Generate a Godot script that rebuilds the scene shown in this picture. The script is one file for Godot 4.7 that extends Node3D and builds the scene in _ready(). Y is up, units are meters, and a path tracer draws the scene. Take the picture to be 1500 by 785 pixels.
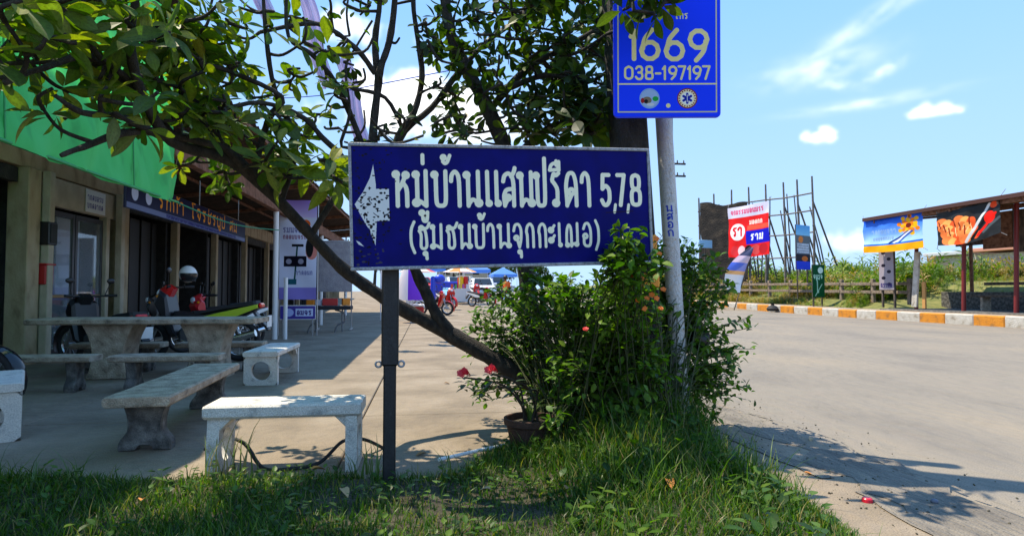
extends Node3D
# ---------------------------------------------------------------- camera frame, street frame: x across the street, -z along it
const EYE := Vector3(0, 1.1, 0)
const YAW := 0.13791
const PITCH := 0.03831
const FOCAL := 900.0
var rng := RandomNumberGenerator.new()
var M := {}
var used := {}
var right_dir: Vector3
var up_dir: Vector3
var fwd_dir: Vector3

func setup_axes():
	var b := Basis(Vector3.UP, -YAW) * Basis(Vector3.RIGHT, PITCH)
	right_dir = b.x
	up_dir = b.y
	fwd_dir = -b.z

func ray(px: float, py: float) -> Vector3:
	return fwd_dir + right_dir * ((px - 750.0) / FOCAL) + up_dir * ((392.5 - py) / FOCAL)

func at(px: float, py: float, d: float) -> Vector3:      # a place d metres ahead, read off the photograph
	return EYE + ray(px, py) * d

func rise(z: float, x := 0.0) -> float:                  # the street climbs gently in the distance
	return clampf(-z - 24.8, 0.0, 40.0) * 0.034 * (1.0 - 0.72 * smoothstep(5.0, 16.0, x))

# ---------------------------------------------------------------- mesh builder
class MB:
	var v := PackedVector3Array()
	var n := PackedVector3Array()
	var u := PackedVector2Array()
	func tri(a: Vector3, b: Vector3, c: Vector3, na: Vector3, nb: Vector3, nc: Vector3, ua := Vector2.ZERO, ub := Vector2.ZERO, uc := Vector2.ZERO):
		if (c - a).cross(b - a).dot(na + nb + nc) < 0.0:
			v.append_array([a, c, b]); n.append_array([na, nc, nb]); u.append_array([ua, uc, ub])
		else:
			v.append_array([a, b, c]); n.append_array([na, nb, nc]); u.append_array([ua, ub, uc])
	func poly(p: Array, out: Vector3, uv: Array = []):   # flat convex polygon facing out
		var nn: Vector3 = Vector3.ZERO
		for i in range(1, p.size() - 1):
			nn += (p[i] - p[0]).cross(p[i + 1] - p[0])
		if nn.length() < 1e-12: return
		nn = nn.normalized()
		if nn.dot(out) < 0.0: nn = -nn
		for i in range(1, p.size() - 1):
			if uv.is_empty(): tri(p[0], p[i], p[i + 1], nn, nn, nn)
			else: tri(p[0], p[i], p[i + 1], nn, nn, nn, uv[0], uv[i], uv[i + 1])
	func box(c: Vector3, s: Vector3, b := 0.0, x := Transform3D()):
		var h := s * 0.5
		b = minf(b, minf(h.x, minf(h.y, h.z)) * 0.9)
		for ax in 3:
			var a1 := (ax + 1) % 3
			var a2 := (ax + 2) % 3
			for sg in [-1.0, 1.0]:
				var pts := []
				for q in [[-1, -1], [1, -1], [1, 1], [-1, 1]]:
					var p := Vector3()
					p[ax] = sg * h[ax]; p[a1] = q[0] * (h[a1] - b); p[a2] = q[1] * (h[a2] - b)
					pts.append(x * (c + p))
				var o := Vector3(); o[ax] = sg
				poly(pts, x.basis * o)
		if b <= 0.0: return
		for ax in 3:
			var a1 := (ax + 1) % 3
			var a2 := (ax + 2) % 3
			for s1 in [-1.0, 1.0]:
				for s2 in [-1.0, 1.0]:
					var pts := []
					for q in [[-1, 0], [1, 0], [1, 1], [-1, 1]]:
						var p := Vector3()
						p[ax] = q[0] * (h[ax] - b)
						p[a1] = s1 * (h[a1] if q[1] == 0 else h[a1] - b)
						p[a2] = s2 * (h[a2] - b if q[1] == 0 else h[a2])
						pts.append(x * (c + p))
					var o := Vector3(); o[a1] = s1; o[a2] = s2
					poly(pts, x.basis * o)
		for sx in [-1.0, 1.0]:
			for sy in [-1.0, 1.0]:
				for sz in [-1.0, 1.0]:
					var s3 := Vector3(sx, sy, sz)
					poly([x * (c + s3 * Vector3(h.x, h.y - b, h.z - b)), x * (c + s3 * Vector3(h.x - b, h.y, h.z - b)), x * (c + s3 * Vector3(h.x - b, h.y - b, h.z))], x.basis * s3)
	func tube(p: Array, r: Array, k := 8, caps := true, squash := 1.0):
		var m := p.size()
		var t0: Vector3 = (p[1] - p[0]).normalized()
		var side := t0.cross(Vector3.UP if absf(t0.y) < 0.9 else Vector3.RIGHT).normalized()
		var rings := []
		var norms := []
		for i in m:
			var t: Vector3 = (p[mini(i + 1, m - 1)] - p[maxi(i - 1, 0)]).normalized()
			side = (side - t * side.dot(t)).normalized()
			var w := t.cross(side)
			var ring := []
			var nr := []
			for j in k:
				var a := TAU * j / k
				var d := side * cos(a) + w * (sin(a) * squash)
				ring.append(p[i] + d * float(r[mini(i, r.size() - 1)]))
				nr.append((side * cos(a) * squash + w * sin(a)).normalized())
			rings.append(ring); norms.append(nr)
		for i in m - 1:
			for j in k:
				var j2 := (j + 1) % k
				tri(rings[i][j], rings[i + 1][j], rings[i + 1][j2], norms[i][j], norms[i + 1][j], norms[i + 1][j2])
				tri(rings[i][j], rings[i + 1][j2], rings[i][j2], norms[i][j], norms[i + 1][j2], norms[i][j2])
		if caps:
			poly(rings[0], p[0] - p[1])
			poly(rings[m - 1], p[m - 1] - p[m - 2])
	func lathe(prof: Array, k := 16, x := Transform3D()):  # profile of Vector2(radius, height) round y
		for i in prof.size() - 1:
			var a: Vector2 = prof[i]
			var b: Vector2 = prof[i + 1]
			var d := b - a
			var nn := Vector2(d.y, -d.x).normalized()
			for j in k:
				var t0 := TAU * j / k
				var t1 := TAU * (j + 1) / k
				var c0 := Vector3(cos(t0), 0, sin(t0))
				var c1 := Vector3(cos(t1), 0, sin(t1))
				var n0 := x.basis * (c0 * nn.x + Vector3.UP * nn.y)
				var n1 := x.basis * (c1 * nn.x + Vector3.UP * nn.y)
				var pa0 := x * (c0 * a.x + Vector3.UP * a.y)
				var pa1 := x * (c1 * a.x + Vector3.UP * a.y)
				var pb0 := x * (c0 * b.x + Vector3.UP * b.y)
				var pb1 := x * (c1 * b.x + Vector3.UP * b.y)
				if b.x > 1e-5: tri(pa0, pb0, pb1, n0, n0, n1)
				if a.x > 1e-5: tri(pa0, pb1, pa1, n0, n1, n1)
	func prism(out: PackedVector2Array, depth: float, x := Transform3D(), taper := 0.0):  # outline in x,y; extruded along z about 0
		var idx := Geometry2D.triangulate_polygon(out)
		var m := out.size()
		var mid := Vector2.ZERO
		for q in out: mid += q / m
		var inner := PackedVector2Array()
		for q in out: inner.append(q + (mid - q).normalized() * taper)
		var area := 0.0
		for i in m: area += out[i].cross(out[(i + 1) % m])
		for s in [-0.5, 0.5]:
			for i in range(0, idx.size(), 3):
				var pts := []
				for j in 3: pts.append(x * Vector3(inner[idx[i + j]].x, inner[idx[i + j]].y, depth * s))
				poly(pts, x.basis * Vector3(0, 0, s))
		for i in m:
			var a := out[i]
			var b := out[(i + 1) % m]
			var e := (b - a) * signf(area)
			var o := x.basis * Vector3(e.y, -e.x, 0)
			if taper <= 0.0:
				poly([x * Vector3(a.x, a.y, -depth / 2), x * Vector3(b.x, b.y, -depth / 2), x * Vector3(b.x, b.y, depth / 2), x * Vector3(a.x, a.y, depth / 2)], o)
			else:
				var ia := inner[i]
				var ib := inner[(i + 1) % m]
				var dz := maxf(depth / 2 - taper, depth * 0.2)
				poly([x * Vector3(a.x, a.y, -dz), x * Vector3(b.x, b.y, -dz), x * Vector3(b.x, b.y, dz), x * Vector3(a.x, a.y, dz)], o)
				for s in [-1.0, 1.0]:
					poly([x * Vector3(a.x, a.y, dz * s), x * Vector3(b.x, b.y, dz * s), x * Vector3(ib.x, ib.y, depth / 2 * s), x * Vector3(ia.x, ia.y, depth / 2 * s)], o + x.basis * Vector3(0, 0, s * o.length()))
	func ball(c: Vector3, r: Vector3, k := 12):
		for i in k / 2:
			for j in k:
				var q := []
				for w in [[0, 0], [1, 0], [1, 1], [0, 1]]:
					var th: float = PI * (i + w[0]) / (k / 2)
					var ph: float = TAU * (j + w[1]) / k
					q.append(Vector3(sin(th) * cos(ph), cos(th), sin(th) * sin(ph)))
				var nn := []
				for e in q: nn.append((e / r).normalized())
				if i < k / 2 - 1: tri(c + q[0] * r, c + q[1] * r, c + q[2] * r, nn[0], nn[1], nn[2])
				if i > 0: tri(c + q[0] * r, c + q[2] * r, c + q[3] * r, nn[0], nn[2], nn[3])
	func torus(c: Vector3, axis: Vector3, R: float, r: float, k := 24, kk := 8):
		var pts := []
		var s := axis.cross(Vector3.UP if absf(axis.y) < 0.9 else Vector3.RIGHT).normalized()
		var w := axis.cross(s).normalized()
		for i in k:
			var a0 := TAU * i / k
			var a1 := TAU * (i + 1) / k
			var d0 := s * cos(a0) + w * sin(a0)
			var d1 := s * cos(a1) + w * sin(a1)
			for j in kk:
				var b0 := TAU * j / kk
				var b1 := TAU * (j + 1) / kk
				var n00 := d0 * cos(b0) + axis * sin(b0)
				var n01 := d0 * cos(b1) + axis * sin(b1)
				var n10 := d1 * cos(b0) + axis * sin(b0)
				var n11 := d1 * cos(b1) + axis * sin(b1)
				var p00 := c + d0 * R + n00 * r
				var p01 := c + d0 * R + n01 * r
				var p10 := c + d1 * R + n10 * r
				var p11 := c + d1 * R + n11 * r
				tri(p00, p10, p11, n00, n10, n11)
				tri(p00, p11, p01, n00, n11, n01)
	func sheet(f: Callable, nx: int, ny: int):           # f(s, t) -> Vector3, s and t in 0..1; smooth; uv = (s, 1 - t)
		var g := []
		for i in nx + 1:
			var col := []
			for j in ny + 1: col.append(f.call(float(i) / nx, float(j) / ny))
			g.append(col)
		var nr := []
		for i in nx + 1:
			var col := []
			for j in ny + 1:
				var a: Vector3 = g[mini(i + 1, nx)][j] - g[maxi(i - 1, 0)][j]
				var b: Vector3 = g[i][mini(j + 1, ny)] - g[i][maxi(j - 1, 0)]
				col.append(a.cross(b).normalized())
			nr.append(col)
		for i in nx:
			for j in ny:
				var w := func(a, b): return Vector2(float(a) / nx, 1.0 - float(b) / ny)
				tri(g[i][j], g[i + 1][j], g[i + 1][j + 1], nr[i][j], nr[i + 1][j], nr[i + 1][j + 1], w.call(i, j), w.call(i + 1, j), w.call(i + 1, j + 1))
				tri(g[i][j], g[i + 1][j + 1], g[i][j + 1], nr[i][j], nr[i + 1][j + 1], nr[i][j + 1], w.call(i, j), w.call(i + 1, j + 1), w.call(i, j + 1))
	func mesh() -> ArrayMesh:
		var a := []
		a.resize(Mesh.ARRAY_MAX)
		a[Mesh.ARRAY_VERTEX] = v; a[Mesh.ARRAY_NORMAL] = n; a[Mesh.ARRAY_TEX_UV] = u
		var m := ArrayMesh.new()
		m.add_surface_from_arrays(Mesh.PRIMITIVE_TRIANGLES, a)
		return m

# ---------------------------------------------------------------- naming
func numbered(called: String) -> String:
	if not used.has(called):
		used[called] = 0
		return called
	used[called] += 1
	return "%s_%03d" % [called, used[called]]

func thing(called: String, label: String, category: String, pos := Vector3.ZERO, yaw := 0.0, group := "") -> Node3D:
	var o := Node3D.new()
	o.name = numbered(called)
	add_child(o, true)
	o.position = pos
	o.rotation.y = yaw
	tag(o, label, category, group)
	return o

func tag(o: Node, label: String, category: String, group := ""):
	o.set_meta("label", label)
	o.set_meta("category", category)
	if group: o.set_meta("group", group)

func part(called: String, src, mat: Material, parent: Node) -> MeshInstance3D:
	var o := MeshInstance3D.new()
	o.mesh = src.mesh() if src is MB else src
	o.material_override = mat
	if parent == self: o.name = numbered(called)
	else:
		var k := 0
		var nm := called
		while parent.has_node(nm):
			k += 1
			nm = "%s_%03d" % [called, k]
		o.name = nm
	parent.add_child(o, true)
	return o

func solo(called: String, src, mat: Material, label: String, category: String, group := "") -> MeshInstance3D:
	var o := part(called, src, mat, self)
	tag(o, label, category, group)
	return o

func struct(called: String, src, mat: Material) -> MeshInstance3D:
	var o := part(called, src, mat, self)
	o.set_meta("kind", "structure")
	return o

func copy(o: Node3D, called: String, label: String, pos: Vector3, yaw := 0.0, group := "") -> Node3D:
	var c: Node3D = o.duplicate()
	c.name = numbered(called)
	add_child(c, true)
	c.position = pos
	c.rotation = Vector3(0, yaw, 0)
	c.set_meta("label", label)
	if group: c.set_meta("group", group)
	return c

func bx(s: Vector3, c: Vector3, b := 0.004, x := Transform3D()) -> MB:
	var m := MB.new()
	m.box(c, s, b, x)
	return m

func tb(p: Array, r: Array, k := 8) -> MB:
	var m := MB.new()
	m.tube(p, r, k)
	return m

func smooth_path(p: Array, per := 4) -> Array:            # Catmull-Rom
	var o := []
	for i in p.size() - 1:
		var a: Vector3 = p[maxi(i - 1, 0)]
		var b: Vector3 = p[i]
		var c: Vector3 = p[i + 1]
		var d: Vector3 = p[mini(i + 2, p.size() - 1)]
		for k in per: o.append(b.cubic_interpolate(c, a, d, float(k) / per))
	o.append(p[p.size() - 1])
	return o

# ---------------------------------------------------------------- materials (colours are real-world linear base colours)
func lin(r: float, g: float, b: float) -> Color:
	return Color(r, g, b).linear_to_srgb()

func plain(key: String, c: Color, rough := 0.7, metal := 0.0, backlight := Color.BLACK) -> StandardMaterial3D:
	if M.has(key): return M[key]
	var m := StandardMaterial3D.new()
	m.resource_name = key
	m.albedo_color = c
	m.roughness = rough
	m.metallic = metal
	if backlight != Color.BLACK:
		m.backlight_enabled = true
		m.backlight = backlight
	M[key] = m
	return m

func noise_tex(sd: int, freq: float, ramp: Array, size := 512, oct := 5, normal := 0.0, kind := FastNoiseLite.TYPE_SIMPLEX_SMOOTH) -> NoiseTexture2D:
	var t := NoiseTexture2D.new()
	var f := FastNoiseLite.new()
	f.seed = sd
	f.noise_type = kind
	f.frequency = freq
	f.fractal_octaves = oct
	t.noise = f
	t.width = size
	t.height = size
	t.seamless = true
	if normal > 0.0:
		t.as_normal_map = true
		t.bump_strength = normal
	elif not ramp.is_empty():
		var g := Gradient.new()
		var off := PackedFloat32Array()
		var cs := PackedColorArray()
		for e in ramp:
			off.append(e[0]); cs.append(e[1])
		g.offsets = off
		g.colors = cs
		t.color_ramp = g
	return t

func rough_mat(key: String, ramp: Array, per_metre: Vector3, rough := 0.85, freq := 0.01, bump := 3.0, bump_scale := 1.0, detail := true, size := 512) -> StandardMaterial3D:
	if M.has(key): return M[key]
	var m := StandardMaterial3D.new()
	m.resource_name = key
	m.roughness = rough
	m.albedo_texture = noise_tex(key.hash() % 9999, freq, ramp, size)
	m.uv1_triplanar = true
	m.uv1_world_triplanar = true
	m.uv1_scale = per_metre
	if bump > 0.0:
		m.normal_enabled = true
		m.normal_texture = M.get("grit_normal")
		m.normal_scale = bump_scale
	if detail:
		m.detail_enabled = true
		m.detail_albedo = M.get("grit")
		m.detail_blend_mode = BaseMaterial3D.BLEND_MODE_MUL
		m.detail_uv_layer = BaseMaterial3D.DETAIL_UV_2
		m.uv2_triplanar = true
		m.uv2_world_triplanar = true
		m.uv2_scale = Vector3.ONE * 1.7
	M[key] = m
	return m

func two(a: Color, b: Color, lo := 0.3, hi := 0.7) -> Array:
	return [[0.0, a], [lo, a.lerp(b, 0.25)], [hi, a.lerp(b, 0.8)], [1.0, b]]

func pic(key: String, c: Canvas, rough := 0.5, backlight := 0.0) -> StandardMaterial3D:
	var m := StandardMaterial3D.new()
	m.resource_name = key
	m.albedo_texture = ImageTexture.create_from_image(c.im)
	m.roughness = rough
	m.texture_repeat = false
	m.metallic_specular = 0.25
	if backlight > 0.0:
		m.backlight_enabled = true
		m.backlight = Color(backlight, backlight, backlight)
	return m

# ---------------------------------------------------------------- flat print: strokes drawn into an image
class Canvas:
	var im: Image
	var w: int
	var h: int
	func _init(ww: int, hh: int, c: Color):
		w = ww; h = hh
		im = Image.create_empty(w, h, false, Image.FORMAT_RGB8)
		im.fill(c)
	func dot_at(x: int, y: int, c: Color, a: float):
		if x < 0 or y < 0 or x >= w or y >= h or a <= 0.0: return
		im.set_pixel(x, y, im.get_pixel(x, y).lerp(c, minf(a, 1.0)))
	func seg(a: Vector2, b: Vector2, wd: float, c: Color):
		var r := wd * 0.5
		var d := b - a
		var l2 := maxf(d.length_squared(), 1e-6)
		for y in range(maxi(0, int(minf(a.y, b.y) - r - 1)), mini(h, int(maxf(a.y, b.y) + r + 2))):
			for x in range(maxi(0, int(minf(a.x, b.x) - r - 1)), mini(w, int(maxf(a.x, b.x) + r + 2))):
				var p := Vector2(x, y) - a
				var t := clampf(p.dot(d) / l2, 0.0, 1.0)
				var e := r + 0.5 - p.distance_to(d * t)
				if e > 0.0: dot_at(x, y, c, e)
	func path(p: Array, wd: float, c: Color):
		for i in p.size() - 1: seg(p[i], p[i + 1], wd, c)
	func rect(x: float, y: float, ww: float, hh: float, c: Color):
		im.fill_rect(Rect2i(int(x), int(y), int(ww), int(hh)), c)
	func disc(c0: Vector2, r: float, c: Color, ry := 0.0):
		if ry <= 0.0: ry = r
		for y in range(int(c0.y - ry - 1), int(c0.y + ry + 2)):
			for x in range(int(c0.x - r - 1), int(c0.x + r + 2)):
				var q := Vector2((x - c0.x) / r, (y - c0.y) / ry)
				dot_at(x, y, c, (1.0 - q.length()) * minf(r, ry) + 0.5)
	func fill(p: PackedVector2Array, c: Color):
		var lo := p[0]
		var hi := p[0]
		for q in p:
			lo = lo.min(q); hi = hi.max(q)
		for y in range(int(lo.y), int(hi.y) + 1):
			for x in range(int(lo.x), int(hi.x) + 1):
				if Geometry2D.is_point_in_polygon(Vector2(x, y), p): dot_at(x, y, c, 1.0)
	func grade(x0: int, y0: int, x1: int, y1: int, a: Color, b: Color):
		for y in range(y0, y1): im.fill_rect(Rect2i(x0, y, x1 - x0, 1), a.lerp(b, float(y - y0) / maxf(1, y1 - y0)))
	func glyph(strokes: Array, x: float, y: float, gw: float, gh: float, wd: float, c: Color):  # y is the baseline; strokes in 0..1
		for s in strokes:
			if s.size() == 3:
				var cc := Vector2(x + s[0] * gw, y - s[1] * gh)
				var rr: float = s[2] * gh
				var ring := []
				for k in 11: ring.append(cc + Vector2(cos(TAU * k / 10.0), sin(TAU * k / 10.0)) * rr)
				path(ring, wd, c)
			else:
				var pts := []
				for k in range(0, s.size(), 2): pts.append(Vector2(x + s[k] * gw, y - s[k + 1] * gh))
				if pts.size() > 2: pts = curve(pts)
				path(pts, wd, c)
	func curve(p: Array) -> Array:                       # round the corners a little
		var o := [p[0]]
		for i in range(1, p.size() - 1):
			var a: Vector2 = p[i].lerp(p[i - 1], 0.4)
			var b: Vector2 = p[i].lerp(p[i + 1], 0.4)
			for k in 5:
				var t := k / 4.0
				o.append(a.lerp(p[i], t).lerp(p[i].lerp(b, t), t))
		o.append(p[p.size() - 1])
		return o

func glyphs() -> Dictionary:
	return {
		"ho": [[0.14, 0.9, 0.06], [0.22, 0.92, 0.22, 0.0], [0.22, 0.42, 0.5, 0.62, 0.68, 0.82], [0.74, 0.88, 0.06], [0.56, 0.66, 0.8, 0.5, 0.8, 0.0]],
		"mo": [[0.12, 0.9, 0.06], [0.2, 0.92, 0.2, 0.12], [0.13, 0.09, 0.07], [0.22, 0.16, 0.5, 0.1, 0.8, 0.0], [0.8, 0.0, 0.8, 1.0]],
		"bo": [[0.1, 0.9, 0.06], [0.18, 0.94, 0.18, 0.1, 0.3, 0.0, 0.68, 0.0, 0.82, 0.1, 0.82, 1.0]],
		"aa": [[0.1, 0.72, 0.14, 0.9, 0.42, 1.02, 0.72, 0.86, 0.72, 0.0]],
		"no": [[0.1, 0.9, 0.06], [0.18, 0.94, 0.18, 0.0], [0.18, 0.02, 0.4, 0.2, 0.72, 0.12], [0.82, 0.08, 0.07], [0.8, 0.12, 0.8, 1.0]],
		"ae": [[0.22, 1.0, 0.22, 0.06], [0.3, 0.07, 0.05], [0.78, 1.0, 0.78, 0.06], [0.86, 0.07, 0.05]],
		"e": [[0.4, 1.0, 0.4, 0.06], [0.52, 0.07, 0.05]],
		"so": [[0.12, 0.72, 0.2, 0.9, 0.5, 0.98, 0.8, 0.8, 0.8, 0.0], [0.66, 0.86, 0.84, 1.0, 0.9, 1.12], [0.2, 0.0, 0.14, 0.3, 0.3, 0.48, 0.78, 0.5], [0.42, 0.24, 0.06], [0.2, 0.02, 0.4, 0.2]],
		"po": [[0.1, 0.9, 0.06], [0.18, 0.94, 0.18, 0.1, 0.3, 0.0, 0.68, 0.0, 0.82, 0.1, 0.82, 1.42]],
		"ro": [[0.46, 0.08, 0.07], [0.6, 0.1, 0.64, 0.5, 0.36, 0.66, 0.16, 0.74], [0.14, 0.78, 0.3, 0.98, 0.5, 0.9, 0.76, 0.98]],
		"do": [[0.2, 0.0, 0.2, 0.2, 0.14, 0.6, 0.3, 0.98, 0.66, 1.0, 0.82, 0.7, 0.82, 0.0], [0.22, 0.04, 0.48, 0.3], [0.5, 0.42, 0.08]],
		"cho": [[0.3, 0.86, 0.07], [0.12, 0.74, 0.3, 0.6, 0.24, 0.1, 0.36, 0.0, 0.62, 0.0, 0.74, 0.14, 0.66, 0.66, 0.5, 0.86, 0.76, 0.84, 0.94, 1.06]],
		"jo": [[0.08, 0.7, 0.2, 0.96, 0.56, 1.0, 0.8, 0.76, 0.76, 0.3, 0.6, 0.0], [0.58, 0.04, 0.4, 0.34], [0.32, 0.4, 0.08]],
		"ko": [[0.2, 0.0, 0.2, 0.52, 0.1, 0.66, 0.2, 0.9, 0.5, 1.02, 0.8, 0.84, 0.8, 0.0]],
		"a": [[0.3, 0.72, 0.09], [0.42, 0.72, 0.8, 0.92], [0.3, 0.28, 0.09], [0.42, 0.28, 0.8, 0.48]],
		"cher": [[0.2, 0.06, 0.06], [0.14, 0.1, 0.16, 0.7, 0.3, 0.98, 0.46, 0.8, 0.46, 0.0], [0.46, 0.02, 0.62, 0.14, 0.72, 0.06], [0.8, 0.09, 0.06], [0.86, 0.1, 0.86, 1.0]],
		"or": [[0.32, 0.44, 0.09], [0.2, 0.4, 0.18, 0.1, 0.36, 0.0, 0.7, 0.0, 0.82, 0.2, 0.82, 0.74, 0.6, 1.02, 0.3, 0.98, 0.16, 0.76]],
		"o": [[0.5, 0.06, 0.06], [0.4, 0.1, 0.4, 1.2, 0.2, 1.36, 0.4, 1.44, 0.8, 1.36]],
		"to": [[0.14, 0.9, 0.06], [0.22, 0.94, 0.22, 0.0], [0.22, 0.6, 0.5, 0.96, 0.8, 0.9, 0.8, 0.0]],
		"uu": [[0.45, -0.16, 0.05], [0.5, -0.18, 0.54, -0.4, 0.8, -0.4, 0.84, -0.14]],
		"u": [[0.62, -0.16, 0.05], [0.74, -0.14, 0.76, -0.38]],
		"tone1": [[0.75, 1.18, 0.75, 1.42]],
		"tone2": [[0.5, 1.36, 0.05], [0.46, 1.24, 0.6, 1.18, 0.78, 1.22, 0.96, 1.42]],
		"ii": [[0.1, 1.14, 0.2, 1.3, 0.5, 1.38, 0.78, 1.28, 0.86, 1.16, 0.1, 1.14], [0.88, 1.14, 0.88, 1.42], [0.66, 1.3, 0.66, 1.44]],
		"(": [[0.9, 1.12, 0.5, 0.8, 0.5, 0.2, 0.9, -0.16]],
		")": [[0.1, 1.12, 0.5, 0.8, 0.5, 0.2, 0.1, -0.16]],
		"0": [[0.5, 1.0, 0.14, 0.86, 0.12, 0.5, 0.14, 0.14, 0.5, 0.0, 0.86, 0.14, 0.88, 0.5, 0.86, 0.86, 0.5, 1.0]],
		"1": [[0.25, 0.8, 0.55, 1.0], [0.55, 1.0, 0.55, 0.0]],
		"3": [[0.14, 0.84, 0.3, 1.0, 0.7, 1.0, 0.86, 0.78, 0.7, 0.54, 0.4, 0.52], [0.4, 0.52, 0.76, 0.52, 0.88, 0.24, 0.7, 0.0, 0.3, 0.0, 0.1, 0.18]],
		"5": [[0.82, 1.0, 0.24, 1.0], [0.24, 1.0, 0.18, 0.54], [0.18, 0.54, 0.5, 0.66, 0.84, 0.52, 0.86, 0.16, 0.6, 0.0, 0.3, 0.0, 0.1, 0.16]],
		"6": [[0.5, 0.3, 0.29], [0.14, 0.36, 0.22, 0.7, 0.62, 1.0]],
		"7": [[0.12, 1.0, 0.86, 1.0], [0.86, 1.0, 0.4, 0.0]],
		"8": [[0.5, 1.0, 0.2, 0.96, 0.16, 0.76, 0.2, 0.58, 0.5, 0.53, 0.8, 0.58, 0.84, 0.76, 0.8, 0.96, 0.5, 1.0], [0.5, 0.53, 0.16, 0.48, 0.1, 0.27, 0.16, 0.04, 0.5, 0.0, 0.84, 0.04, 0.9, 0.27, 0.84, 0.48, 0.5, 0.53]],
		"9": [[0.5, 0.7, 0.29], [0.86, 0.64, 0.78, 0.3, 0.38, 0.0]],
		",": [[0.5, 0.04, 0.3, -0.2]],
		"-": [[0.1, 0.45, 0.9, 0.45]],
	}

func scribble(c: Canvas, x: float, y: float, w: float, h: float, wd: float, col: Color):   # far lettering too small to read
	var keys := ["no", "aa", "ro", "bo", "ko", "mo", "do", "or", "jo"]
	var gl := glyphs()
	var gx := x
	while gx < x + w - h * 0.6:
		c.glyph(gl[keys[rng.randi() % keys.size()]], gx, y, h * 0.62, h, wd, col)
		gx += h * 0.8

# ---------------------------------------------------------------- scene
func _ready():
	rng.seed = 20317
	setup_axes()
	var cam := Camera3D.new()
	cam.name = "camera"
	add_child(cam)
	cam.transform = Transform3D(Basis(right_dir, up_dir, -fwd_dir), EYE)
	cam.fov = rad_to_deg(2.0 * atan(392.5 / FOCAL))
	cam.near = 0.05
	cam.far = 3000.0
	cam.current = true
	var we := WorldEnvironment.new()
	we.name = "world"
	add_child(we)
	var env := Environment.new()
	env.background_mode = Environment.BG_SKY
	env.sky = Sky.new()
	env.sky.sky_material = make_sky()
	env.background_energy_multiplier = 1.0
	env.tonemap_mode = Environment.TONE_MAPPER_LINEAR
	env.tonemap_exposure = 1.68
	env.sdfgi_enabled = true
	env.ssao_enabled = true
	env.ssil_enabled = true
	we.environment = env
	var sun := DirectionalLight3D.new()
	sun.name = "sun"
	add_child(sun)
	sun.light_color = Color(1.0, 0.95, 0.86)
	sun.light_energy = 1.45
	sun.light_angular_distance = 0.5
	sun.shadow_enabled = true
	sun.look_at_from_position(Vector3(-0.37, 0.88, -0.2) * 10.0, Vector3.ZERO, Vector3.FORWARD)
	base_materials()
	setting()
	shop_row()
	canopy_and_tarp()
	far_street()
	opposite_side()
	forecourt_furniture()
	motorbikes()
	poles_and_signs()
	tree()
	shrub_and_pot()
	verge_growth()
	litter()

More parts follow.
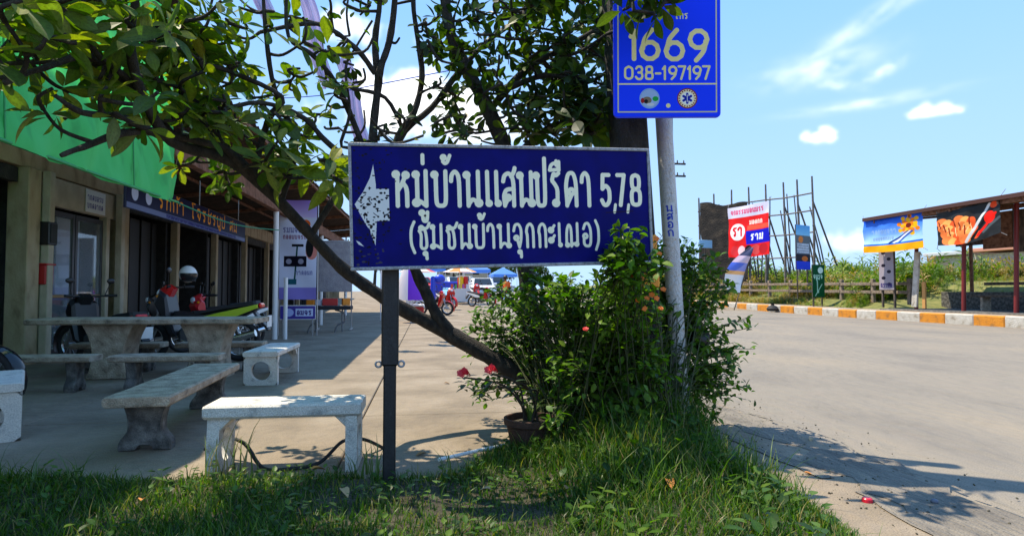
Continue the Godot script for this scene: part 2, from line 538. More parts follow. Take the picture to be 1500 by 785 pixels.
func make_sky() -> PanoramaSkyMaterial:
	var w := 1536
	var h := 768
	var im := Image.create_empty(w, h, false, Image.FORMAT_RGBF)
	var fn := FastNoiseLite.new()
	fn.seed = 5
	fn.frequency = 3.2
	fn.fractal_octaves = 5
	var wisp := FastNoiseLite.new()
	wisp.seed = 11
	wisp.frequency = 2.0
	wisp.fractal_octaves = 4
	# small clouds: direction, width, height in radians, strength
	var puffs := []
	for q in [[1201, 200, 20, 11, 1.0], [1372, 161, 30, 9, 1.0], [600, 150, 120, 66, 1.1], [500, 40, 60, 30, 0.6], [1245, 355, 30, 14, 0.5], [1450, 350, 40, 9, 0.25], [690, 190, 80, 40, 0.8]]:
		var d := ray(q[0], q[1]).normalized()
		puffs.append([atan2(d.x, -d.z), asin(d.y), q[2] / FOCAL, q[3] / FOCAL, q[4]])
	var wisps := []
	for q in [[1262, 38, 110, 13, -0.42, 0.26], [1200, 100, 75, 20, -0.1, 0.30], [1215, 122, 40, 7, 0.3, 0.3], [1295, 104, 26, 8, -0.4, 0.34], [1265, 152, 90, 7, -0.04, 0.28]]:
		var d := ray(q[0], q[1]).normalized()
		wisps.append([atan2(d.x, -d.z), asin(d.y), q[2] / FOCAL, q[3] / FOCAL, q[4], q[5]])
	for k in 26:                                          # the same kinds of cloud in the sky all round
		var az := rng.randf_range(1.15, 5.2)
		puffs.append([wrapf(az, -PI, PI), rng.randf_range(0.1, 0.5), rng.randf_range(0.04, 0.16), rng.randf_range(0.015, 0.06), rng.randf_range(0.5, 1.1)])
	for y in h:
		var el := PI * 0.5 - PI * (y + 0.5) / h
		var s := maxf(0.0, sin(el))
		var base := Color(0.38, 0.55, 0.78).lerp(Color(0.21, 0.42, 0.78), minf(1.0, s / 0.42)).lerp(Color(0.13, 0.33, 0.74), clampf((s - 0.42) / 0.58, 0.0, 1.0))
		if el < 0.0: base = Color(0.38, 0.34, 0.28)
		for x in w:
			var c := base
			if el > 0.0 and el < 0.85:
				var az := wrapf(TAU * (x + 0.5) / w, -PI, PI)
				var cl := 0.0
				var low := 0.0
				var dir := Vector3(sin(az) * cos(el), sin(el), -cos(az) * cos(el))
				for p in puffs:
					var dx: float = wrapf(az - p[0], -PI, PI) / p[2]
					if absf(dx) > 1.5: continue
					var dy: float = (el - p[1]) / p[3]
					if absf(dy) > 1.5: continue
					if dy < 0.0: dy *= 1.35
					var nz := fn.get_noise_3dv(dir * (0.06 / p[3] + 1.0) * 2.2)
					var e: float = clampf((1.0 - sqrt(dx * dx + dy * dy) + nz * 0.95) * 1.9, 0.0, 1.0) * p[4]
					cl = maxf(cl, e)
				for p in wisps:
					var dx: float = wrapf(az - p[0], -PI, PI)
					var dy: float = el - p[1]
					if absf(dx) > 0.2 or absf(dy) > 0.12: continue
					var rx: float = (dx * cos(p[4]) - dy * sin(p[4])) / p[2]
					var ry: float = (dx * sin(p[4]) + dy * cos(p[4])) / p[3]
					var e: float = exp(-rx * rx * 1.6 - ry * ry * 1.6) * (0.7 + 1.1 * wisp.get_noise_2d(rx * 0.8 + 7.0, ry * 0.5 + p[2] * 90.0)) * p[5] * 1.6
					low = maxf(low, clampf(e, 0.0, 0.6))
				c = c.lerp(Color(0.93, 0.97, 1.02), low).lerp(Color(1.05, 1.06, 1.07), minf(cl, 1.0))
			im.set_pixel(x, y, c)
	var m := PanoramaSkyMaterial.new()
	m.panorama = ImageTexture.create_from_image(im)
	return m

func base_materials():
	M["grit"] = noise_tex(3, 0.11, [[0.0, Color(0.62, 0.62, 0.62)], [0.5, Color(0.9, 0.9, 0.9)], [1.0, Color(1, 1, 1)]], 512, 4)
	M["grit_normal"] = noise_tex(8, 0.06, [], 512, 5, 5.0)
	rough_mat("concrete floor", [[0.0, lin(0.198, 0.153, 0.104)], [0.35, lin(0.261, 0.203, 0.135)], [0.65, lin(0.315, 0.248, 0.171)], [1.0, lin(0.369, 0.302, 0.221)]], Vector3(0.22, 0.22, 0.22), 0.9, 0.008, 3.0, 0.3)
	rough_mat("road dust", [[0.0, lin(0.216, 0.189, 0.153)], [0.35, lin(0.270, 0.234, 0.184)], [0.65, lin(0.293, 0.250, 0.191)], [1.0, lin(0.342, 0.279, 0.198)]], Vector3(0.16, 0.16, 0.07), 0.92, 0.006, 3.0, 0.35)
	rough_mat("dirt", two(lin(0.20, 0.15, 0.09), lin(0.40, 0.32, 0.22)), Vector3(0.6, 0.6, 0.6), 0.95)
	rough_mat("soil", two(lin(0.035, 0.028, 0.016), lin(0.10, 0.085, 0.05)), Vector3(1.1, 1.1, 1.1), 0.95)
	rough_mat("white painted concrete", [[0.0, lin(0.22, 0.20, 0.17)], [0.2, lin(0.52, 0.50, 0.45)], [0.36, lin(0.76, 0.71, 0.62)], [1.0, lin(0.86, 0.81, 0.71)]], Vector3(1.1, 1.1, 1.1), 0.8, 0.01, 3.0, 0.4)
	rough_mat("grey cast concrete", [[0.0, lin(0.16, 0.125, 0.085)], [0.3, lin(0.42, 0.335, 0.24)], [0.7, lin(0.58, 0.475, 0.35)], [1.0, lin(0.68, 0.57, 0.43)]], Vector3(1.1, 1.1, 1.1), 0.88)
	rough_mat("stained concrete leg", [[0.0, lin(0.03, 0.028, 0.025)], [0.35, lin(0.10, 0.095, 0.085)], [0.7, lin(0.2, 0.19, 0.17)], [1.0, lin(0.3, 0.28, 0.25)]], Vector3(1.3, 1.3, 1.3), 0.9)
	rough_mat("beige paint", [[0.0, lin(0.30, 0.21, 0.11)], [0.4, lin(0.52, 0.39, 0.22)], [1.0, lin(0.62, 0.49, 0.31)]], Vector3(0.7, 0.3, 0.7), 0.75, 0.01, 3.0, 0.25)
	rough_mat("cream paint", two(lin(0.5, 0.42, 0.29), lin(0.66, 0.57, 0.41)), Vector3(0.6, 0.4, 0.6), 0.7, 0.01, 3.0, 0.25)
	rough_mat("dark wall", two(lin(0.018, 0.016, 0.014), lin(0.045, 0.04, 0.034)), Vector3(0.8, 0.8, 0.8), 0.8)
	rough_mat("rusty sheet", [[0.0, lin(0.02, 0.013, 0.009)], [0.45, lin(0.055, 0.034, 0.024)], [1.0, lin(0.15, 0.075, 0.045)]], Vector3(0.5, 0.5, 1.2), 0.85)
	rough_mat("rusty beam", [[0.0, lin(0.10, 0.04, 0.02)], [0.5, lin(0.27, 0.115, 0.06)], [1.0, lin(0.36, 0.19, 0.12)]], Vector3(0.8, 0.8, 0.8), 0.85)
	rough_mat("pole concrete", [[0.0, lin(0.012, 0.01, 0.008)], [0.5, lin(0.032, 0.027, 0.022)], [1.0, lin(0.065, 0.055, 0.045)]], Vector3(1.5, 0.6, 1.5), 0.92)
	rough_mat("white pole paint", [[0.0, lin(0.25, 0.22, 0.18)], [0.2, lin(0.68, 0.67, 0.64)], [1.0, lin(0.88, 0.85, 0.79)]], Vector3(2.0, 0.6, 2.0), 0.6)
	rough_mat("black pole paint", [[0.0, lin(0.012, 0.012, 0.014)], [0.7, lin(0.018, 0.018, 0.02)], [1.0, lin(0.05, 0.048, 0.046)]], Vector3(2.5, 1.2, 2.5), 0.55, 0.01, 3.0, 0.15)
	rough_mat("bark", [[0.0, lin(0.014, 0.011, 0.009)], [0.5, lin(0.04, 0.033, 0.026)], [1.0, lin(0.10, 0.085, 0.065)]], Vector3(3.0, 1.6, 3.0), 0.92, 0.012, 3.0, 1.6)
	rough_mat("kerb white", [[0.0, lin(0.36, 0.30, 0.22)], [0.35, lin(0.62, 0.57, 0.48)], [1.0, lin(0.80, 0.77, 0.70)]], Vector3(0.6, 0.6, 0.6), 0.8)
	rough_mat("kerb orange", [[0.0, lin(0.34, 0.17, 0.06)], [0.35, lin(0.78, 0.28, 0.012)], [1.0, lin(0.92, 0.36, 0.012)]], Vector3(0.6, 0.6, 0.6), 0.75)
	rough_mat("weathered wood", two(lin(0.05, 0.04, 0.03), lin(0.2, 0.16, 0.12)), Vector3(1.2, 0.4, 1.2), 0.9)
	rough_mat("fired clay pot", two(lin(0.055, 0.026, 0.016), lin(0.13, 0.062, 0.04)), Vector3(2.5, 2.5, 2.5), 0.85)
	rough_mat("sandstone path", two(lin(0.33, 0.25, 0.17), lin(0.48, 0.38, 0.28)), Vector3(0.3, 0.3, 0.3), 0.9)
	rough_mat("bank soil", two(lin(0.12, 0.15, 0.03), lin(0.3, 0.27, 0.08)), Vector3(0.4, 0.4, 0.4), 0.95)
	plain("galvanised steel", lin(0.45, 0.46, 0.47), 0.42, 0.9)
	plain("white enamel", lin(0.78, 0.78, 0.76), 0.4)
	plain("black rubber", lin(0.015, 0.015, 0.016), 0.75)
	plain("black plastic", lin(0.012, 0.012, 0.014), 0.35)
	plain("chrome", lin(0.7, 0.7, 0.7), 0.16, 1.0)
	plain("amber lens", lin(0.9, 0.32, 0.01), 0.15)
	plain("red lens", lin(0.65, 0.01, 0.01), 0.15)
	plain("clear lens", lin(0.7, 0.72, 0.74), 0.08)
	plain("red paint", lin(0.52, 0.012, 0.01), 0.25)
	plain("lime paint", lin(0.42, 0.55, 0.008), 0.3)
	plain("navy paint", lin(0.012, 0.014, 0.06), 0.4)
	var g := StandardMaterial3D.new()
	g.resource_name = "window glass"
	g.transparency = BaseMaterial3D.TRANSPARENCY_ALPHA
	g.albedo_color = Color(0.75, 0.82, 0.85, 0.12)
	g.roughness = 0.03
	g.metallic_specular = 0.9
	M["glass"] = g

func setting():
	var gm := MB.new()
	gm.sheet(func(s, t):
		var z = 40.0 - 940.0 * t * t
		return Vector3(lerpf(-420.0, 420.0, s), -0.12 + rise(z, 9.0), z), 12, 60)
	struct("ground", gm, M["dirt"])
	# shop forecourt: cast slabs with open joints
	var fc := Node3D.new()
	fc.name = "forecourt"
	fc.set_meta("kind", "structure")
	add_child(fc)
	var xs := [-6.02, -3.3, -0.55, 2.86]
	var slabs := {}
	for r in 9:
		for k in 3:
			var wd: float = xs[k + 1] - xs[k] - 0.012
			if not slabs.has(k): slabs[k] = bx(Vector3(wd, 0.12, 3.188), Vector3.ZERO, 0.008).mesh()
			var o := part("slab", slabs[k], M["concrete floor"], fc)
			o.position = Vector3((xs[k] + xs[k + 1]) * 0.5, -0.06 + rng.randf_range(-0.002, 0.002), 4.0 - 3.2 * (r + 0.5))
	var fp := MB.new()
	fp.sheet(func(s, t):
		var z = -24.81 - 90.0 * t
		return Vector3(lerpf(-6.0, 2.86, s), rise(z) - 0.002, z), 4, 30)
	struct("pavement", fp, M["concrete floor"])
	var rd := MB.new()
	rd.sheet(func(s, t):
		var z = 40.0 - 440.0 * t
		var x := lerpf(2.86, 18.0, s)
		return Vector3(x, -0.016 + 0.05 * sin(PI * s) + rise(z, x), z), 16, 110)
	struct("road", rd, M["road dust"])
	# broken lip of asphalt along the near side of the road
	var lip := MB.new()
	var fn := FastNoiseLite.new()
	fn.seed = 4
	fn.frequency = 0.9
	for k in 90:
		var z0 := -0.5 - k * 0.14
		var z1 := z0 - 0.14 * rng.randf_range(0.5, 1.0)
		var c0 := 2.9 + fn.get_noise_1d(z0) * 0.14
		var c1 := 2.9 + fn.get_noise_1d(z1) * 0.14
		var w0 := 0.004 + 0.012 * absf(fn.get_noise_1d(z0 * 5.0 + 50.0))
		var w1 := 0.004 + 0.012 * absf(fn.get_noise_1d(z1 * 5.0 + 50.0))
		lip.poly([Vector3(c0 - w0, 0.013, z0), Vector3(c0 + w0, 0.016, z0), Vector3(c1 + w1, 0.016, z1), Vector3(c1 - w1, 0.013, z1)], Vector3.UP)
	struct("road_edge_crack", lip, rough_mat("tar", two(lin(0.19, 0.165, 0.13), lin(0.3, 0.26, 0.2)), Vector3(2, 2, 2), 0.95))
	# worn gravel shoulder between the concrete and the road, with ragged edges
	var tn := FastNoiseLite.new()
	tn.seed = 44
	tn.frequency = 0.9
	tn.fractal_octaves = 4
	var tm := rough_mat("shoulder gravel", [[0.0, lin(0.15, 0.13, 0.105)], [0.4, lin(0.22, 0.19, 0.15)], [0.7, lin(0.27, 0.232, 0.18)], [1.0, lin(0.36, 0.30, 0.22)]], Vector3(0.9, 0.9, 0.22), 0.95, 0.012, 3.0, 1.2)
	var strips := [[2.66, 0.2, 0.5], [2.3, 0.05, 0.3]]
	for k in 2:
		var tr := MB.new()
		var q: Array = strips[k]
		for j in 150:
			var za := -1.2 - j * 0.12
			var zb := za - 0.12
			var e := []
			for zz in [za, zb]:
				var wd: float = maxf(0.002, q[1] + q[1] * 1.6 * tn.get_noise_2d(zz * 1.5, k * 30.0))
				var c: float = q[0] + 0.14 * tn.get_noise_2d(zz * 0.4, k * 20.0 + 9.0)
				e.append([c - wd + 0.04 * tn.get_noise_2d(zz * 7.0, 3.0), c + wd + 0.05 * tn.get_noise_2d(zz * 7.0, 90.0)])
			var yy := 0.0045 + 0.003 * k
			if e[0][1] - e[0][0] > 0.012 and e[1][1] - e[1][0] > 0.012:
				tr.poly([Vector3(e[0][0], yy, za), Vector3(e[0][1], yy, za), Vector3(e[1][1], yy, zb), Vector3(e[1][0], yy, zb)], Vector3.UP)
		struct("shoulder", tr, tm)
	# opposite side: footpath, bank, field
	var fo := MB.new()
	fo.sheet(func(s, t):
		var z = -2.0 - 120.0 * t
		return Vector3(lerpf(18.24, 19.9, s), 0.31 + rise(z, 18.0), z), 3, 40)
	struct("footpath", fo, M["sandstone path"])
	var bank := MB.new()
	var bn := FastNoiseLite.new()
	bn.seed = 31
	bn.frequency = 0.25
	bank.sheet(func(s, t):
		var z = 0.0 - 130.0 * t
		var x = 19.9 + 45.0 * s * s
		return Vector3(x, bank_y(x, z, bn), z), 24, 60)
	struct("bank", bank, M["bank soil"])
	# the grassy verge in front
	var vg := MB.new()
	var nx := 60
	var nz := 44
	for i in nx:
		for j in nz:
			var q := []
			var inside := false
			for e in [[0, 0], [1, 0], [1, 1], [0, 1]]:
				var x: float = lerpf(-4.4, 2.3, float(i + e[0]) / nx)
				var z: float = lerpf(-5.6, 0.2, float(j + e[1]) / nz)
				var y := verge_y(x, z)
				if y > 0.0: inside = true
				q.append(Vector3(x, y, z))
			if inside: vg.poly(q, Vector3.UP)
	struct("verge", vg, M["soil"])

func bank_y(x: float, z: float, bn: FastNoiseLite) -> float:
	var open_ := 1.0 - smoothstep(-26.4, -25.2, z) * (1.0 - smoothstep(23.2, 24.6, x))
	return 0.31 + rise(z, 18.0) + (smoothstep(19.9, 21.0, x) * 0.45 + smoothstep(21.0, 26.0, x) * 0.85) * open_ + bn.get_noise_2d(x, z) * 0.25 * smoothstep(20.0, 23.0, x) * open_

func verge_far(x: float) -> float:                        # where the grass gives way to concrete
	if x < -1.2: return -4.08 - 0.05 * sin(x * 5.0)
	if x < 0.1: return -4.0 + 0.16 * smoothstep(-1.0, 0.1, x)
	if x < 0.6: return lerpf(-3.84, -4.55, smoothstep(0.1, 0.6, x))
	return -4.55 - 0.5 * smoothstep(0.6, 1.1, x) + 0.5 * smoothstep(1.7, 2.2, x)

func verge_y(x: float, z: float) -> float:
	var e := minf(z - verge_far(x), 1.98 + 0.06 * sin(z * 4.0) - x + 0.12 * smoothstep(-3.0, -4.4, z))
	return -0.03 + smoothstep(0.0, 0.35, e) * (0.06 + 0.05 * smoothstep(0.4, 1.2, x)) + 0.02 * sin(x * 3.1 + z) * smoothstep(0.0, 0.5, e)

# ---------------------------------------------------------------- shop row
func shop_row():
	var t := thing("shophouse_row", "long row of beige shop fronts with dark openings under the rusty canopy", "building", Vector3(-6.2, 0, -20))
	var lx := func(x, y, z): return Vector3(x + 6.2, y, z + 20.0)
	var zs := [-4.4, -7.3, -10.18, -13.02, -15.82, -18.6, -21.5, -24.4, -27.3, -30.2, -33.1, -36.0, -39.0, -42.0]
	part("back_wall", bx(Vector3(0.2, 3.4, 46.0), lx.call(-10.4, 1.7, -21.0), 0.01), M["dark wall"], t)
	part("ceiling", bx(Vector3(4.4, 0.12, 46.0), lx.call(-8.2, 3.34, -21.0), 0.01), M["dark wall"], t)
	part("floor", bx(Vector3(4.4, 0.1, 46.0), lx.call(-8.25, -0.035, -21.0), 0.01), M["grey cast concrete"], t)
	part("side_wall", bx(Vector3(4.3, 3.4, 0.16), lx.call(-8.2, 1.7, -44.0), 0.01), M["beige paint"], t)
	var up := part("upper_wall", bx(Vector3(0.24, 3.5, 15.0), lx.call(-6.3, 5.4, -9.0), 0.02), M["cream paint"], t)
	for k in 4:
		part("window_frame", bx(Vector3(0.1, 1.3, 1.5), lx.call(-6.17, 5.5, -14.2 + k * 3.2), 0.01), M["dark wall"], up)
	part("upper_roof", bx(Vector3(6.0, 0.14, 15.6), lx.call(-8.2, 7.25, -9.0), 0.02), M["rusty sheet"], t)
	part("header_beam", bx(Vector3(0.22, 0.42, 40.0), lx.call(-6.1, 3.18, -23.0), 0.01), M["beige paint"], t)
	for k in zs.size() - 1:
		var z: float = zs[k]
		var zz: float = zs[k + 1]
		var c := part("column", bx(Vector3(0.3 if k < 4 else 0.16, 2.97, 0.3 if k < 4 else 0.16), lx.call(-6.05, 1.485, z), 0.012), M["beige paint"], t)
		if k == 2 or k == 3:
			part("pilaster", bx(Vector3(0.12, 2.97, 0.14), lx.call(-5.86, 1.485, z - 0.26 if k == 2 else z + 0.3), 0.01), M["cream paint"], t)
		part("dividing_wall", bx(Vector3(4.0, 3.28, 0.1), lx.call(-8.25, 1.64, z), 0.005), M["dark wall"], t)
		if k == 2: continue
		var bay: float = z - zz - 0.34
		if k % 3 != 1:                                     # folded steel shutter, half seen inside
			for j in 9:
				part("shutter_leaf", bx(Vector3(0.03, 2.7, bay / 9.0 - 0.02), lx.call(-6.42 - 0.03 * (j % 2), 1.36, z - 0.2 - bay * (j + 0.5) / 9.0), 0.004), plain("dark shutter", lin(0.018, 0.017, 0.016), 0.6, 0.2), t)
		part("lintel", bx(Vector3(0.12, 0.22, bay), lx.call(-6.1, 2.84, (z + zz) / 2), 0.006), M["dark wall"], t)
	# the glazed office bay
	part("door_header", bx(Vector3(0.1, 0.46, 2.5), lx.call(-6.02, 2.71, -11.6), 0.006), M["cream paint"], t)
	part("door_jamb", bx(Vector3(0.14, 2.48, 0.16), lx.call(-6.0, 1.24, -10.46), 0.006), M["cream paint"], t)
	part("door_jamb", bx(Vector3(0.14, 2.48, 0.12), lx.call(-6.0, 1.24, -12.42), 0.006), M["cream paint"], t)
	for k in 2:
		var d := Node3D.new()
		d.name = "glass_door" if k == 0 else "glass_door_001"
		t.add_child(d)
		d.position = lx.call(-6.02, 0, -11.0 - k * 0.93)
		var al := plain("dark aluminium", lin(0.08, 0.08, 0.085), 0.4, 0.7)
		part("stile", bx(Vector3(0.05, 2.4, 0.06), Vector3(0, 1.22, 0.42), 0.004), al, d)
		part("stile", bx(Vector3(0.05, 2.4, 0.06), Vector3(0, 1.22, -0.42), 0.004), al, d)
		part("rail", bx(Vector3(0.046, 0.08, 0.78), Vector3(0, 2.38, 0), 0.004), al, d)
		part("rail", bx(Vector3(0.046, 0.14, 0.78), Vector3(0, 0.1, 0), 0.004), al, d)
		part("rail", bx(Vector3(0.046, 0.05, 0.78), Vector3(0, 1.02, 0), 0.004), plain("varnished wood", lin(0.3, 0.16, 0.05), 0.5), d)
		part("pane", bx(Vector3(0.008, 2.22, 0.78), Vector3(0.0, 1.26, 0), 0.0), M["glass"], d)
		part("curtain", bx(Vector3(0.03, 1.35, 0.72), Vector3(-0.35, 1.72, 0), 0.005), plain("pale curtain", lin(0.5, 0.55, 0.68) if k == 0 else lin(0.12, 0.08, 0.06), 0.9), d)
	var nc := Canvas.new(200, 140, Color(0.86, 0.87, 0.86))
	scribble(nc, 12, 62, 180, 30, 5, Color(0.25, 0.22, 0.5))
	scribble(nc, 12, 116, 180, 30, 5, Color(0.25, 0.22, 0.5))
	var nt := thing("shop_notice", "white notice with violet lettering on the cream panel above the glass doors", "notice", Vector3(-5.955, 2.71, -12.0))
	part("board", bx(Vector3(0.012, 0.4, 0.66), Vector3.ZERO, 0.002), M["white enamel"], nt)
	var q := MB.new()
	q.poly([Vector3(0.009, -0.19, 0.32), Vector3(0.009, -0.19, -0.32), Vector3(0.009, 0.19, -0.32), Vector3(0.009, 0.19, 0.32)], Vector3.RIGHT, [Vector2(0, 1), Vector2(1, 1), Vector2(1, 0), Vector2(0, 0)])
	part("print", q, pic("notice print", nc), nt)
	# red letter box on the jamb
	var lb := thing("letter_box", "small red box hung on the cream door jamb of the office", "letter box", Vector3(-5.88, 1.36, -10.45))
	part("body", bx(Vector3(0.12, 0.3, 0.22), Vector3.ZERO, 0.012), plain("letter red", lin(0.42, 0.012, 0.012), 0.4), lb)
	part("lid", bx(Vector3(0.15, 0.03, 0.25), Vector3(0.01, 0.16, 0), 0.008), plain("letter red", Color.RED), lb)
	part("slot", bx(Vector3(0.01, 0.02, 0.14), Vector3(0.061, 0.08, 0), 0.0), M["black plastic"], lb)
	var sp := thing("wall_speaker", "black speaker fixed beside the glass doors, above the red box", "speaker", Vector3(-5.86, 2.0, -10.45))
	part("cabinet", bx(Vector3(0.16, 0.36, 0.22), Vector3.ZERO, 0.015), M["black plastic"], sp)
	part("grille", bx(Vector3(0.012, 0.3, 0.17), Vector3(0.085, 0, 0), 0.004), plain("grille", lin(0.03, 0.03, 0.03), 0.9), sp)
	# dark blue shop board hung below the canopy
	var c := Canvas.new(1400, 96, Color(0.03, 0.04, 0.22))
	c.rect(0, 78, 1400, 18, Color(0.42, 0.46, 0.62))
	var gl := glyphs()
	var yel := Color(0.95, 0.6, 0.08)
	var gx := 250.0
	for k in ["ro", "to", "ko", "aa", "", "o", "jo", "ro", "cho", "ro", "bo", "uu", "po", "", "so", "no"]:
		if k == "": gx += 60; continue
		if k == "uu": c.glyph(gl[k], gx - 62, 62, 60, 44, 9, yel); continue
		c.glyph(gl[k], gx, 62, 60, 44, 9, yel)
		gx += 68
	c.glyph(gl["tone2"], 400, 62, 60, 44, 8, yel)
	c.glyph(gl["tone1"], 760, 62, 60, 44, 8, yel)
	for k in 2: c.disc(Vector2(60 + 110 * k, 42), 26, Color(0.75, 0.78, 0.9))
	scribble(c, 330, 92, 900, 11, 3, Color(0.08, 0.08, 0.4))
	var sb := thing("shop_sign", "long navy shop board with orange yellow lettering hung under the canopy", "shop sign", Vector3(-4.6, 2.58, -13.2))
	var face := MB.new()
	face.poly([Vector3(0.026, -0.2, 3.1), Vector3(0.026, -0.2, -3.1), Vector3(0.026, 0.26, -3.1), Vector3(0.026, 0.26, 3.1)], Vector3.RIGHT, [Vector2(0, 1), Vector2(1, 1), Vector2(1, 0), Vector2(0, 0)])
	part("board", bx(Vector3(0.04, 0.48, 6.22), Vector3(0, 0.03, 0), 0.006), M["navy paint"], sb)
	part("print", face, pic("shop sign print", c), sb)
	for z in [2.6, 0.0, -2.6]:
		part("hanger", tb([Vector3(0, 0.26, z), Vector3(0, 0.78, z)], [0.012], 6), M["galvanised steel"], sb)
	sb.rotation.x = deg_to_rad(-0.4)

func canopy_and_tarp():
	var t := thing("canopy", "rusty brown sheet metal canopy over the shop forecourt, on steel posts", "canopy", Vector3(-3.47, 0, -19))
	var a := Vector2(-6.25, 3.42)
	var b := Vector2(-2.75, 3.78)
	var sheet_mesh: ArrayMesh
	var m := MB.new()
	m.sheet(func(s, tt):
		var x := lerpf(a.x, b.x, tt) + 3.47
		var y := lerpf(a.y, b.y, tt)
		return Vector3(x, y + 0.018 * cos(TAU * s * 5.0), (s - 0.5) * 1.02), 30, 2)
	sheet_mesh = m.mesh()
	for k in 21:
		var o := part("roof_sheet", sheet_mesh, M["rusty sheet"], t)
		o.position = Vector3(0, 0.012 * (k % 2), 19 - 9.35 - k * 1.0)
		if k > 0 and k % 7 == 3: o.position.y += 0.02
	for k in 7:
		part("rafter", bx(Vector3(3.5, 0.09, 0.05), Vector3.ZERO, 0.004), M["rusty beam"], t)
		var r: MeshInstance3D = t.get_child(t.get_child_count() - 1)
		r.position = Vector3(-1.03, 3.53, 9.6 - k * 3.1)
		r.rotation.z = atan2(b.y - a.y, b.x - a.x)
	for q in [[-5.0, 3.49], [-4.2, 3.57], [-2.8, 3.71]]:
		part("purlin", bx(Vector3(0.05, 0.06, 20.6), Vector3(q[0] + 3.47, q[1], -0.15), 0.004), M["rusty beam"], t)
	part("beam", bx(Vector3(0.14, 0.3, 20.6), Vector3(0, 3.1, -0.15), 0.008), M["rusty beam"], t)
	for z in [-14.8, -21.0, -27.2]:
		part("post", tb([Vector3(0, 0, z + 19), Vector3(0, 2.96, z + 19)], [0.062], 12), M["white enamel"], t)
		part("strut", bx(Vector3(0.05, 0.62, 0.05), Vector3(0, 3.3, z + 19), 0.004), M["rusty beam"], t)
	solo("standing_pipe", tb(smooth_path([Vector3(-3.24, -0.02, -14.82), Vector3(-3.24, 1.1, -14.82), Vector3(-3.24, 1.42, -14.82)]), [0.045], 10), M["white enamel"], "short white pipe standing beside the tall white canopy post", "pipe")
	# green tarpaulin slung from the near half of the canopy
	var g := MB.new()
	var fn := FastNoiseLite.new()
	fn.seed = 77
	fn.frequency = 0.55
	g.sheet(func(s, tt):
		var z := lerpf(-8.86, -1.2, s)
		var y = lerpf(2.31, 5.0, tt) - 0.035 * absf(sin(s * 20.0)) * (1.0 - tt)
		return Vector3(0.06 - 0.25 * tt * tt + 0.1 * fn.get_noise_2d(z * 2.2, y * 1.3) + 0.03 * sin(z * 7.0 + y * 1.4 + 2.0 * fn.get_noise_1d(z)) * (1.0 - 0.6 * tt), y, z + 5.0), 110, 30)
	var tp := thing("green_tarpaulin", "bright green tarpaulin hanging along the canopy in front of the near shop", "tarpaulin", Vector3(-3.44, 0, -5.0))
	part("cloth", g, green_cloth(), tp)
	for z in [-2.6, -0.4, 1.8]: part("seam", tb([Vector3(0.075, 2.33, z), Vector3(0.045, 3.2, z + 0.01), Vector3(-0.02, 4.0, z)], [0.008], 5), plain("green hem", lin(0.03, 0.3, 0.08), 0.6), tp)
	part("hem", tb(smooth_path([Vector3(0.08, 2.31, -3.86), Vector3(0.075, 2.30, -1.5), Vector3(0.08, 2.315, 1.2), Vector3(0.075, 2.30, 3.8)], 6), [0.016], 6), plain("green hem", lin(0.03, 0.3, 0.08), 0.6), tp)
	part("rope", tb(smooth_path([Vector3(0.08, 2.3, -3.86), Vector3(0.3, 2.2, -5.6), Vector3(0.08, 2.5, -9.6)], 5), [0.012], 5), plain("green rope", lin(0.02, 0.2, 0.09), 0.8), tp)
	var te := MB.new()
	te.sheet(func(s, tt): return Vector3(0.9 * tt * 1.0, 1.0 - 1.15 * tt - 0.08 * sin(PI * tt) , lerpf(1.9, -1.9, s)), 14, 8)
	var aw := thing("teal_awning", "dark teal awning slanting out above the rusty canopy roof", "awning", Vector3(-4.4, 5.0, -13.6))
	part("cloth", te, plain("teal cloth", lin(0.012, 0.13, 0.12), 0.7, 0.0, Color(0.05, 0.3, 0.28)), aw)
	for z in [-1.85, 1.85]: part("arm", tb([Vector3(-1.7, 0.6, z), Vector3(0.0, 1.0, z), Vector3(0.9, -0.15, z)], [0.02], 6), M["galvanised steel"], aw)
	# streamers of lavender cloth and the cord that carries them
	var cord := thing("streamer_cord", "thin blue cord strung high above the street with pale cloth on it", "cord", Vector3(-2.6, 0, -14.0))
	part("cord", tb(smooth_path([Vector3(-1.6, 6.1, -2.5), Vector3(0.1, 5.62, -0.5), Vector3(1.2, 5.6, 0.3), Vector3(3.4, 5.9, 1.0)], 6), [0.014], 5), plain("blue cord", lin(0.02, 0.12, 0.62), 0.6), cord)
	var said := ["pale lavender streamer nearest the shop roof, high behind the branches", "long lavender streamer between two others above the shops", "lavender streamer hanging lowest, near the corner of the navy village sign"]
	var where := [[-3.9, 8.3, -13.2, 1.5], [-3.0, 7.9, -14.2, 2.2], [-2.2, 6.6, -14.6, 2.4]]
	for k in 3:
		var q: Array = where[k]
		var s := MB.new()
		var ln: float = q[3]
		s.sheet(func(u, v): return Vector3(u * 0.36 + v * 0.55 * ln * 0.5 + 0.05 * sin(v * 7.0), -v * ln, 0.1 * sin(u * 12.0 + v * 4.0) + 0.04 * sin(u * 25.0)), 24, 20)
		var f := solo("cloth_streamer", s, plain("lavender cloth", lin(0.64, 0.60, 0.72), 0.8, 0.0, Color(0.7, 0.65, 0.8)), said[k], "streamer", "cloth streamers over the forecourt")
		f.position = Vector3(q[0], q[1], q[2])

# ---------------------------------------------------------------- the far end of the forecourt and the street
func board_face(x0: float, x1: float, y0: float, y1: float, z: float) -> MB:
	var q := MB.new()
	q.poly([Vector3(x0, y0, z), Vector3(x1, y0, z), Vector3(x1, y1, z), Vector3(x0, y1, z)], Vector3.BACK, [Vector2(0, 1), Vector2(1, 1), Vector2(1, 0), Vector2(0, 0)])
	return q

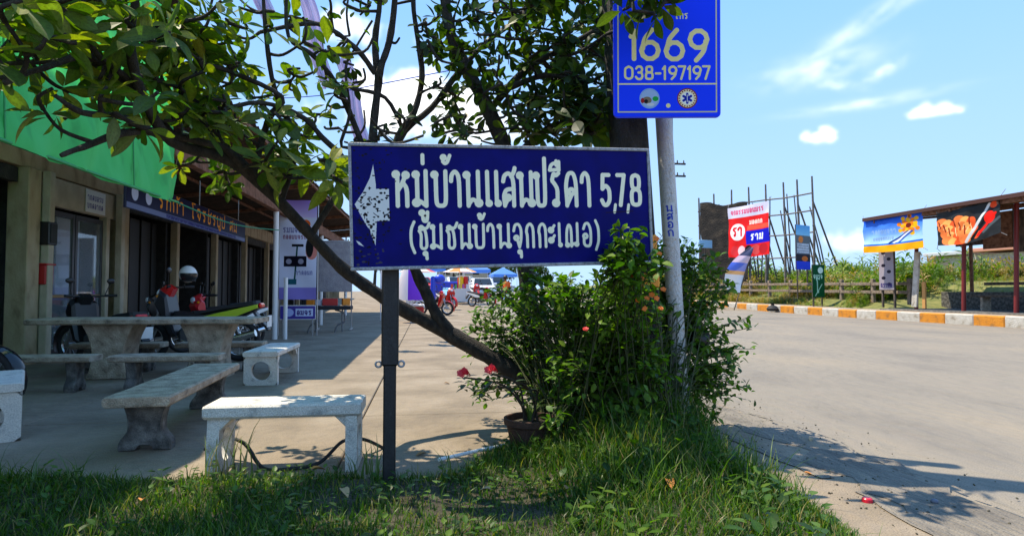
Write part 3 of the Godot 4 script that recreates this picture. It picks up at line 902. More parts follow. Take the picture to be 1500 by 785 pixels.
func green_cloth() -> StandardMaterial3D:
	var m := rough_mat("green cloth", [[0.0, lin(0.06, 0.5, 0.11)], [0.35, lin(0.10, 0.82, 0.19)], [1.0, lin(0.14, 0.9, 0.24)]], Vector3(0.5, 0.25, 0.5), 0.6, 0.008, 0.0, 1.0, false)
	m.backlight_enabled = true
	m.backlight = Color(1.0, 1.0, 0.95)
	return m

func far_street():
	# tall vinyl banner by the canopy post
	var c := Canvas.new(140, 400, Color(0.82, 0.84, 0.92))
	c.grade(0, 0, 140, 70, Color(0.62, 0.5, 0.85), Color(0.8, 0.76, 0.92))
	c.disc(Vector2(96, 96), 18, Color(0.9, 0.4, 0.12))
	scribble(c, 12, 130, 116, 18, 4, Color(0.5, 0.5, 0.66))
	scribble(c, 12, 156, 116, 14, 3, Color(0.55, 0.4, 0.5))
	c.rect(46, 178, 44, 10, Color(0.06, 0.06, 0.1))
	c.seg(Vector2(66, 188), Vector2(56, 322), 6, Color(0.05, 0.28, 0.25))
	c.rect(16, 226, 86, 42, Color(0.06, 0.05, 0.12))
	for k in 2: c.disc(Vector2(34 + 46 * k, 247), 11, Color(0.6, 0.6, 0.68))
	c.disc(Vector2(120, 205), 22, Color(0.8, 0.5, 0.45), 34)
	c.disc(Vector2(112, 190), 14, Color(0.05, 0.04, 0.05), 40)
	scribble(c, 60, 300, 70, 14, 3, Color(0.5, 0.52, 0.7))
	c.rect(24, 318, 40, 22, Color(0.1, 0.35, 0.4))
	c.rect(0, 352, 140, 48, Color(0.55, 0.5, 0.8))
	var b := thing("vinyl_banner", "tall pale violet vinyl banner with pictures, behind the white canopy post", "banner", Vector3(-3.2, 0, -16.0))
	var bs := MB.new()
	bs.sheet(func(s, t): return Vector3(lerpf(-0.46, 0.44, s), lerpf(0.9, 3.4, t), 0.02 * sin(s * 6.0 + t * 9.0)), 10, 16)
	part("cloth", bs, pic("banner print", c, 0.45, 0.25), b)
	for x in [-0.48, 0.46]: part("pole", tb([Vector3(x, 0, -0.04), Vector3(x, 3.44, -0.04)], [0.016], 6), M["galvanised steel"], b)
	var lc := Canvas.new(128, 60, Color(0.3, 0.26, 0.6))
	lc.disc(Vector2(30, 30), 19, Color(0.7, 0.75, 0.95))
	lc.rect(56, 12, 64, 36, Color(0.8, 0.84, 0.95))
	scribble(lc, 60, 40, 56, 18, 4, Color(0.3, 0.25, 0.5))
	var l := thing("low_board", "small violet printed board standing at the foot of the tall banner", "board", Vector3(-3.18, 0, -15.9))
	part("panel", bx(Vector3(0.86, 0.36, 0.02), Vector3(0, 0.58, 0), 0.004), M["white enamel"], l)
	part("print", board_face(-0.42, 0.42, 0.42, 0.74, 0.014), pic("low board print", lc), l)
	for x in [-0.36, 0.36]: part("leg", bx(Vector3(0.03, 0.42, 0.03), Vector3(x, 0.21, 0), 0.003), M["galvanised steel"], l)
	# whiteboard on a wheeled stand
	var w := thing("whiteboard", "grey whiteboard on a thin metal stand beyond the tall banner", "whiteboard", Vector3(-2.6, 0, -18.0))
	part("panel", bx(Vector3(0.9, 1.42, 0.03), Vector3(0, 1.8, 0), 0.004), rough_mat("grey board", two(lin(0.36, 0.35, 0.38), lin(0.5, 0.49, 0.52)), Vector3(0.9, 0.9, 0.9), 0.45), w)
	for x in [-0.47, 0.47]:
		part("upright", bx(Vector3(0.035, 2.55, 0.035), Vector3(x, 1.27, 0), 0.004), M["galvanised steel"], w)
		part("foot", bx(Vector3(0.04, 0.04, 0.6), Vector3(x, 0.03, 0), 0.004), M["galvanised steel"], w)
	part("rail", bx(Vector3(0.96, 0.04, 0.04), Vector3(0, 2.53, 0), 0.004), M["galvanised steel"], w)
	# trestle table with a black cloth and boxes
	var tr := thing("stall_table", "dark topped stall table with scrolled iron legs under the whiteboard", "table", Vector3(-2.6, 0, -17.2))
	part("tabletop", bx(Vector3(1.15, 0.1, 0.6), Vector3(0, 0.66, 0), 0.01), plain("dark cloth", lin(0.02, 0.022, 0.026), 0.9), tr)
	for x in [-0.4, 0.3]:
		part("leg", tb(smooth_path([Vector3(x - 0.14, 0.61, 0.2), Vector3(x + 0.1, 0.52, 0.2), Vector3(x + 0.12, 0.3, 0.2), Vector3(x - 0.06, 0.2, 0.2), Vector3(x - 0.14, 0.0, 0.2)], 5), [0.026], 6), plain("worn iron", lin(0.24, 0.24, 0.25), 0.5, 0.6), tr)
		part("leg", tb([Vector3(x, 0.61, -0.22), Vector3(x, 0.0, -0.22)], [0.022], 6), plain("worn iron", Color.GRAY), tr)
	var cols := [["orange paint", lin(0.8, 0.25, 0.01)], ["red box", lin(0.5, 0.02, 0.015)], ["pale box", lin(0.6, 0.62, 0.68)], ["orange paint", Color.ORANGE]]
	var names := ["orange carton at the far edge of the dark stall table", "red carton on the dark stall table", "pale carton on the dark stall table", "orange carton beside the red one on the stall table"]
	for k in 4:
		var x0: float = [-0.5, 0.0, -0.3, 0.4][k]
		var bb := thing("carton", names[k], "carton", Vector3(-2.6 + x0, 0.711, -17.15 - 0.06 * k), 0.1 * k, "cartons on the stall table")
		part("box", bx(Vector3(0.2 if k != 1 else 0.4, 0.15 + 0.04 * (k % 2), 0.18), Vector3(0, 0.085 + 0.02 * (k % 2), 0), 0.008), plain(cols[k][0], cols[k][1], 0.5), bb)
		part("flap", bx(Vector3(0.2 if k != 1 else 0.4, 0.006, 0.05), Vector3(0, 0.168 + 0.04 * (k % 2), 0.03), 0.0), plain("tape", lin(0.4, 0.33, 0.2), 0.5), bb)
	# white sail flags and a purple parasol
	var wp := thing("feather_flag", "white feather flag standing behind the navy sign's black post", "flag", Vector3(-1.75, 0, -24.0))
	var wf := MB.new()
	wf.sheet(func(s, t): return Vector3(s * 0.34 * (1.0 - t * t * 0.6), 0.7 + 1.9 * t, 0.04 * sin(t * 6.0 + s * 3.0)), 5, 14)
	part("cloth", wf, plain("white cloth", lin(0.78, 0.76, 0.74), 0.8, 0.0, Color(0.8, 0.8, 0.8)), wp)
	part("pole", tb([Vector3(0, 0, 0), Vector3(0, 2.7, 0)], [0.018], 6), M["white enamel"], wp)
	var pz := thing("market_parasol", "tilted parasol with purple and white panels, closed halfway, near the black post", "parasol", Vector3(-0.55, 0, -22.0))
	part("pole", tb([Vector3(0, 0, 0), Vector3(-0.1, 2.2, 0)], [0.02], 6), M["white enamel"], pz)
	for k in 8:
		var a0 := TAU * k / 8.0
		var a1 := TAU * (k + 1) / 8.0
		var g := MB.new()
		g.sheet(func(s, t):
			var a := lerpf(a0, a1, s)
			var r: float = t * (0.42 + 0.1 * t)
			return Vector3(-0.1 + cos(a) * r, 2.15 - 1.15 * t * t - 0.2 * t, sin(a) * r), 4, 8)
		part("panel", g, plain("purple cloth", lin(0.22, 0.04, 0.55), 0.7, 0.0, Color(0.4, 0.1, 0.8)) if k % 4 < 2 else plain("white cloth", Color.WHITE), pz)
	var ib := thing("ice_box", "red and white cool box on the ground under the purple parasol", "cool box", Vector3(-0.35, 0, -22.6))
	part("body", bx(Vector3(0.5, 0.5, 0.4), Vector3(0, 0.3, 0), 0.03), plain("red box", Color.RED), ib)
	part("lid", bx(Vector3(0.54, 0.09, 0.44), Vector3(0, 0.6, 0), 0.03), M["white enamel"], ib)
	part("handle", tb(smooth_path([Vector3(-0.2, 0.62, 0.22), Vector3(0, 0.78, 0.24), Vector3(0.2, 0.62, 0.22)], 4), [0.015], 6), M["white enamel"], ib)
	# bouncy castle
	var bc := thing("bouncy_castle", "red, yellow and blue inflatable bouncy castle at the end of the lane", "bouncy castle", Vector3(1.25, rise(-38.0), -38.0))
	bc.scale = Vector3.ONE * 0.8
	var br := plain("vinyl red", lin(0.62, 0.02, 0.02), 0.35)
	var by := plain("vinyl yellow", lin(0.8, 0.55, 0.01), 0.35)
	var bl := plain("vinyl blue", lin(0.02, 0.06, 0.6), 0.35)
	var bor := plain("vinyl orange", lin(0.8, 0.2, 0.02), 0.35)
	for k in 6:
		var rb := MB.new()
		rb.tube([Vector3(-1.1 + 0.42 * k, 0.2, -1.0), Vector3(-1.1 + 0.42 * k, 0.22, 1.1)], [0.22], 10)
		part("floor_tube", rb, bor if k % 2 else br, bc)
	for q in [[-1.1, 1.1, bl], [1.0, 1.1, by], [-1.1, -1.0, br], [1.0, -1.0, br], [1.35, 1.0, br]]:
		var pm := MB.new()
		pm.tube(smooth_path([Vector3(q[0], 0.2, q[1]), Vector3(q[0], 1.0, q[1]), Vector3(q[0], 1.7, q[1]), Vector3(q[0], 1.95, q[1])], 3), [0.2, 0.21, 0.2, 0.2, 0.2, 0.19, 0.19, 0.2, 0.16, 0.08], 10)
		part("pillar", pm, q[2], bc)
	part("slide", bx(Vector3(0.9, 0.16, 1.6), Vector3.ZERO, 0.05, Transform3D(Basis(Vector3.RIGHT, 0.6), Vector3(0.1, 0.62, 0.6))), plain("vinyl sky", lin(0.2, 0.45, 0.7), 0.35), bc)
	part("back_panel", bx(Vector3(2.0, 1.4, 0.1), Vector3(0, 0.9, -1.0), 0.04), bl, bc)
	part("roof_ball", ball_mesh(Vector3(-0.6, 1.75, 0.9), Vector3(0.42, 0.36, 0.3)), bl, bc)
	# vehicles
	make_car("white oncoming saloon car far down the street, headlamps towards us", Vector3(3.9, rise(-44.0, 3.9), -44.0), 0.0, plain("car white", lin(0.72, 0.73, 0.74), 0.2, 0.0))
	make_car("silver grey car parked by the kerb past the bouncy castle", Vector3(2.4, rise(-52.0, 2.4), -52.0), 0.1, plain("car silver", lin(0.4, 0.42, 0.44), 0.25, 0.6))
	make_car("dark blue car far away in the middle of the street", Vector3(7.2, rise(-62.0, 7.2), -62.0), 0.0, plain("car blue", lin(0.03, 0.06, 0.16), 0.2, 0.2))
	# blue and white market tents
	var tent0: Node3D
	var spots := [Vector3(5.6, rise(-70.0, 5.6), -70.0), Vector3(9.4, rise(-74.0, 9.4), -76.0), Vector3(0.2, rise(-66.0), -66.0)]
	var tl := ["blue topped market tent in the middle distance past the cars", "blue topped market tent on the far side of the street", "blue topped market tent behind the bouncy castle"]
	for k in 3:
		if k == 0:
			tent0 = thing("market_tent", tl[0], "tent", spots[0], 0.0, "market tents at the end of the street")
			var top := MB.new()
			for e in 4:
				var r := Basis(Vector3.UP, TAU * e / 4.0)
				top.poly([r * Vector3(-1.5, 2.2, 1.5), r * Vector3(1.5, 2.2, 1.5), Vector3(0, 3.1, 0)], r * Vector3(0, 1, 1))
				top.poly([r * Vector3(-1.5, 1.9, 1.5), r * Vector3(1.5, 1.9, 1.5), r * Vector3(1.5, 2.2, 1.5), r * Vector3(-1.5, 2.2, 1.5)], r * Vector3(0, 0, 1))
			part("roof", top, plain("tent blue", lin(0.12, 0.32, 0.75), 0.6, 0.0, Color(0.4, 0.6, 0.9)), tent0)
			for x in [-1.45, 1.45]:
				for z in [-1.45, 1.45]: part("pole", tb([Vector3(x, 0, z), Vector3(x, 2.2, z)], [0.03], 6), M["white enamel"], tent0)
			part("counter", bx(Vector3(2.6, 0.8, 0.6), Vector3(0, 0.4, 1.0), 0.02), plain("counter white", lin(0.7, 0.68, 0.66), 0.6), tent0)
		else: copy(tent0, "market_tent", tl[k], spots[k], 0.1 * k, "market tents at the end of the street")
	# clutter along the far end of the lane
	var bike0 := motorbike("red motorcycle parked across the lane past the ice box", plain("red paint", Color.RED), M["white enamel"], Vector3(0.3, rise(-27.0), -27.0), 1.2, "motorcycles parked down the lane")
	var more := [["red motorcycle parked nearest the bouncy castle", Vector3(1.0, rise(-31.0), -31.0), 0.5], ["red motorcycle nose out beside the parked silver car", Vector3(3.2, rise(-41.0), -41.0), 0.2], ["red motorcycle parked between the lane and the road", Vector3(2.9, rise(-33.0), -33.0), 0.9]]
	for q in more: copy(bike0, "motorcycle", q[0], q[1], q[2], "motorcycles parked down the lane")
	make_car("red hatchback far down the lane behind the bouncy castle", Vector3(-0.6, rise(-50.0), -50.0), 0.3, plain("car red", lin(0.5, 0.03, 0.02), 0.2))
	make_car("pale gold car at the end of the lane beside the tents", Vector3(3.6, rise(-60.0), -60.0), -0.2, plain("car gold", lin(0.5, 0.44, 0.33), 0.25, 0.3))
	var sc := [[lin(0.8, 0.2, 0.02), "orange"], [lin(0.65, 0.03, 0.03), "red"], [lin(0.75, 0.55, 0.04), "yellow"]]
	for k in 3:
		var sp: Vector3 = [Vector3(1.9, rise(-36.0), -36.0), Vector3(-0.5, rise(-33.0), -33.0), Vector3(2.7, rise(-46.0), -46.0)][k]
		var sl := thing("food_stall", "small food stall with a %s parasol, %s" % [sc[k][1], ["in the middle of the lane", "by the shop row", "far off by the cars"][k]], "stall", sp)
		part("counter", bx(Vector3(1.2, 0.8, 0.6), Vector3(0, 0.5, 0), 0.02), plain("counter white", Color.WHITE), sl)
		part("pole", tb([Vector3(0, 0.9, 0), Vector3(0, 2.2, 0)], [0.025], 6), M["white enamel"], sl)
		for e in 8:
			var g := MB.new()
			var a0 := TAU * e / 8.0
			var a1 := TAU * (e + 1) / 8.0
			g.poly([Vector3(0, 2.25, 0), Vector3(cos(a0), 1.85, sin(a0)), Vector3(cos(a1), 1.85, sin(a1))], Vector3.UP)
			part("parasol_panel", g, plain("stall " + sc[k][1], sc[k][0], 0.7, 0.0, Color(0.5, 0.5, 0.5)) if e % 2 == 0 else plain("white cloth", Color.WHITE), sl)
		for j in 5: part("jar", tb([Vector3(-0.45 + 0.22 * j, 0.9, 0.1), Vector3(-0.45 + 0.22 * j, 1.15, 0.1)], [0.07], 8), plain("jar %d" % j, [lin(0.7, 0.1, 0.05), lin(0.1, 0.4, 0.1), lin(0.8, 0.5, 0.1), lin(0.5, 0.1, 0.4), lin(0.7, 0.7, 0.7)][j], 0.2), sl)
		for x in [-0.5, 0.5]: part("leg", bx(Vector3(0.05, 0.2, 0.5), Vector3(x, 0.06, 0), 0.005), M["galvanised steel"], sl)
	# rider
	var bk := motorbike("red motorcycle carrying the rider in orange down the street", plain("red paint", Color.RED), plain("black plastic", Color.BLACK), Vector3(4.35, rise(-34.0, 4.35), -34.0), PI)
	person(Vector3(4.35, rise(-34.0, 4.35), -34.0))
	# far trees and a house closing the street
	for q in [[-1.0, -96.0, 7.5, "dark round tree at the end of the street behind the blue tents"], [4.5, -108.0, 9.0, "tallest dark tree closing the view down the street"], [12.0, -100.0, 7.0, "bushy tree on the far side, at the end of the street"], [-7.0, -84.0, 8.0, "tree past the last shop of the shop row"], [19.5, -104.0, 5.5, "low bushy tree beyond the bamboo frame"]]:
		far_tree(Vector3(q[0], rise(-90.0, q[0]), q[1]), q[2], q[3])
	var ho := thing("far_house", "pale two storey house with an orange roof at the end of the street", "house", Vector3(8.0, rise(-90.0, 8.0), -122.0))
	part("wall", bx(Vector3(12, 5.5, 7), Vector3(0, 2.75, 0), 0.05), M["cream paint"], ho)
	var rf := MB.new()
	rf.prism(PackedVector2Array([Vector2(-7, 0), Vector2(7, 0), Vector2(0, 2.4)]), 8.0)
	var ro := part("roof", rf, plain("orange roof", lin(0.45, 0.14, 0.05), 0.8), ho)
	ro.position = Vector3(0, 5.5, 0)
	for k in 4: part("window", bx(Vector3(1.2, 1.3, 0.1), Vector3(-4.2 + 2.8 * k, 3.8, 3.52), 0.02), M["dark wall"], ho)
	for k in 3: part("window", bx(Vector3(1.4, 1.7, 0.1), Vector3(-4.2 + 3.6 * k, 1.2, 3.52), 0.02), M["dark wall"], ho)

func ball_mesh(c: Vector3, r: Vector3, k := 14) -> MB:
	var m := MB.new()
	m.ball(c, r, k)
	return m

func make_car(label: String, pos: Vector3, yaw: float, paint: Material):
	var t := thing("car", label, "car", pos, yaw, "cars far down the street")
	var side := Basis(Vector3.UP, PI / 2.0)               # outline runs along z
	var b := MB.new()
	b.prism(PackedVector2Array([Vector2(-2.1, 0.32), Vector2(2.1, 0.28), Vector2(2.2, 0.5), Vector2(2.1, 0.72), Vector2(1.15, 0.9), Vector2(-1.6, 0.95), Vector2(-2.15, 0.86), Vector2(-2.2, 0.5)]), 1.72, Transform3D(Basis(Vector3.UP, -PI / 2.0), Vector3.ZERO), 0.12)
	part("body", b, paint, t)
	var r := MB.new()
	r.prism(PackedVector2Array([Vector2(1.2, 0.88), Vector2(0.45, 1.4), Vector2(-0.9, 1.42), Vector2(-1.7, 0.93)]), 1.52, Transform3D(Basis(Vector3.UP, -PI / 2.0), Vector3.ZERO), 0.14)
	part("cabin", r, paint, t)
	var g := MB.new()
	g.poly([Vector3(-0.64, 0.93, 1.16), Vector3(0.64, 0.93, 1.16), Vector3(0.55, 1.35, 0.55), Vector3(-0.55, 1.35, 0.55)], Vector3(0, 0.4, 1))
	var gw := part("windscreen", g, plain("car glass", lin(0.02, 0.025, 0.03), 0.08), t)
	gw.position = Vector3(0, 0.02, 0.03)
	for s in [-1.0, 1.0]:
		part("headlight", ball_mesh(Vector3(0.62 * s, 0.66, 2.08), Vector3(0.2, 0.1, 0.1), 10), M["clear lens"], t)
		part("mirror", bx(Vector3(0.18, 0.12, 0.1), Vector3(0.92 * s, 0.98, 0.95), 0.03), paint, t)
		part("side_window", bx(Vector3(0.02, 0.3, 1.5), Vector3(0.745 * s, 1.14, -0.25), 0.005), plain("car glass", Color.BLACK), t)
		for z in [-1.3, 1.35]:
			var wm := MB.new()
			wm.torus(Vector3(0.78 * s, 0.31, z), Vector3.RIGHT, 0.23, 0.085, 18, 8)
			var wh := part("wheel", wm, M["black rubber"], t)
			var hm := MB.new()
			hm.tube([Vector3(0.72 * s, 0.31, z), Vector3(0.84 * s, 0.31, z)], [0.2, 0.17], 12)
			part("rim", hm, M["galvanised steel"], wh)
	part("grille", bx(Vector3(0.8, 0.14, 0.04), Vector3(0, 0.62, 2.17), 0.01), M["black plastic"], t)
	part("bumper", bx(Vector3(1.6, 0.16, 0.12), Vector3(0, 0.42, 2.16), 0.04), paint, t)
	part("number_plate", bx(Vector3(0.4, 0.12, 0.02), Vector3(0, 0.42, 2.23), 0.004), M["white enamel"], t)

func far_tree(pos: Vector3, h: float, label: String):
	var t := thing("far_tree", label, "tree", pos, 0.0, "trees closing the street")
	part("trunk", tb([Vector3(0, -0.2, 0), Vector3(0.15, h * 0.3, 0.1), Vector3(0, h * 0.62, 0)], [0.24, 0.18, 0.08], 8), M["bark"], t)
	for k in 3: part("limb", tb([Vector3(0.1, h * 0.35, 0), Vector3(sin(k * 2.1) * h * 0.16, h * 0.55, cos(k * 2.1) * h * 0.16), Vector3(sin(k * 2.1) * h * 0.26, h * 0.72, cos(k * 2.1) * h * 0.26)], [0.1, 0.06, 0.03], 6), M["bark"], t)
	var xf: Array = []
	var cs: Array = []
	var blobs := []
	for k in 9: blobs.append(Vector3(rng.randf_range(-0.3, 0.3), rng.randf_range(0.42, 0.88), rng.randf_range(-0.3, 0.3)) * h)
	for k in 2600:
		var bb: Vector3 = blobs[k % 9]
		var d := Vector3(rng.randfn(), rng.randfn() * 0.75, rng.randfn()).normalized() * h * 0.17 * sqrt(rng.randf_range(0.25, 1.0))
		var s := rng.randf_range(0.22, 0.42)
		xf.append(Transform3D(Basis.from_euler(Vector3(rng.randf() * TAU, rng.randf() * TAU, rng.randf() * TAU)).scaled_local(Vector3(s, s, s)), bb + d))
		cs.append(lin(0.03, 0.06, 0.012).lerp(lin(0.10, 0.15, 0.03), rng.randf()))
	many("crown", leaf_mesh(0.5), xf, cs, t)

func many(called: String, mesh: Mesh, xf: Array, cs: Array, parent: Node) -> MultiMeshInstance3D:
	var mm := MultiMesh.new()
	mm.transform_format = MultiMesh.TRANSFORM_3D
	mm.use_colors = true
	mm.mesh = mesh
	mm.instance_count = xf.size()
	for i in xf.size():
		mm.set_instance_transform(i, xf[i])
		mm.set_instance_color(i, Color(cs[i]).srgb_to_linear())
	var o := MultiMeshInstance3D.new()
	o.multimesh = mm
	o.material_override = leaf_tinted()
	o.name = numbered(called) if parent == self else called
	o.set_meta("kind", "stuff")
	parent.add_child(o, true)
	return o

func leaf_tinted() -> StandardMaterial3D:
	if M.has("leaf tinted"): return M["leaf tinted"]
	var m := plain("leaf tinted", Color.WHITE, 0.4, 0.0, Color(0.85, 1.0, 0.25))
	m.vertex_color_use_as_albedo = true
	m.albedo_texture = leaf_print()
	m.metallic_specular = 0.4
	return m

func leaf_print() -> ImageTexture:                        # midrib, side veins, blotches
	if M.has("leaf print"): return M["leaf print"]
	var c := Canvas.new(96, 160, Color(0.86, 0.86, 0.86))
	var fn := FastNoiseLite.new()
	fn.seed = 61
	fn.frequency = 0.035
	for y in 160:
		for x in 96:
			var v := 0.95 + 0.2 * fn.get_noise_2d(x, y) - 0.12 * pow(absf(x - 48.0) / 48.0, 2.0)
			var w := smoothstep(0.42, 0.6, fn.get_noise_2d(x * 1.6 + 300.0, y * 1.6))
			c.im.set_pixel(x, y, Color(v, v, v * 0.95).lerp(Color(0.75, 0.5, 0.3), w * 0.6))
	for k in 9:
		for s in [-1.0, 1.0]: c.seg(Vector2(48, 150 - 16 * k), Vector2(48 + 44 * s, 128 - 16 * k), 1.6, Color(1, 1, 0.92))
	c.seg(Vector2(48, 158), Vector2(48, 3), 3.5, Color(1, 1, 0.9))
	M["leaf print"] = ImageTexture.create_from_image(c.im)
	return M["leaf print"]

func leaf_mesh(width := 0.34, droop := 0.18, fold := 0.12, n := 5, tipward := 0.8) -> ArrayMesh:   # one unit long along +y, face up along +z
	var b := MB.new()
	var pts := []
	for i in n + 1:
		var t := float(i) / n
		var w := width * 0.5 * pow(maxf(0.0, sin(PI * pow(t, tipward))), 0.8) + 0.008
		if i == n: w = 0.004
		var z := -droop * t * t
		pts.append([Vector3(-w, t, z + fold * w * 2.0), Vector3(0, t, z), Vector3(w, t, z + fold * w * 2.0)])
	for i in n:
		for k in 2:
			var a: Vector3 = pts[i][k]
			var c: Vector3 = pts[i][k + 1]
			var d: Vector3 = pts[i + 1][k + 1]
			var e: Vector3 = pts[i + 1][k]
			var nn := Vector3(0.25 * (1 if k == 0 else -1) * fold * 4.0, 2.0 * droop * (i + 0.5) / n, 1).normalized()
			var ua := Vector2(0.5 * k, 1.0 - float(i) / n)
			var uc := Vector2(0.5 * k + 0.5, ua.y)
			var ud := Vector2(0.5 * k + 0.5, 1.0 - float(i + 1) / n)
			var ue := Vector2(0.5 * k, ud.y)
			b.tri(a, c, d, nn, nn, nn, ua, uc, ud)
			b.tri(a, d, e, nn, nn, nn, ua, ud, ue)
	return b.mesh()

# ---------------------------------------------------------------- a person: tapered bones joined by a smooth minimum, meshed as surface nets
func nets(bones: Array, cell: float, k: float) -> MB:
	var lo := Vector3.ONE * 99.0
	var hi := -lo
	for b in bones:
		for e in 2:
			lo = lo.min(b[e] - Vector3.ONE * (b[2 + e] + 0.06))
			hi = hi.max(b[e] + Vector3.ONE * (b[2 + e] + 0.06))
	var n := Vector3i(((hi - lo) / cell).ceil()) + Vector3i.ONE
	var f := PackedFloat32Array()
	f.resize(n.x * n.y * n.z)
	for x in n.x:
		for y in n.y:
			for z in n.z:
				f[(x * n.y + y) * n.z + z] = body_field(lo + Vector3(x, y, z) * cell, bones, k)
	var m := MB.new()
	var vert := {}
	for x in n.x - 1:
		for y in n.y - 1:
			for z in n.z - 1:
				var sum := Vector3.ZERO
				var cnt := 0
				for e in [[0, 1], [2, 3], [4, 5], [6, 7], [0, 2], [1, 3], [4, 6], [5, 7], [0, 4], [1, 5], [2, 6], [3, 7]]:
					var pa := Vector3i(e[0] >> 2 & 1, e[0] >> 1 & 1, e[0] & 1)
					var pb := Vector3i(e[1] >> 2 & 1, e[1] >> 1 & 1, e[1] & 1)
					var fa := f[((x + pa.x) * n.y + y + pa.y) * n.z + z + pa.z]
					var fb := f[((x + pb.x) * n.y + y + pb.y) * n.z + z + pb.z]
					if (fa < 0.0) != (fb < 0.0):
						sum += Vector3(pa).lerp(Vector3(pb), fa / (fa - fb))
						cnt += 1
				if cnt: vert[Vector3i(x, y, z)] = lo + (Vector3(x, y, z) + sum / cnt) * cell
	var grad := {}
	for key in vert:
		var p: Vector3 = vert[key]
		var g := Vector3()
		for ax in 3:
			var d := Vector3()
			d[ax] = cell * 0.5
			g[ax] = body_field(p + d, bones, k) - body_field(p - d, bones, k)
		grad[key] = g.normalized()
	for key in vert:
		for ax in 3:
			var c: Vector3i = key
			var e := Vector3i()
			e[ax] = 1
			var fa := f[(c.x * n.y + c.y) * n.z + c.z]
			var fb := f[((c.x + e.x) * n.y + c.y + e.y) * n.z + c.z + e.z]
			if (fa < 0.0) == (fb < 0.0): continue
			var d1 := Vector3i()
			var d2 := Vector3i()
			d1[(ax + 1) % 3] = 1
			d2[(ax + 2) % 3] = 1
			var q := [c, c - d1, c - d1 - d2, c - d2]
			if not (vert.has(q[1]) and vert.has(q[2]) and vert.has(q[3])): continue
			m.tri(vert[q[0]], vert[q[1]], vert[q[2]], grad[q[0]], grad[q[1]], grad[q[2]])
			m.tri(vert[q[0]], vert[q[2]], vert[q[3]], grad[q[0]], grad[q[2]], grad[q[3]])
	return m

func body_field(p: Vector3, bones: Array, k: float) -> float:
	var s := 9.0
	for b in bones:
		var a: Vector3 = b[0]
		var d: Vector3 = b[1] - a
		var t := clampf((p - a).dot(d) / maxf(d.length_squared(), 1e-9), 0.0, 1.0)
		var e: float = p.distance_to(a + d * t) - lerpf(b[2], b[3], t)
		var h := clampf(0.5 + 0.5 * (s - e) / k, 0.0, 1.0)
		s = lerpf(s, e, h) - k * h * (1.0 - h)
	return s

func person(pos: Vector3):
	var t := thing("person", "person in an orange shirt and black helmet riding a motorcycle down the street", "person", pos, PI)
	# seated rider, looking along +z
	var skin := [[Vector3(0, 1.32, 0.0), Vector3(0, 1.42, 0.03), 0.055, 0.055], [Vector3(0, 1.5, 0.04), Vector3(0, 1.56, 0.04), 0.085, 0.1], [Vector3(0, 1.49, 0.13), Vector3(0, 1.47, 0.12), 0.015, 0.02]]
	for s in [-1.0, 1.0]:
		skin.append([Vector3(0.25 * s, 1.06, 0.16), Vector3(0.29 * s, 1.0, 0.44), 0.045, 0.032])
		for fgr in 4: skin.append([Vector3((0.27 + 0.016 * fgr) * s, 1.0, 0.47), Vector3((0.27 + 0.016 * fgr) * s, 0.98 - 0.004 * fgr, 0.53), 0.012, 0.01])
		skin.append([Vector3(0.265 * s, 1.0, 0.45), Vector3(0.245 * s, 0.985, 0.5), 0.013, 0.011])
	part("body", nets(skin, 0.02, 0.02), plain("skin", lin(0.3, 0.17, 0.1), 0.6), t)
	var shirt := [[Vector3(0, 0.86, -0.16), Vector3(0, 1.2, -0.06), 0.15, 0.17], [Vector3(-0.15, 1.26, -0.03), Vector3(0.15, 1.26, -0.03), 0.085, 0.085]]
	for s in [-1.0, 1.0]: shirt.append([Vector3(0.19 * s, 1.26, -0.03), Vector3(0.25 * s, 1.07, 0.14), 0.075, 0.06])
	part("shirt", nets(shirt, 0.03, 0.05), plain("orange shirt", lin(0.8, 0.13, 0.01), 0.8), t)
	var legs := [[Vector3(-0.09, 0.82, -0.16), Vector3(0.09, 0.82, -0.16), 0.14, 0.14]]
	for s in [-1.0, 1.0]:
		legs.append([Vector3(0.11 * s, 0.82, -0.12), Vector3(0.19 * s, 0.72, 0.28), 0.1, 0.075])
		legs.append([Vector3(0.19 * s, 0.72, 0.28), Vector3(0.2 * s, 0.34, 0.12), 0.075, 0.052])
	part("trousers", nets(legs, 0.03, 0.04), plain("navy cloth", lin(0.012, 0.018, 0.05), 0.85), t)
	for s in [-1.0, 1.0]: part("shoe", bx(Vector3(0.09, 0.08, 0.24), Vector3(0.2 * s, 0.29, 0.17), 0.03), M["black rubber"], t)
	var hl := MB.new()
	hl.ball(Vector3(0, 1.57, 0.02), Vector3(0.135, 0.14, 0.155), 14)
	part("helmet", hl, M["black plastic"], t)
	part("visor", bx(Vector3(0.18, 0.02, 0.1), Vector3(0, 1.6, 0.16), 0.008), M["black plastic"], t)
	for s in [-1.0, 1.0]: part("eye", ball_mesh(Vector3(0.035 * s, 1.5, 0.125), Vector3(0.011, 0.008, 0.01), 8), M["black plastic"], t)

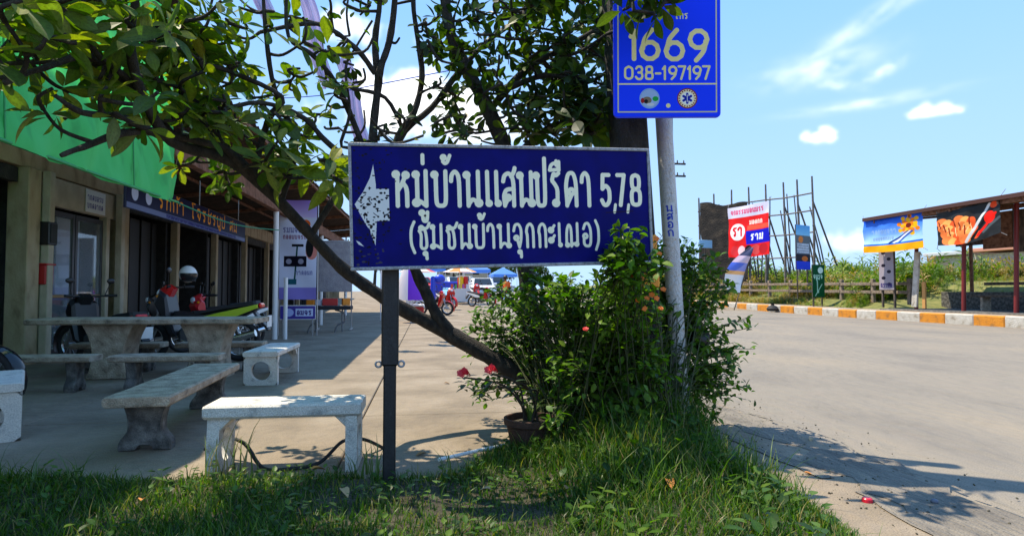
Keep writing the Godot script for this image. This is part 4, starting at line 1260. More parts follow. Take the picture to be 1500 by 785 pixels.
# ---------------------------------------------------------------- motorcycles
func motorbike(label: String, paint: Material, second: Material, pos: Vector3, yaw: float, group := "") -> Node3D:
	var t := thing("motorcycle", label, "motorcycle", pos, yaw, group)
	var side := Transform3D(Basis(Vector3.UP, -PI / 2.0), Vector3.ZERO)
	var off := func(x): return Transform3D(Basis(Vector3.UP, -PI / 2.0), Vector3(x, 0, 0))
	for z in [0.63, -0.58]:
		var tm := MB.new()
		tm.torus(Vector3(0, 0.29, z), Vector3.RIGHT, 0.245, 0.045, 28, 8)
		var w := part("front_wheel" if z > 0 else "rear_wheel", tm, M["black rubber"], t)
		var rm := MB.new()
		rm.torus(Vector3(0, 0.29, z), Vector3.RIGHT, 0.205, 0.018, 24, 6)
		part("rim", rm, M["chrome"], w)
		var hb := MB.new()
		hb.tube([Vector3(-0.06, 0.29, z), Vector3(0.06, 0.29, z)], [0.05], 10)
		for k in 10:
			var d := Vector3(0, cos(TAU * k / 10.0), sin(TAU * k / 10.0))
			hb.tube([Vector3(0.02, 0.29, z), Vector3(0, 0.29, z) + d * 0.2], [0.006], 4, false)
		part("spokes", hb, M["galvanised steel"], w)
	for s in [-1.0, 1.0]:
		part("fork_leg", tb([Vector3(0.07 * s, 0.29, 0.63), Vector3(0.07 * s, 0.78, 0.42)], [0.024, 0.02], 8), M["galvanised steel"], t)
		part("shock_absorber", tb([Vector3(0.11 * s, 0.3, -0.56), Vector3(0.11 * s, 0.62, -0.44)], [0.028], 8), M["chrome"], t)
	var fm := MB.new()
	fm.sheet(func(u, v):
		var a := lerpf(-0.4, 2.3, u)
		return Vector3((v - 0.5) * 0.13, 0.29 + sin(a) * (0.315 + 0.02 * sin(PI * v)), 0.63 + cos(a) * (0.315 + 0.02 * sin(PI * v))), 14, 4)
	part("front_fender", fm, paint, t)
	var sh := MB.new()
	sh.prism(PackedVector2Array([Vector2(0.42, 0.98), Vector2(0.5, 0.84), Vector2(0.4, 0.6), Vector2(0.26, 0.34), Vector2(0.2, 0.36), Vector2(0.28, 0.62), Vector2(0.34, 0.92)]), 0.4, side, 0.05)
	part("leg_shield", sh, paint, t)
	var bd := MB.new()
	bd.prism(PackedVector2Array([Vector2(0.3, 0.6), Vector2(0.05, 0.52), Vector2(-0.12, 0.44), Vector2(-0.42, 0.5), Vector2(-0.84, 0.72), Vector2(-0.86, 0.78), Vector2(-0.1, 0.66), Vector2(0.26, 0.7)]), 0.24, side, 0.04)
	part("body", bd, M["black plastic"], t)
	for s in [-1.0, 1.0]:
		var pn := MB.new()
		pn.prism(PackedVector2Array([Vector2(0.02, 0.5), Vector2(-0.28, 0.5), Vector2(-0.86, 0.74), Vector2(-0.86, 0.79), Vector2(-0.32, 0.67), Vector2(-0.05, 0.6)]), 0.03, off.call(0.135 * s), 0.008)
		part("side_panel", pn, second, t)
	var st := MB.new()
	st.prism(PackedVector2Array([Vector2(0.02, 0.7), Vector2(-0.3, 0.71), Vector2(-0.5, 0.8), Vector2(-0.82, 0.84), Vector2(-0.84, 0.78), Vector2(-0.4, 0.7), Vector2(0.0, 0.64)]), 0.26, side, 0.03)
	part("seat", st, M["black rubber"], t)
	part("engine", bx(Vector3(0.24, 0.22, 0.36), Vector3(0, 0.36, 0.02), 0.04), plain("engine grey", lin(0.12, 0.12, 0.12), 0.5, 0.6), t)
	part("exhaust", tb(smooth_path([Vector3(0.1, 0.3, 0.15), Vector3(0.15, 0.22, -0.1), Vector3(0.16, 0.28, -0.4), Vector3(0.17, 0.4, -0.85)]), [0.025, 0.025, 0.025, 0.03, 0.045, 0.05], 8), M["chrome"], t)
	var hc := MB.new()
	hc.prism(PackedVector2Array([Vector2(0.5, 0.9), Vector2(0.46, 1.0), Vector2(0.36, 1.06), Vector2(0.28, 1.0), Vector2(0.34, 0.88)]), 0.24, side, 0.05)
	part("headlamp_cowl", hc, paint, t)
	part("headlight", ball_mesh(Vector3(0, 0.94, 0.48), Vector3(0.085, 0.06, 0.04), 12), M["clear lens"], t)
	part("handlebar", tb(smooth_path([Vector3(-0.34, 1.03, 0.22), Vector3(-0.12, 1.02, 0.34), Vector3(0.12, 1.02, 0.34), Vector3(0.34, 1.03, 0.22)], 4), [0.014], 8), M["black plastic"], t)
	for s in [-1.0, 1.0]:
		part("grip", tb([Vector3(0.24 * s, 1.028, 0.275), Vector3(0.38 * s, 1.032, 0.2)], [0.02], 8), M["black rubber"], t)
		part("indicator", ball_mesh(Vector3(0.15 * s, 0.9, 0.44), Vector3(0.045, 0.025, 0.03), 8), M["amber lens"], t)
		var mr := part("mirror", ball_mesh(Vector3(0.3 * s, 1.25, 0.24), Vector3(0.065, 0.042, 0.018), 10), M["black plastic"], t)
		part("mirror_stem", tb([Vector3(0.24 * s, 1.03, 0.28), Vector3(0.3 * s, 1.22, 0.25)], [0.007], 5), M["black plastic"], mr)
		part("footrest", tb([Vector3(0.1 * s, 0.27, 0.02), Vector3(0.28 * s, 0.27, 0.02)], [0.014], 6), M["black rubber"], t)
	part("tail_light", bx(Vector3(0.18, 0.07, 0.05), Vector3(0, 0.77, -0.87), 0.02), M["red lens"], t)
	part("rear_fender", bx(Vector3(0.14, 0.03, 0.4), Vector3.ZERO, 0.012, Transform3D(Basis(Vector3.RIGHT, -0.9), Vector3(0, 0.58, -0.86))), M["black plastic"], t)
	part("number_plate", bx(Vector3(0.2, 0.16, 0.008), Vector3(0, 0.55, -0.98), 0.003), M["white enamel"], t)
	part("side_stand", tb([Vector3(-0.1, 0.26, 0.0), Vector3(-0.24, 0.01, 0.06)], [0.012], 6), M["galvanised steel"], t)
	return t

func motorbikes():
	var grp := "motorcycles parked under the canopy"
	var black = M["black plastic"]
	var red: Material = M["red paint"]
	motorbike("black motorcycle with dark red panels in front of the glass office doors", M["black plastic"], plain("dark red", lin(0.16, 0.008, 0.008), 0.3), Vector3(-4.75, 0, -9.75), -2.1, grp).rotation.x = -0.03
	motorbike("black motorcycle with lime yellow panels behind the concrete tables", black, plain("lime paint", Color.WHITE), Vector3(-3.6, 0, -10.3), -1.62, grp).scale = Vector3.ONE * 1.14
	for nm in ["headlamp_cowl", "front_fender"]: get_node("motorcycle_006/" + nm).material_override = red
	motorbike("red and white motorcycle beside the white canopy post", plain("bright red", lin(0.6, 0.02, 0.03), 0.25), M["white enamel"], Vector3(-3.85, 0, -12.2), -0.9, grp)
	motorbike("all black motorcycle parked deepest, near the dark shutters", plain("gloss black", lin(0.01, 0.01, 0.011), 0.15), plain("gloss black", Color.BLACK), Vector3(-4.6, 0, -12.2), -1.2, grp)
	motorbike("black motorcycle behind the lime yellow one, in the shade", plain("gloss black", Color.BLACK), plain("dark red", Color.RED), Vector3(-4.5, 0, -14.2), -1.0, grp)
	motorbike("black motorcycle cut by the picture edge, beside the white bench with a round hole", plain("gloss black", Color.BLACK), plain("gloss black", Color.BLACK), Vector3(-4.55, 0, -6.35), 1.35, grp)
	var h := thing("helmet", "white and black helmet hung over a handlebar in front of the dark shops", "helmet", Vector3(-3.83, 1.22, -10.55), 0.6)
	var hm := MB.new()
	hm.ball(Vector3(0, 0.16, 0), Vector3(0.135, 0.14, 0.15), 18)
	part("shell", hm, plain("helmet white", lin(0.72, 0.68, 0.62), 0.2), h)
	var vm := MB.new()
	vm.sheet(func(u, v):
		var a := lerpf(-1.2, 1.2, u)
		var e := lerpf(-0.75, 0.1, v)
		return Vector3(sin(a) * cos(e) * 0.143, 0.16 + sin(e) * 0.145, cos(a) * cos(e) * 0.158), 12, 6)
	part("visor", vm, plain("smoked visor", lin(0.02, 0.02, 0.022), 0.08), h)
	var rim := MB.new()
	rim.torus(Vector3(0, 0.055, 0), Vector3.UP, 0.1, 0.018, 20, 6)
	part("rim_trim", rim, M["black rubber"], h)

# ---------------------------------------------------------------- benches and tables
func holed_end(w: float, h: float, d: float, hole: Vector2, r: float) -> MB:   # a slab across x,y with a round hole, thickness along z
	var m := MB.new()
	var k := 32
	for s in [-1.0, 1.0]:
		for i in k:
			var p := []
			for a in [TAU * i / k, TAU * (i + 1) / k]:
				var dr := Vector2(cos(a), sin(a))
				var tx: float = ((w / 2 - hole.x) if dr.x > 0 else (w / 2 + hole.x)) / maxf(absf(dr.x), 1e-6)
				var ty: float = ((h - hole.y) if dr.y > 0 else hole.y) / maxf(absf(dr.y), 1e-6)
				var e := hole + dr * minf(tx, ty)
				p.append([hole + dr * r, e])
			m.poly([Vector3(p[0][0].x, p[0][0].y, d / 2 * s), Vector3(p[1][0].x, p[1][0].y, d / 2 * s), Vector3(p[1][1].x, p[1][1].y, d / 2 * s), Vector3(p[0][1].x, p[0][1].y, d / 2 * s)], Vector3(0, 0, s))
			if s > 0:
				var a0 := TAU * i / k
				var a1 := TAU * (i + 1) / k
				m.tri(Vector3(p[0][0].x, p[0][0].y, d / 2), Vector3(p[1][0].x, p[1][0].y, d / 2), Vector3(p[1][0].x, p[1][0].y, -d / 2), -Vector3(cos(a0), sin(a0), 0), -Vector3(cos(a1), sin(a1), 0), -Vector3(cos(a1), sin(a1), 0))
				m.tri(Vector3(p[0][0].x, p[0][0].y, d / 2), Vector3(p[1][0].x, p[1][0].y, -d / 2), Vector3(p[0][0].x, p[0][0].y, -d / 2), -Vector3(cos(a0), sin(a0), 0), -Vector3(cos(a1), sin(a1), 0), -Vector3(cos(a0), sin(a0), 0))
	m.poly([Vector3(-w / 2, 0, -d / 2), Vector3(-w / 2, h, -d / 2), Vector3(-w / 2, h, d / 2), Vector3(-w / 2, 0, d / 2)], Vector3.LEFT)
	m.poly([Vector3(w / 2, 0, -d / 2), Vector3(w / 2, h, -d / 2), Vector3(w / 2, h, d / 2), Vector3(w / 2, 0, d / 2)], Vector3.RIGHT)
	m.poly([Vector3(-w / 2, 0, -d / 2), Vector3(w / 2, 0, -d / 2), Vector3(w / 2, 0, d / 2), Vector3(-w / 2, 0, d / 2)], Vector3.DOWN)
	return m

func slab_top(w: float, th: float, l: float, sd: int) -> MB:   # worn cast slab with softly uneven edges, top centre at the origin
	var m := MB.new()
	var fn := FastNoiseLite.new()
	fn.seed = sd
	fn.frequency = 3.0
	var ring := func(z: float) -> Array:
		var e := fn.get_noise_1d(z) * 0.006
		var g := fn.get_noise_1d(z + 40.0) * 0.006
		var b := 0.016
		return [Vector3(-w / 2 + e, -th + b, z), Vector3(-w / 2 + e, -b, z), Vector3(-w / 2 + b * 0.9 + e, -0.003 + g * 0.4, z), Vector3(w / 2 - b * 0.9 + g, e * 0.4 - 0.003, z), Vector3(w / 2 + g, -b, z), Vector3(w / 2 + g, -th + b, z), Vector3(w / 2 - b, -th, z), Vector3(-w / 2 + b, -th, z)]
	var n := 18
	var prev: Array = []
	for i in n + 1:
		var z := lerpf(-l / 2, l / 2, float(i) / n)
		var r: Array = ring.call(z)
		if i == 0 or i == n:
			var sm: Array = []
			for q in r: sm.append(Vector3(q.x * 0.985, (q.y + th / 2) * 0.86 - th / 2, q.z + (-0.012 if i == 0 else 0.012)))
			m.poly(sm, Vector3(0, 0, -1 if i == 0 else 1))
			for k in 8: m.poly([r[k], r[(k + 1) % 8], sm[(k + 1) % 8], sm[k]], (r[k] + r[(k + 1) % 8]) * Vector3(1, 1, 0) + Vector3(0, th, -0.2 if i == 0 else 0.2))
		if i > 0:
			for k in 8: m.poly([prev[k], prev[(k + 1) % 8], r[(k + 1) % 8], r[k]], (r[k] + r[(k + 1) % 8]) * Vector3(1, 1, 0) + Vector3(0, th, 0))
		prev = r
	return m

func box_bench(called: String, label: String, pos: Vector3, yaw: float, w: float, l: float, h: float, mat: Material) -> Node3D:
	var t := thing(called, label, "bench", pos, yaw)        # long axis along z
	var top := part("seat", slab_top(w, 0.07, l, int(l * 77)), mat, t)
	top.position = Vector3(0, h, 0)
	for s in [-1.0, 1.0]:
		var e := part("end_leg", holed_end(w - 0.02, h - 0.068, 0.075, Vector2(0, (h - 0.07) * 0.5), minf(w, h) * 0.28), mat, t)
		e.position = Vector3(0, 0, s * (l / 2 - 0.045))
		for q in [-1.0, 1.0]:
			var g := part("gusset", bx(Vector3(0.05, 0.1, 0.1), Vector3.ZERO, 0.004, Transform3D(Basis(Vector3.RIGHT, PI / 4.0), Vector3.ZERO)), mat, t)
			g.position = Vector3(q * (w / 2 - 0.045), h - 0.09, s * (l / 2 - 0.1))
	return t

func pedestal(h: float, wt: float, wb: float, d: float) -> MB:   # waisted cast leg, with a notch cut in its foot
	var o := PackedVector2Array()
	for i in 13:
		var t := i / 12.0
		var w := lerpf(wb, wt, t) * 0.5 - (0.22 * minf(wb, wt)) * sin(PI * clampf(t * 0.82 + 0.16, 0.0, 1.0)) + 0.03 * sin(PI * clampf(1.0 - t * 2.6, 0.0, 1.0))
		o.append(Vector2(w, t * h))
	for i in 13:
		var q := o[12 - i]
		o.append(Vector2(-q.x, q.y))
	o.append(Vector2(-wb * 0.16, 0)); o.append(Vector2(-wb * 0.09, h * 0.1)); o.append(Vector2(wb * 0.09, h * 0.1)); o.append(Vector2(wb * 0.16, 0))
	var m := MB.new()
	m.prism(o, d, Transform3D.IDENTITY, 0.012)
	return m

func slab_bench(called: String, label: String, pos: Vector3, yaw: float, w: float, l: float, h: float, group := "") -> Node3D:
	var t := thing(called, label, "bench", pos, yaw, group)  # long axis along z
	var top := part("seat", slab_top(w, 0.075, l, int(pos.x * 31 + 900)), M["grey cast concrete"], t)
	top.position = Vector3(0, h, 0)
	for s in [-1.0, 1.0]:
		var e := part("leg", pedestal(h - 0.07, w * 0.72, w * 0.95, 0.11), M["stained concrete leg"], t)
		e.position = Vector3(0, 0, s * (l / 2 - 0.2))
	return t

func forecourt_furniture():
	# front bench seen from its long side, thick flaking white paint
	var fb := thing("white_bench", "white painted concrete bench nearest the grass, paint flaking along its seat", "bench", Vector3(-0.86, 0, -4.06))
	var wp: Material = M["white painted concrete"]
	var tp := part("seat", slab_top(0.33, 0.085, 0.9, 5), wp, fb)
	tp.rotation.y = PI / 2
	tp.position = Vector3(0, 0.42, 0)
	for s in [-1.0, 1.0]:
		var lg := part("end_leg", holed_end(0.32, 0.345, 0.07, Vector2(0, 0.16), 0.1), wp, fb)
		lg.rotation.y = PI / 2
		lg.position = Vector3(s * 0.405, -0.005, 0)
		lg.rotation.z = 0.05 * s * (1.6 if s < 0 else 0.2)
		var gs := part("gusset", bx(Vector3(0.1, 0.1, 0.27), Vector3.ZERO, 0.004, Transform3D(Basis(Vector3.BACK, PI / 4.0), Vector3.ZERO)), wp, fb)
		gs.position = Vector3(s * 0.37, 0.335, 0)
	# benches with a round hole through each end
	box_bench("holed_bench", "white concrete bench with round holes in its ends, out in the sunlight", Vector3(-1.93, 0, -8.2), 0.0, 0.4, 1.25, 0.4, wp)
	box_bench("holed_bench", "white concrete bench with a round hole, cut by the picture edge, in shade", Vector3(-3.4, 0, -5.34), 0.53, 0.46, 0.98, 0.43, wp)
	slab_bench("long_bench", "long grey concrete bench on waisted legs, end on behind the white bench", Vector3(-1.98, 0, -5.42), 0.06, 0.42, 1.95, 0.4)
	# two table sets, side by side
	var ts := [["concrete table with the worn rim, the one nearer the sunlit forecourt", Vector3(-2.82, 0, -8.5)], ["concrete table standing deeper in the shade beside the shops", Vector3(-4.17, 0, -8.55)]]
	for k in 2:
		var p: Vector3 = ts[k][1]
		var tt := thing("concrete_table", ts[k][0], "table", p, 0.0, "concrete tables under the canopy")
		var top := part("tabletop", slab_top(0.72, 0.075, 1.32, 12 + k), M["grey cast concrete"], tt)
		top.rotation.y = PI / 2
		top.position = Vector3(0, 0.765, 0)
		for s in [0.0]:
			var l := MB.new()
			var o := PackedVector2Array()
			for i in 11:
				var t := i / 10.0
				o.append(Vector2(0.15 + 0.16 * pow(t, 2.6) + 0.1 * pow(1.0 - t, 2.6), t * 0.69))
			for i in 11: o.append(Vector2(-o[10 - i].x, o[10 - i].y))
			l.prism(o, 0.42, Transform3D.IDENTITY, 0.015)
			var lg := part("pedestal", l, M["grey cast concrete"], tt)
			lg.position = Vector3(0.03 + 0.18 * k, 0, 0)
		var nm := ["nearer the sunlit forecourt", "deeper in the shade"][k] as String
		slab_bench("table_bench", "narrow concrete bench on the camera's side of the table " + nm, p + Vector3(-0.05, 0, 1.1), PI / 2, 0.3, 1.12, 0.4, "concrete table benches")
		slab_bench("table_bench", "narrow concrete bench behind the table " + nm + ", against the motorcycles", p + Vector3(-0.02, 0, -0.62), PI / 2, 0.3, 1.12, 0.4, "concrete table benches")
	# hose lying in two humps under the front bench
	solo("hose", tb(smooth_path([Vector3(-1.5, 0.02, -4.5), Vector3(-1.32, 0.13, -4.32), Vector3(-1.16, 0.12, -4.2), Vector3(-1.0, 0.01, -4.02), Vector3(-0.82, 0.015, -3.96), Vector3(-0.66, 0.03, -4.02), Vector3(-0.54, 0.12, -4.18), Vector3(-0.42, 0.1, -4.3), Vector3(-0.3, 0.01, -4.42)], 6), [0.012], 8), M["black rubber"], "black hose arching over the concrete beneath the white bench", "hose")

# ---------------------------------------------------------------- opposite side of the road
func opposite_side():
	var kb := thing("kerb", "tall roadside kerb painted in white and orange blocks across the road", "kerb", Vector3(18.1, 0, 0))
	var blk := bx(Vector3(0.26, 0.38, 1.118), Vector3.ZERO, 0.03).mesh()
	for k in 52:
		var z := -5.81 - 1.12 * (k + 0.5)
		var o := part("kerb_block", blk, M["kerb orange"] if k % 2 == 0 else M["kerb white"], kb)
		o.rotation = Vector3(rng.randf_range(-0.008, 0.008), rng.randf_range(-0.012, 0.012), 0)
		o.position = Vector3(rng.randf_range(-0.02, 0.02), 0.14 + rise(z, 18.0) + rng.randf_range(-0.008, 0.008), z)
	# bus shelter
	var t := thing("roadside_shelter", "open roadside shelter with a rusty brown roof on dark red posts", "shelter", Vector3(20.2, 0.31, -20))
	var sheetm := MB.new()
	sheetm.sheet(func(s, tt): return Vector3(lerpf(-1.0, 3.0, tt), 0.022 * cos(TAU * s * 4.0), (s - 0.5) * 1.02), 20, 2)
	var shm := sheetm.mesh()
	for k in 13:
		var o := part("roof_sheet", shm, M["rusty sheet"], t)
		o.position = Vector3(0, 4.02 + 0.012 * (k % 2), 7.7 - k)
		o.rotation.z = 0.09
	for z in [1.34, -1.06 + 0.3, -3.04]:
		part("post", tb([Vector3(0, 0.0, z), Vector3(0.02, 3.95, z + 0.12)], [0.075], 8), plain("dark red steel", lin(0.17, 0.012, 0.012), 0.5), t)
	for z in [3.9, 6.5]: part("post", tb([Vector3(0, 0.0, z), Vector3(0, 3.95, z)], [0.075], 8), plain("dark red steel", Color.RED), t)
	for z in [6.5, 3.9, 1.4, -1.0, -3.0]: part("rear_post", tb([Vector3(2.6, 0.2, z), Vector3(2.6, 4.2, z)], [0.07], 8), M["rusty beam"], t)
	part("fascia", bx(Vector3(0.05, 0.15, 13.0), Vector3(-1.0, 3.96, 1.7), 0.006), plain("fascia brown", lin(0.06, 0.02, 0.014), 0.8), t)
	part("eave_beam", bx(Vector3(0.1, 0.18, 12.4), Vector3(-0.82, 3.85, 1.6), 0.006), M["rusty beam"], t)
	part("rear_beam", bx(Vector3(0.1, 0.18, 12.4), Vector3(2.6, 4.12, 1.6), 0.006), M["rusty beam"], t)
	for k in 7: part("rafter", bx(Vector3(3.9, 0.1, 0.06), Vector3.ZERO, 0.004, Transform3D(Basis(Vector3.BACK, 0.09), Vector3(1.0, 3.98, -4.2 + 1.95 * k))), M["rusty beam"], t)
	for k in 9:                                              # back wall of patched boards, upper half only
		part("back_board", bx(Vector3(0.05, 1.25 + 0.2 * (k % 3), 1.3), Vector3(2.52, 3.35 - 0.1 * (k % 3), -3.0 + 1.32 * k), 0.006), [M["rusty sheet"], M["weathered wood"], M["rusty beam"]][(k * 2) % 3], t)
	var bseat := part("bench_seat", bx(Vector3(0.5, 0.08, 8.0), Vector3(1.2, 0.62, 2.6), 0.01), M["weathered wood"], t)
	for k in 5: part("bench_leg", bx(Vector3(0.4, 0.6, 0.1), Vector3(1.2, 0.3, -1.0 + 1.8 * k), 0.01), M["grey cast concrete"], t)
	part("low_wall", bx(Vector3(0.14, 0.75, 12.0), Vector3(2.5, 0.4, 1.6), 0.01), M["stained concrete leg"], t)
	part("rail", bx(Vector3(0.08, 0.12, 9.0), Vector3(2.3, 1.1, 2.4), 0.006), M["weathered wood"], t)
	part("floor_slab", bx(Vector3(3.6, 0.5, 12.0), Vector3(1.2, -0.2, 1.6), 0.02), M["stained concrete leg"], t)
	# banners tied under its eave
	var c := Canvas.new(320, 200, Color(0.1, 0.45, 0.9))
	c.grade(0, 0, 320, 150, Color(0.03, 0.3, 0.85), Color(0.75, 0.9, 0.98))
	c.rect(0, 160, 320, 40, Color(0.98, 0.68, 0.03))
	for k in 26:
		var a := TAU * k / 26.0
		c.disc(Vector2(252, 62) + Vector2(cos(a), sin(a)) * (18 + 16 * (k % 3)), 11, Color(0.95, 0.5 + 0.2 * (k % 2), 0.05))
	c.disc(Vector2(252, 62), 14, Color(0.4, 0.1, 0.05))
	for k in 3: c.seg(Vector2(150 + 24 * k, 150), Vector2(250 + 10 * k, 96), 9, [Color(0.1, 0.2, 0.5), Color(0.9, 0.92, 0.98), Color(0.2, 0.35, 0.7)][k])
	scribble(c, 50, 92, 150, 22, 5, Color(0.55, 0.7, 0.9))
	scribble(c, 60, 130, 120, 16, 4, Color(0.5, 0.62, 0.8))
	cloth_banner("hanging_banner", "blue vinyl banner with a yellow flower and yellow foot, tied under the shelter eave", Vector3(19.3, 2.82, -24.9), Vector3(0, 0, 3.3), 1.42, pic("blue banner print", c, 0.45, 0.25), 3)
	var c2 := Canvas.new(320, 200, Color(0.16, 0.17, 0.18))
	for k in 22: c2.disc(Vector2(26 + 31 * (k % 6) + 9 * (k / 6), 64 + 36 * (k / 6) + 11 * (k % 3)), 30 - 4 * (k % 3), [Color(0.95, 0.5, 0.25), Color(0.98, 0.66, 0.35), Color(0.9, 0.35, 0.15)][k % 3], 26)
	for k in 9: c2.seg(Vector2(14 + 20 * k, 92 + 13 * (k % 4)), Vector2(30 + 19 * k, 74 + 19 * (k % 5)), 4, Color(0.99, 0.80, 0.58))
	for k in 7: c2.seg(Vector2(10 + 27 * k, 60 + 20 * (k % 3)), Vector2(22 + 25 * k, 96 + 24 * (k % 3)), 7, Color(0.5, 0.16, 0.07))
	for k in 4: c2.seg(Vector2(150 + 30 * k, 190 - 10 * k), Vector2(270 + 14 * k, 20 + 30 * k), 15, [Color(0.85, 0.86, 0.86), Color(0.06, 0.07, 0.08), Color(0.9, 0.12, 0.06), Color(0.3, 0.34, 0.36)][k])
	c2.disc(Vector2(270, 92), 26, Color(0.92, 0.12, 0.06), 34)
	c2.disc(Vector2(290, 30), 18, Color(0.95, 0.3, 0.1))
	cloth_banner("hanging_banner", "sagging dark banner printed with orange seafood, tied below the shelter eave", Vector3(19.3, 2.85, -20.9), Vector3(0, 0.25, 2.62), 1.22, pic("seafood banner print", c2, 0.45, 0.2), 8)
	# board on a post at the shelter's end
	var n := thing("notice_board", "grey weathered notice board with dark marks on a post at the shelter's end", "notice board", Vector3(20.0, 0.4, -24.4))
	var c3 := Canvas.new(100, 240, Color(0.6, 0.57, 0.6))
	for k in 6: c3.disc(Vector2(30 + 38 * (k % 2), 40 + 34 * k), 14, Color(0.12, 0.1, 0.16), 9)
	scribble(c3, 10, 226, 80, 20, 5, Color(0.2, 0.16, 0.4))
	scribble(c3, 10, 30, 80, 14, 4, Color(0.4, 0.36, 0.45))
	part("panel", bx(Vector3(0.05, 2.0, 0.9), Vector3(0, 1.75, 0), 0.008), M["weathered wood"], n)
	var q := MB.new()
	q.poly([Vector3(-0.028, 0.78, -0.43), Vector3(-0.028, 0.78, 0.43), Vector3(-0.028, 2.72, 0.43), Vector3(-0.028, 2.72, -0.43)], Vector3.LEFT, [Vector2(0, 1), Vector2(1, 1), Vector2(1, 0), Vector2(0, 0)])
	part("print", q, pic("notice board print", c3), n)
	for z in [-0.35, 0.35]: part("leg", bx(Vector3(0.08, 2.7, 0.08), Vector3(0.07, 1.35, z), 0.006), M["weathered wood"], n)
	var wpst := thing("white_stake", "leaning white board propped beside the grey notice board", "board", Vector3(20.1, 0.4, -22.9))
	part("plank", bx(Vector3(0.08, 2.3, 0.28), Vector3.ZERO, 0.01, Transform3D(Basis(Vector3.RIGHT, 0.1), Vector3(0, 1.2, 0))), M["kerb white"], wpst)
	part("brace", bx(Vector3(0.08, 1.1, 0.16), Vector3(0.09, 0.55, 0.3), 0.01), plain("ochre paint", lin(0.55, 0.28, 0.08), 0.7), wpst)
	# low rail fence along the bank
	var fence_m := rough_mat("fence concrete", two(lin(0.2, 0.15, 0.1), lin(0.42, 0.33, 0.25)), Vector3(0.9, 0.9, 0.9), 0.9)
	var f := thing("rail_fence", "low weathered rail fence along the weedy bank across the road", "fence", Vector3(20.75, 0, -30))
	for k in 13:
		var z := 6.0 - 2.2 * k
		var y := 0.7 + rise(z - 30.0, 18.0)
		part("post", bx(Vector3(0.16, 1.15, 0.18), Vector3(0, y + 0.4, z), 0.02), fence_m, f)
		for h in [0.42, 0.8]: part("rail", bx(Vector3(0.07, 0.14, 2.16), Vector3.ZERO, 0.01, Transform3D(Basis(Vector3.RIGHT, rng.randf_range(-0.012, 0.012)), Vector3(-0.09, y + h - 0.05, z - 1.1))), fence_m, f)
	bamboo_frame()
	side_signs()
	weeds()
	# long low market building beyond
	var mb := thing("market_shed", "long low white shed with pale and salmon roofs seen beneath the shelter roof", "shed", Vector3(44, 2.5, -36))
	part("wall", bx(Vector3(3, 1.5, 22), Vector3(0, 0.75, 0), 0.03), M["kerb white"], mb)
	for k in 5: part("roof", bx(Vector3(3.8, 0.3, 4.3), Vector3(-0.2, 1.68 + 0.1 * (k % 2), -8.8 + 4.4 * k), 0.04), [plain("roof pale", lin(0.5, 0.52, 0.55), 0.6), plain("roof salmon", lin(0.55, 0.25, 0.17), 0.7)][k % 2], mb)
	for k in 8: part("door", bx(Vector3(0.06, 1.1, 1.2), Vector3(-1.5, 0.58, -9.4 + 2.7 * k), 0.02), plain("shed door", lin(0.5, 0.33, 0.27), 0.7), mb)
	var up := thing("far_power_pole", "thin power pole with crossarms far behind the white sign pole", "power pole", Vector3(19.76, 0.3, -47.4))
	part("pole", tb([Vector3(0, 0, 0), Vector3(0, 15.2, 0)], [0.16, 0.1], 8), plain("distant concrete", lin(0.28, 0.26, 0.25), 0.9), up)
	for y in [10.2, 11.2]:
		part("crossarm", bx(Vector3(1.5, 0.14, 0.14), Vector3(0.4, y, 0.0), 0.01), M["weathered wood"], up)
		for x in [-0.1, 0.45, 1.0]: part("insulator", tb([Vector3(x, y + 0.07, 0), Vector3(x, y + 0.3, 0)], [0.06, 0.04], 6), M["weathered wood"], up)

func cloth_banner(called: String, label: String, pos: Vector3, along: Vector3, h: float, mat: Material, sd: int):
	var t := thing(called, label, "banner", pos)
	var fn := FastNoiseLite.new()
	fn.seed = sd
	fn.frequency = 0.7
	var m := MB.new()
	m.sheet(func(s, v): return along * s + Vector3(0.07 * fn.get_noise_2d(s * 4.0, v * 3.0), h * v - 0.06 * sin(PI * s) * sd / 5.0 * (1.4 - v), 0), 20, 12)
	part("cloth", m, mat, t)
	for e in [[0.0, 1.0], [1.0, 1.0], [0.0, 0.0], [1.0, 0.0]]:
		var p: Vector3 = along * e[0] + Vector3(0, h * e[1], 0)
		part("cord", tb([p, p + Vector3(0.1, 0.25 if e[1] > 0.5 else -0.1, -0.12 if e[0] < 0.5 else 0.12)], [0.01], 5), plain("cord grey", lin(0.3, 0.3, 0.3), 0.9), t)

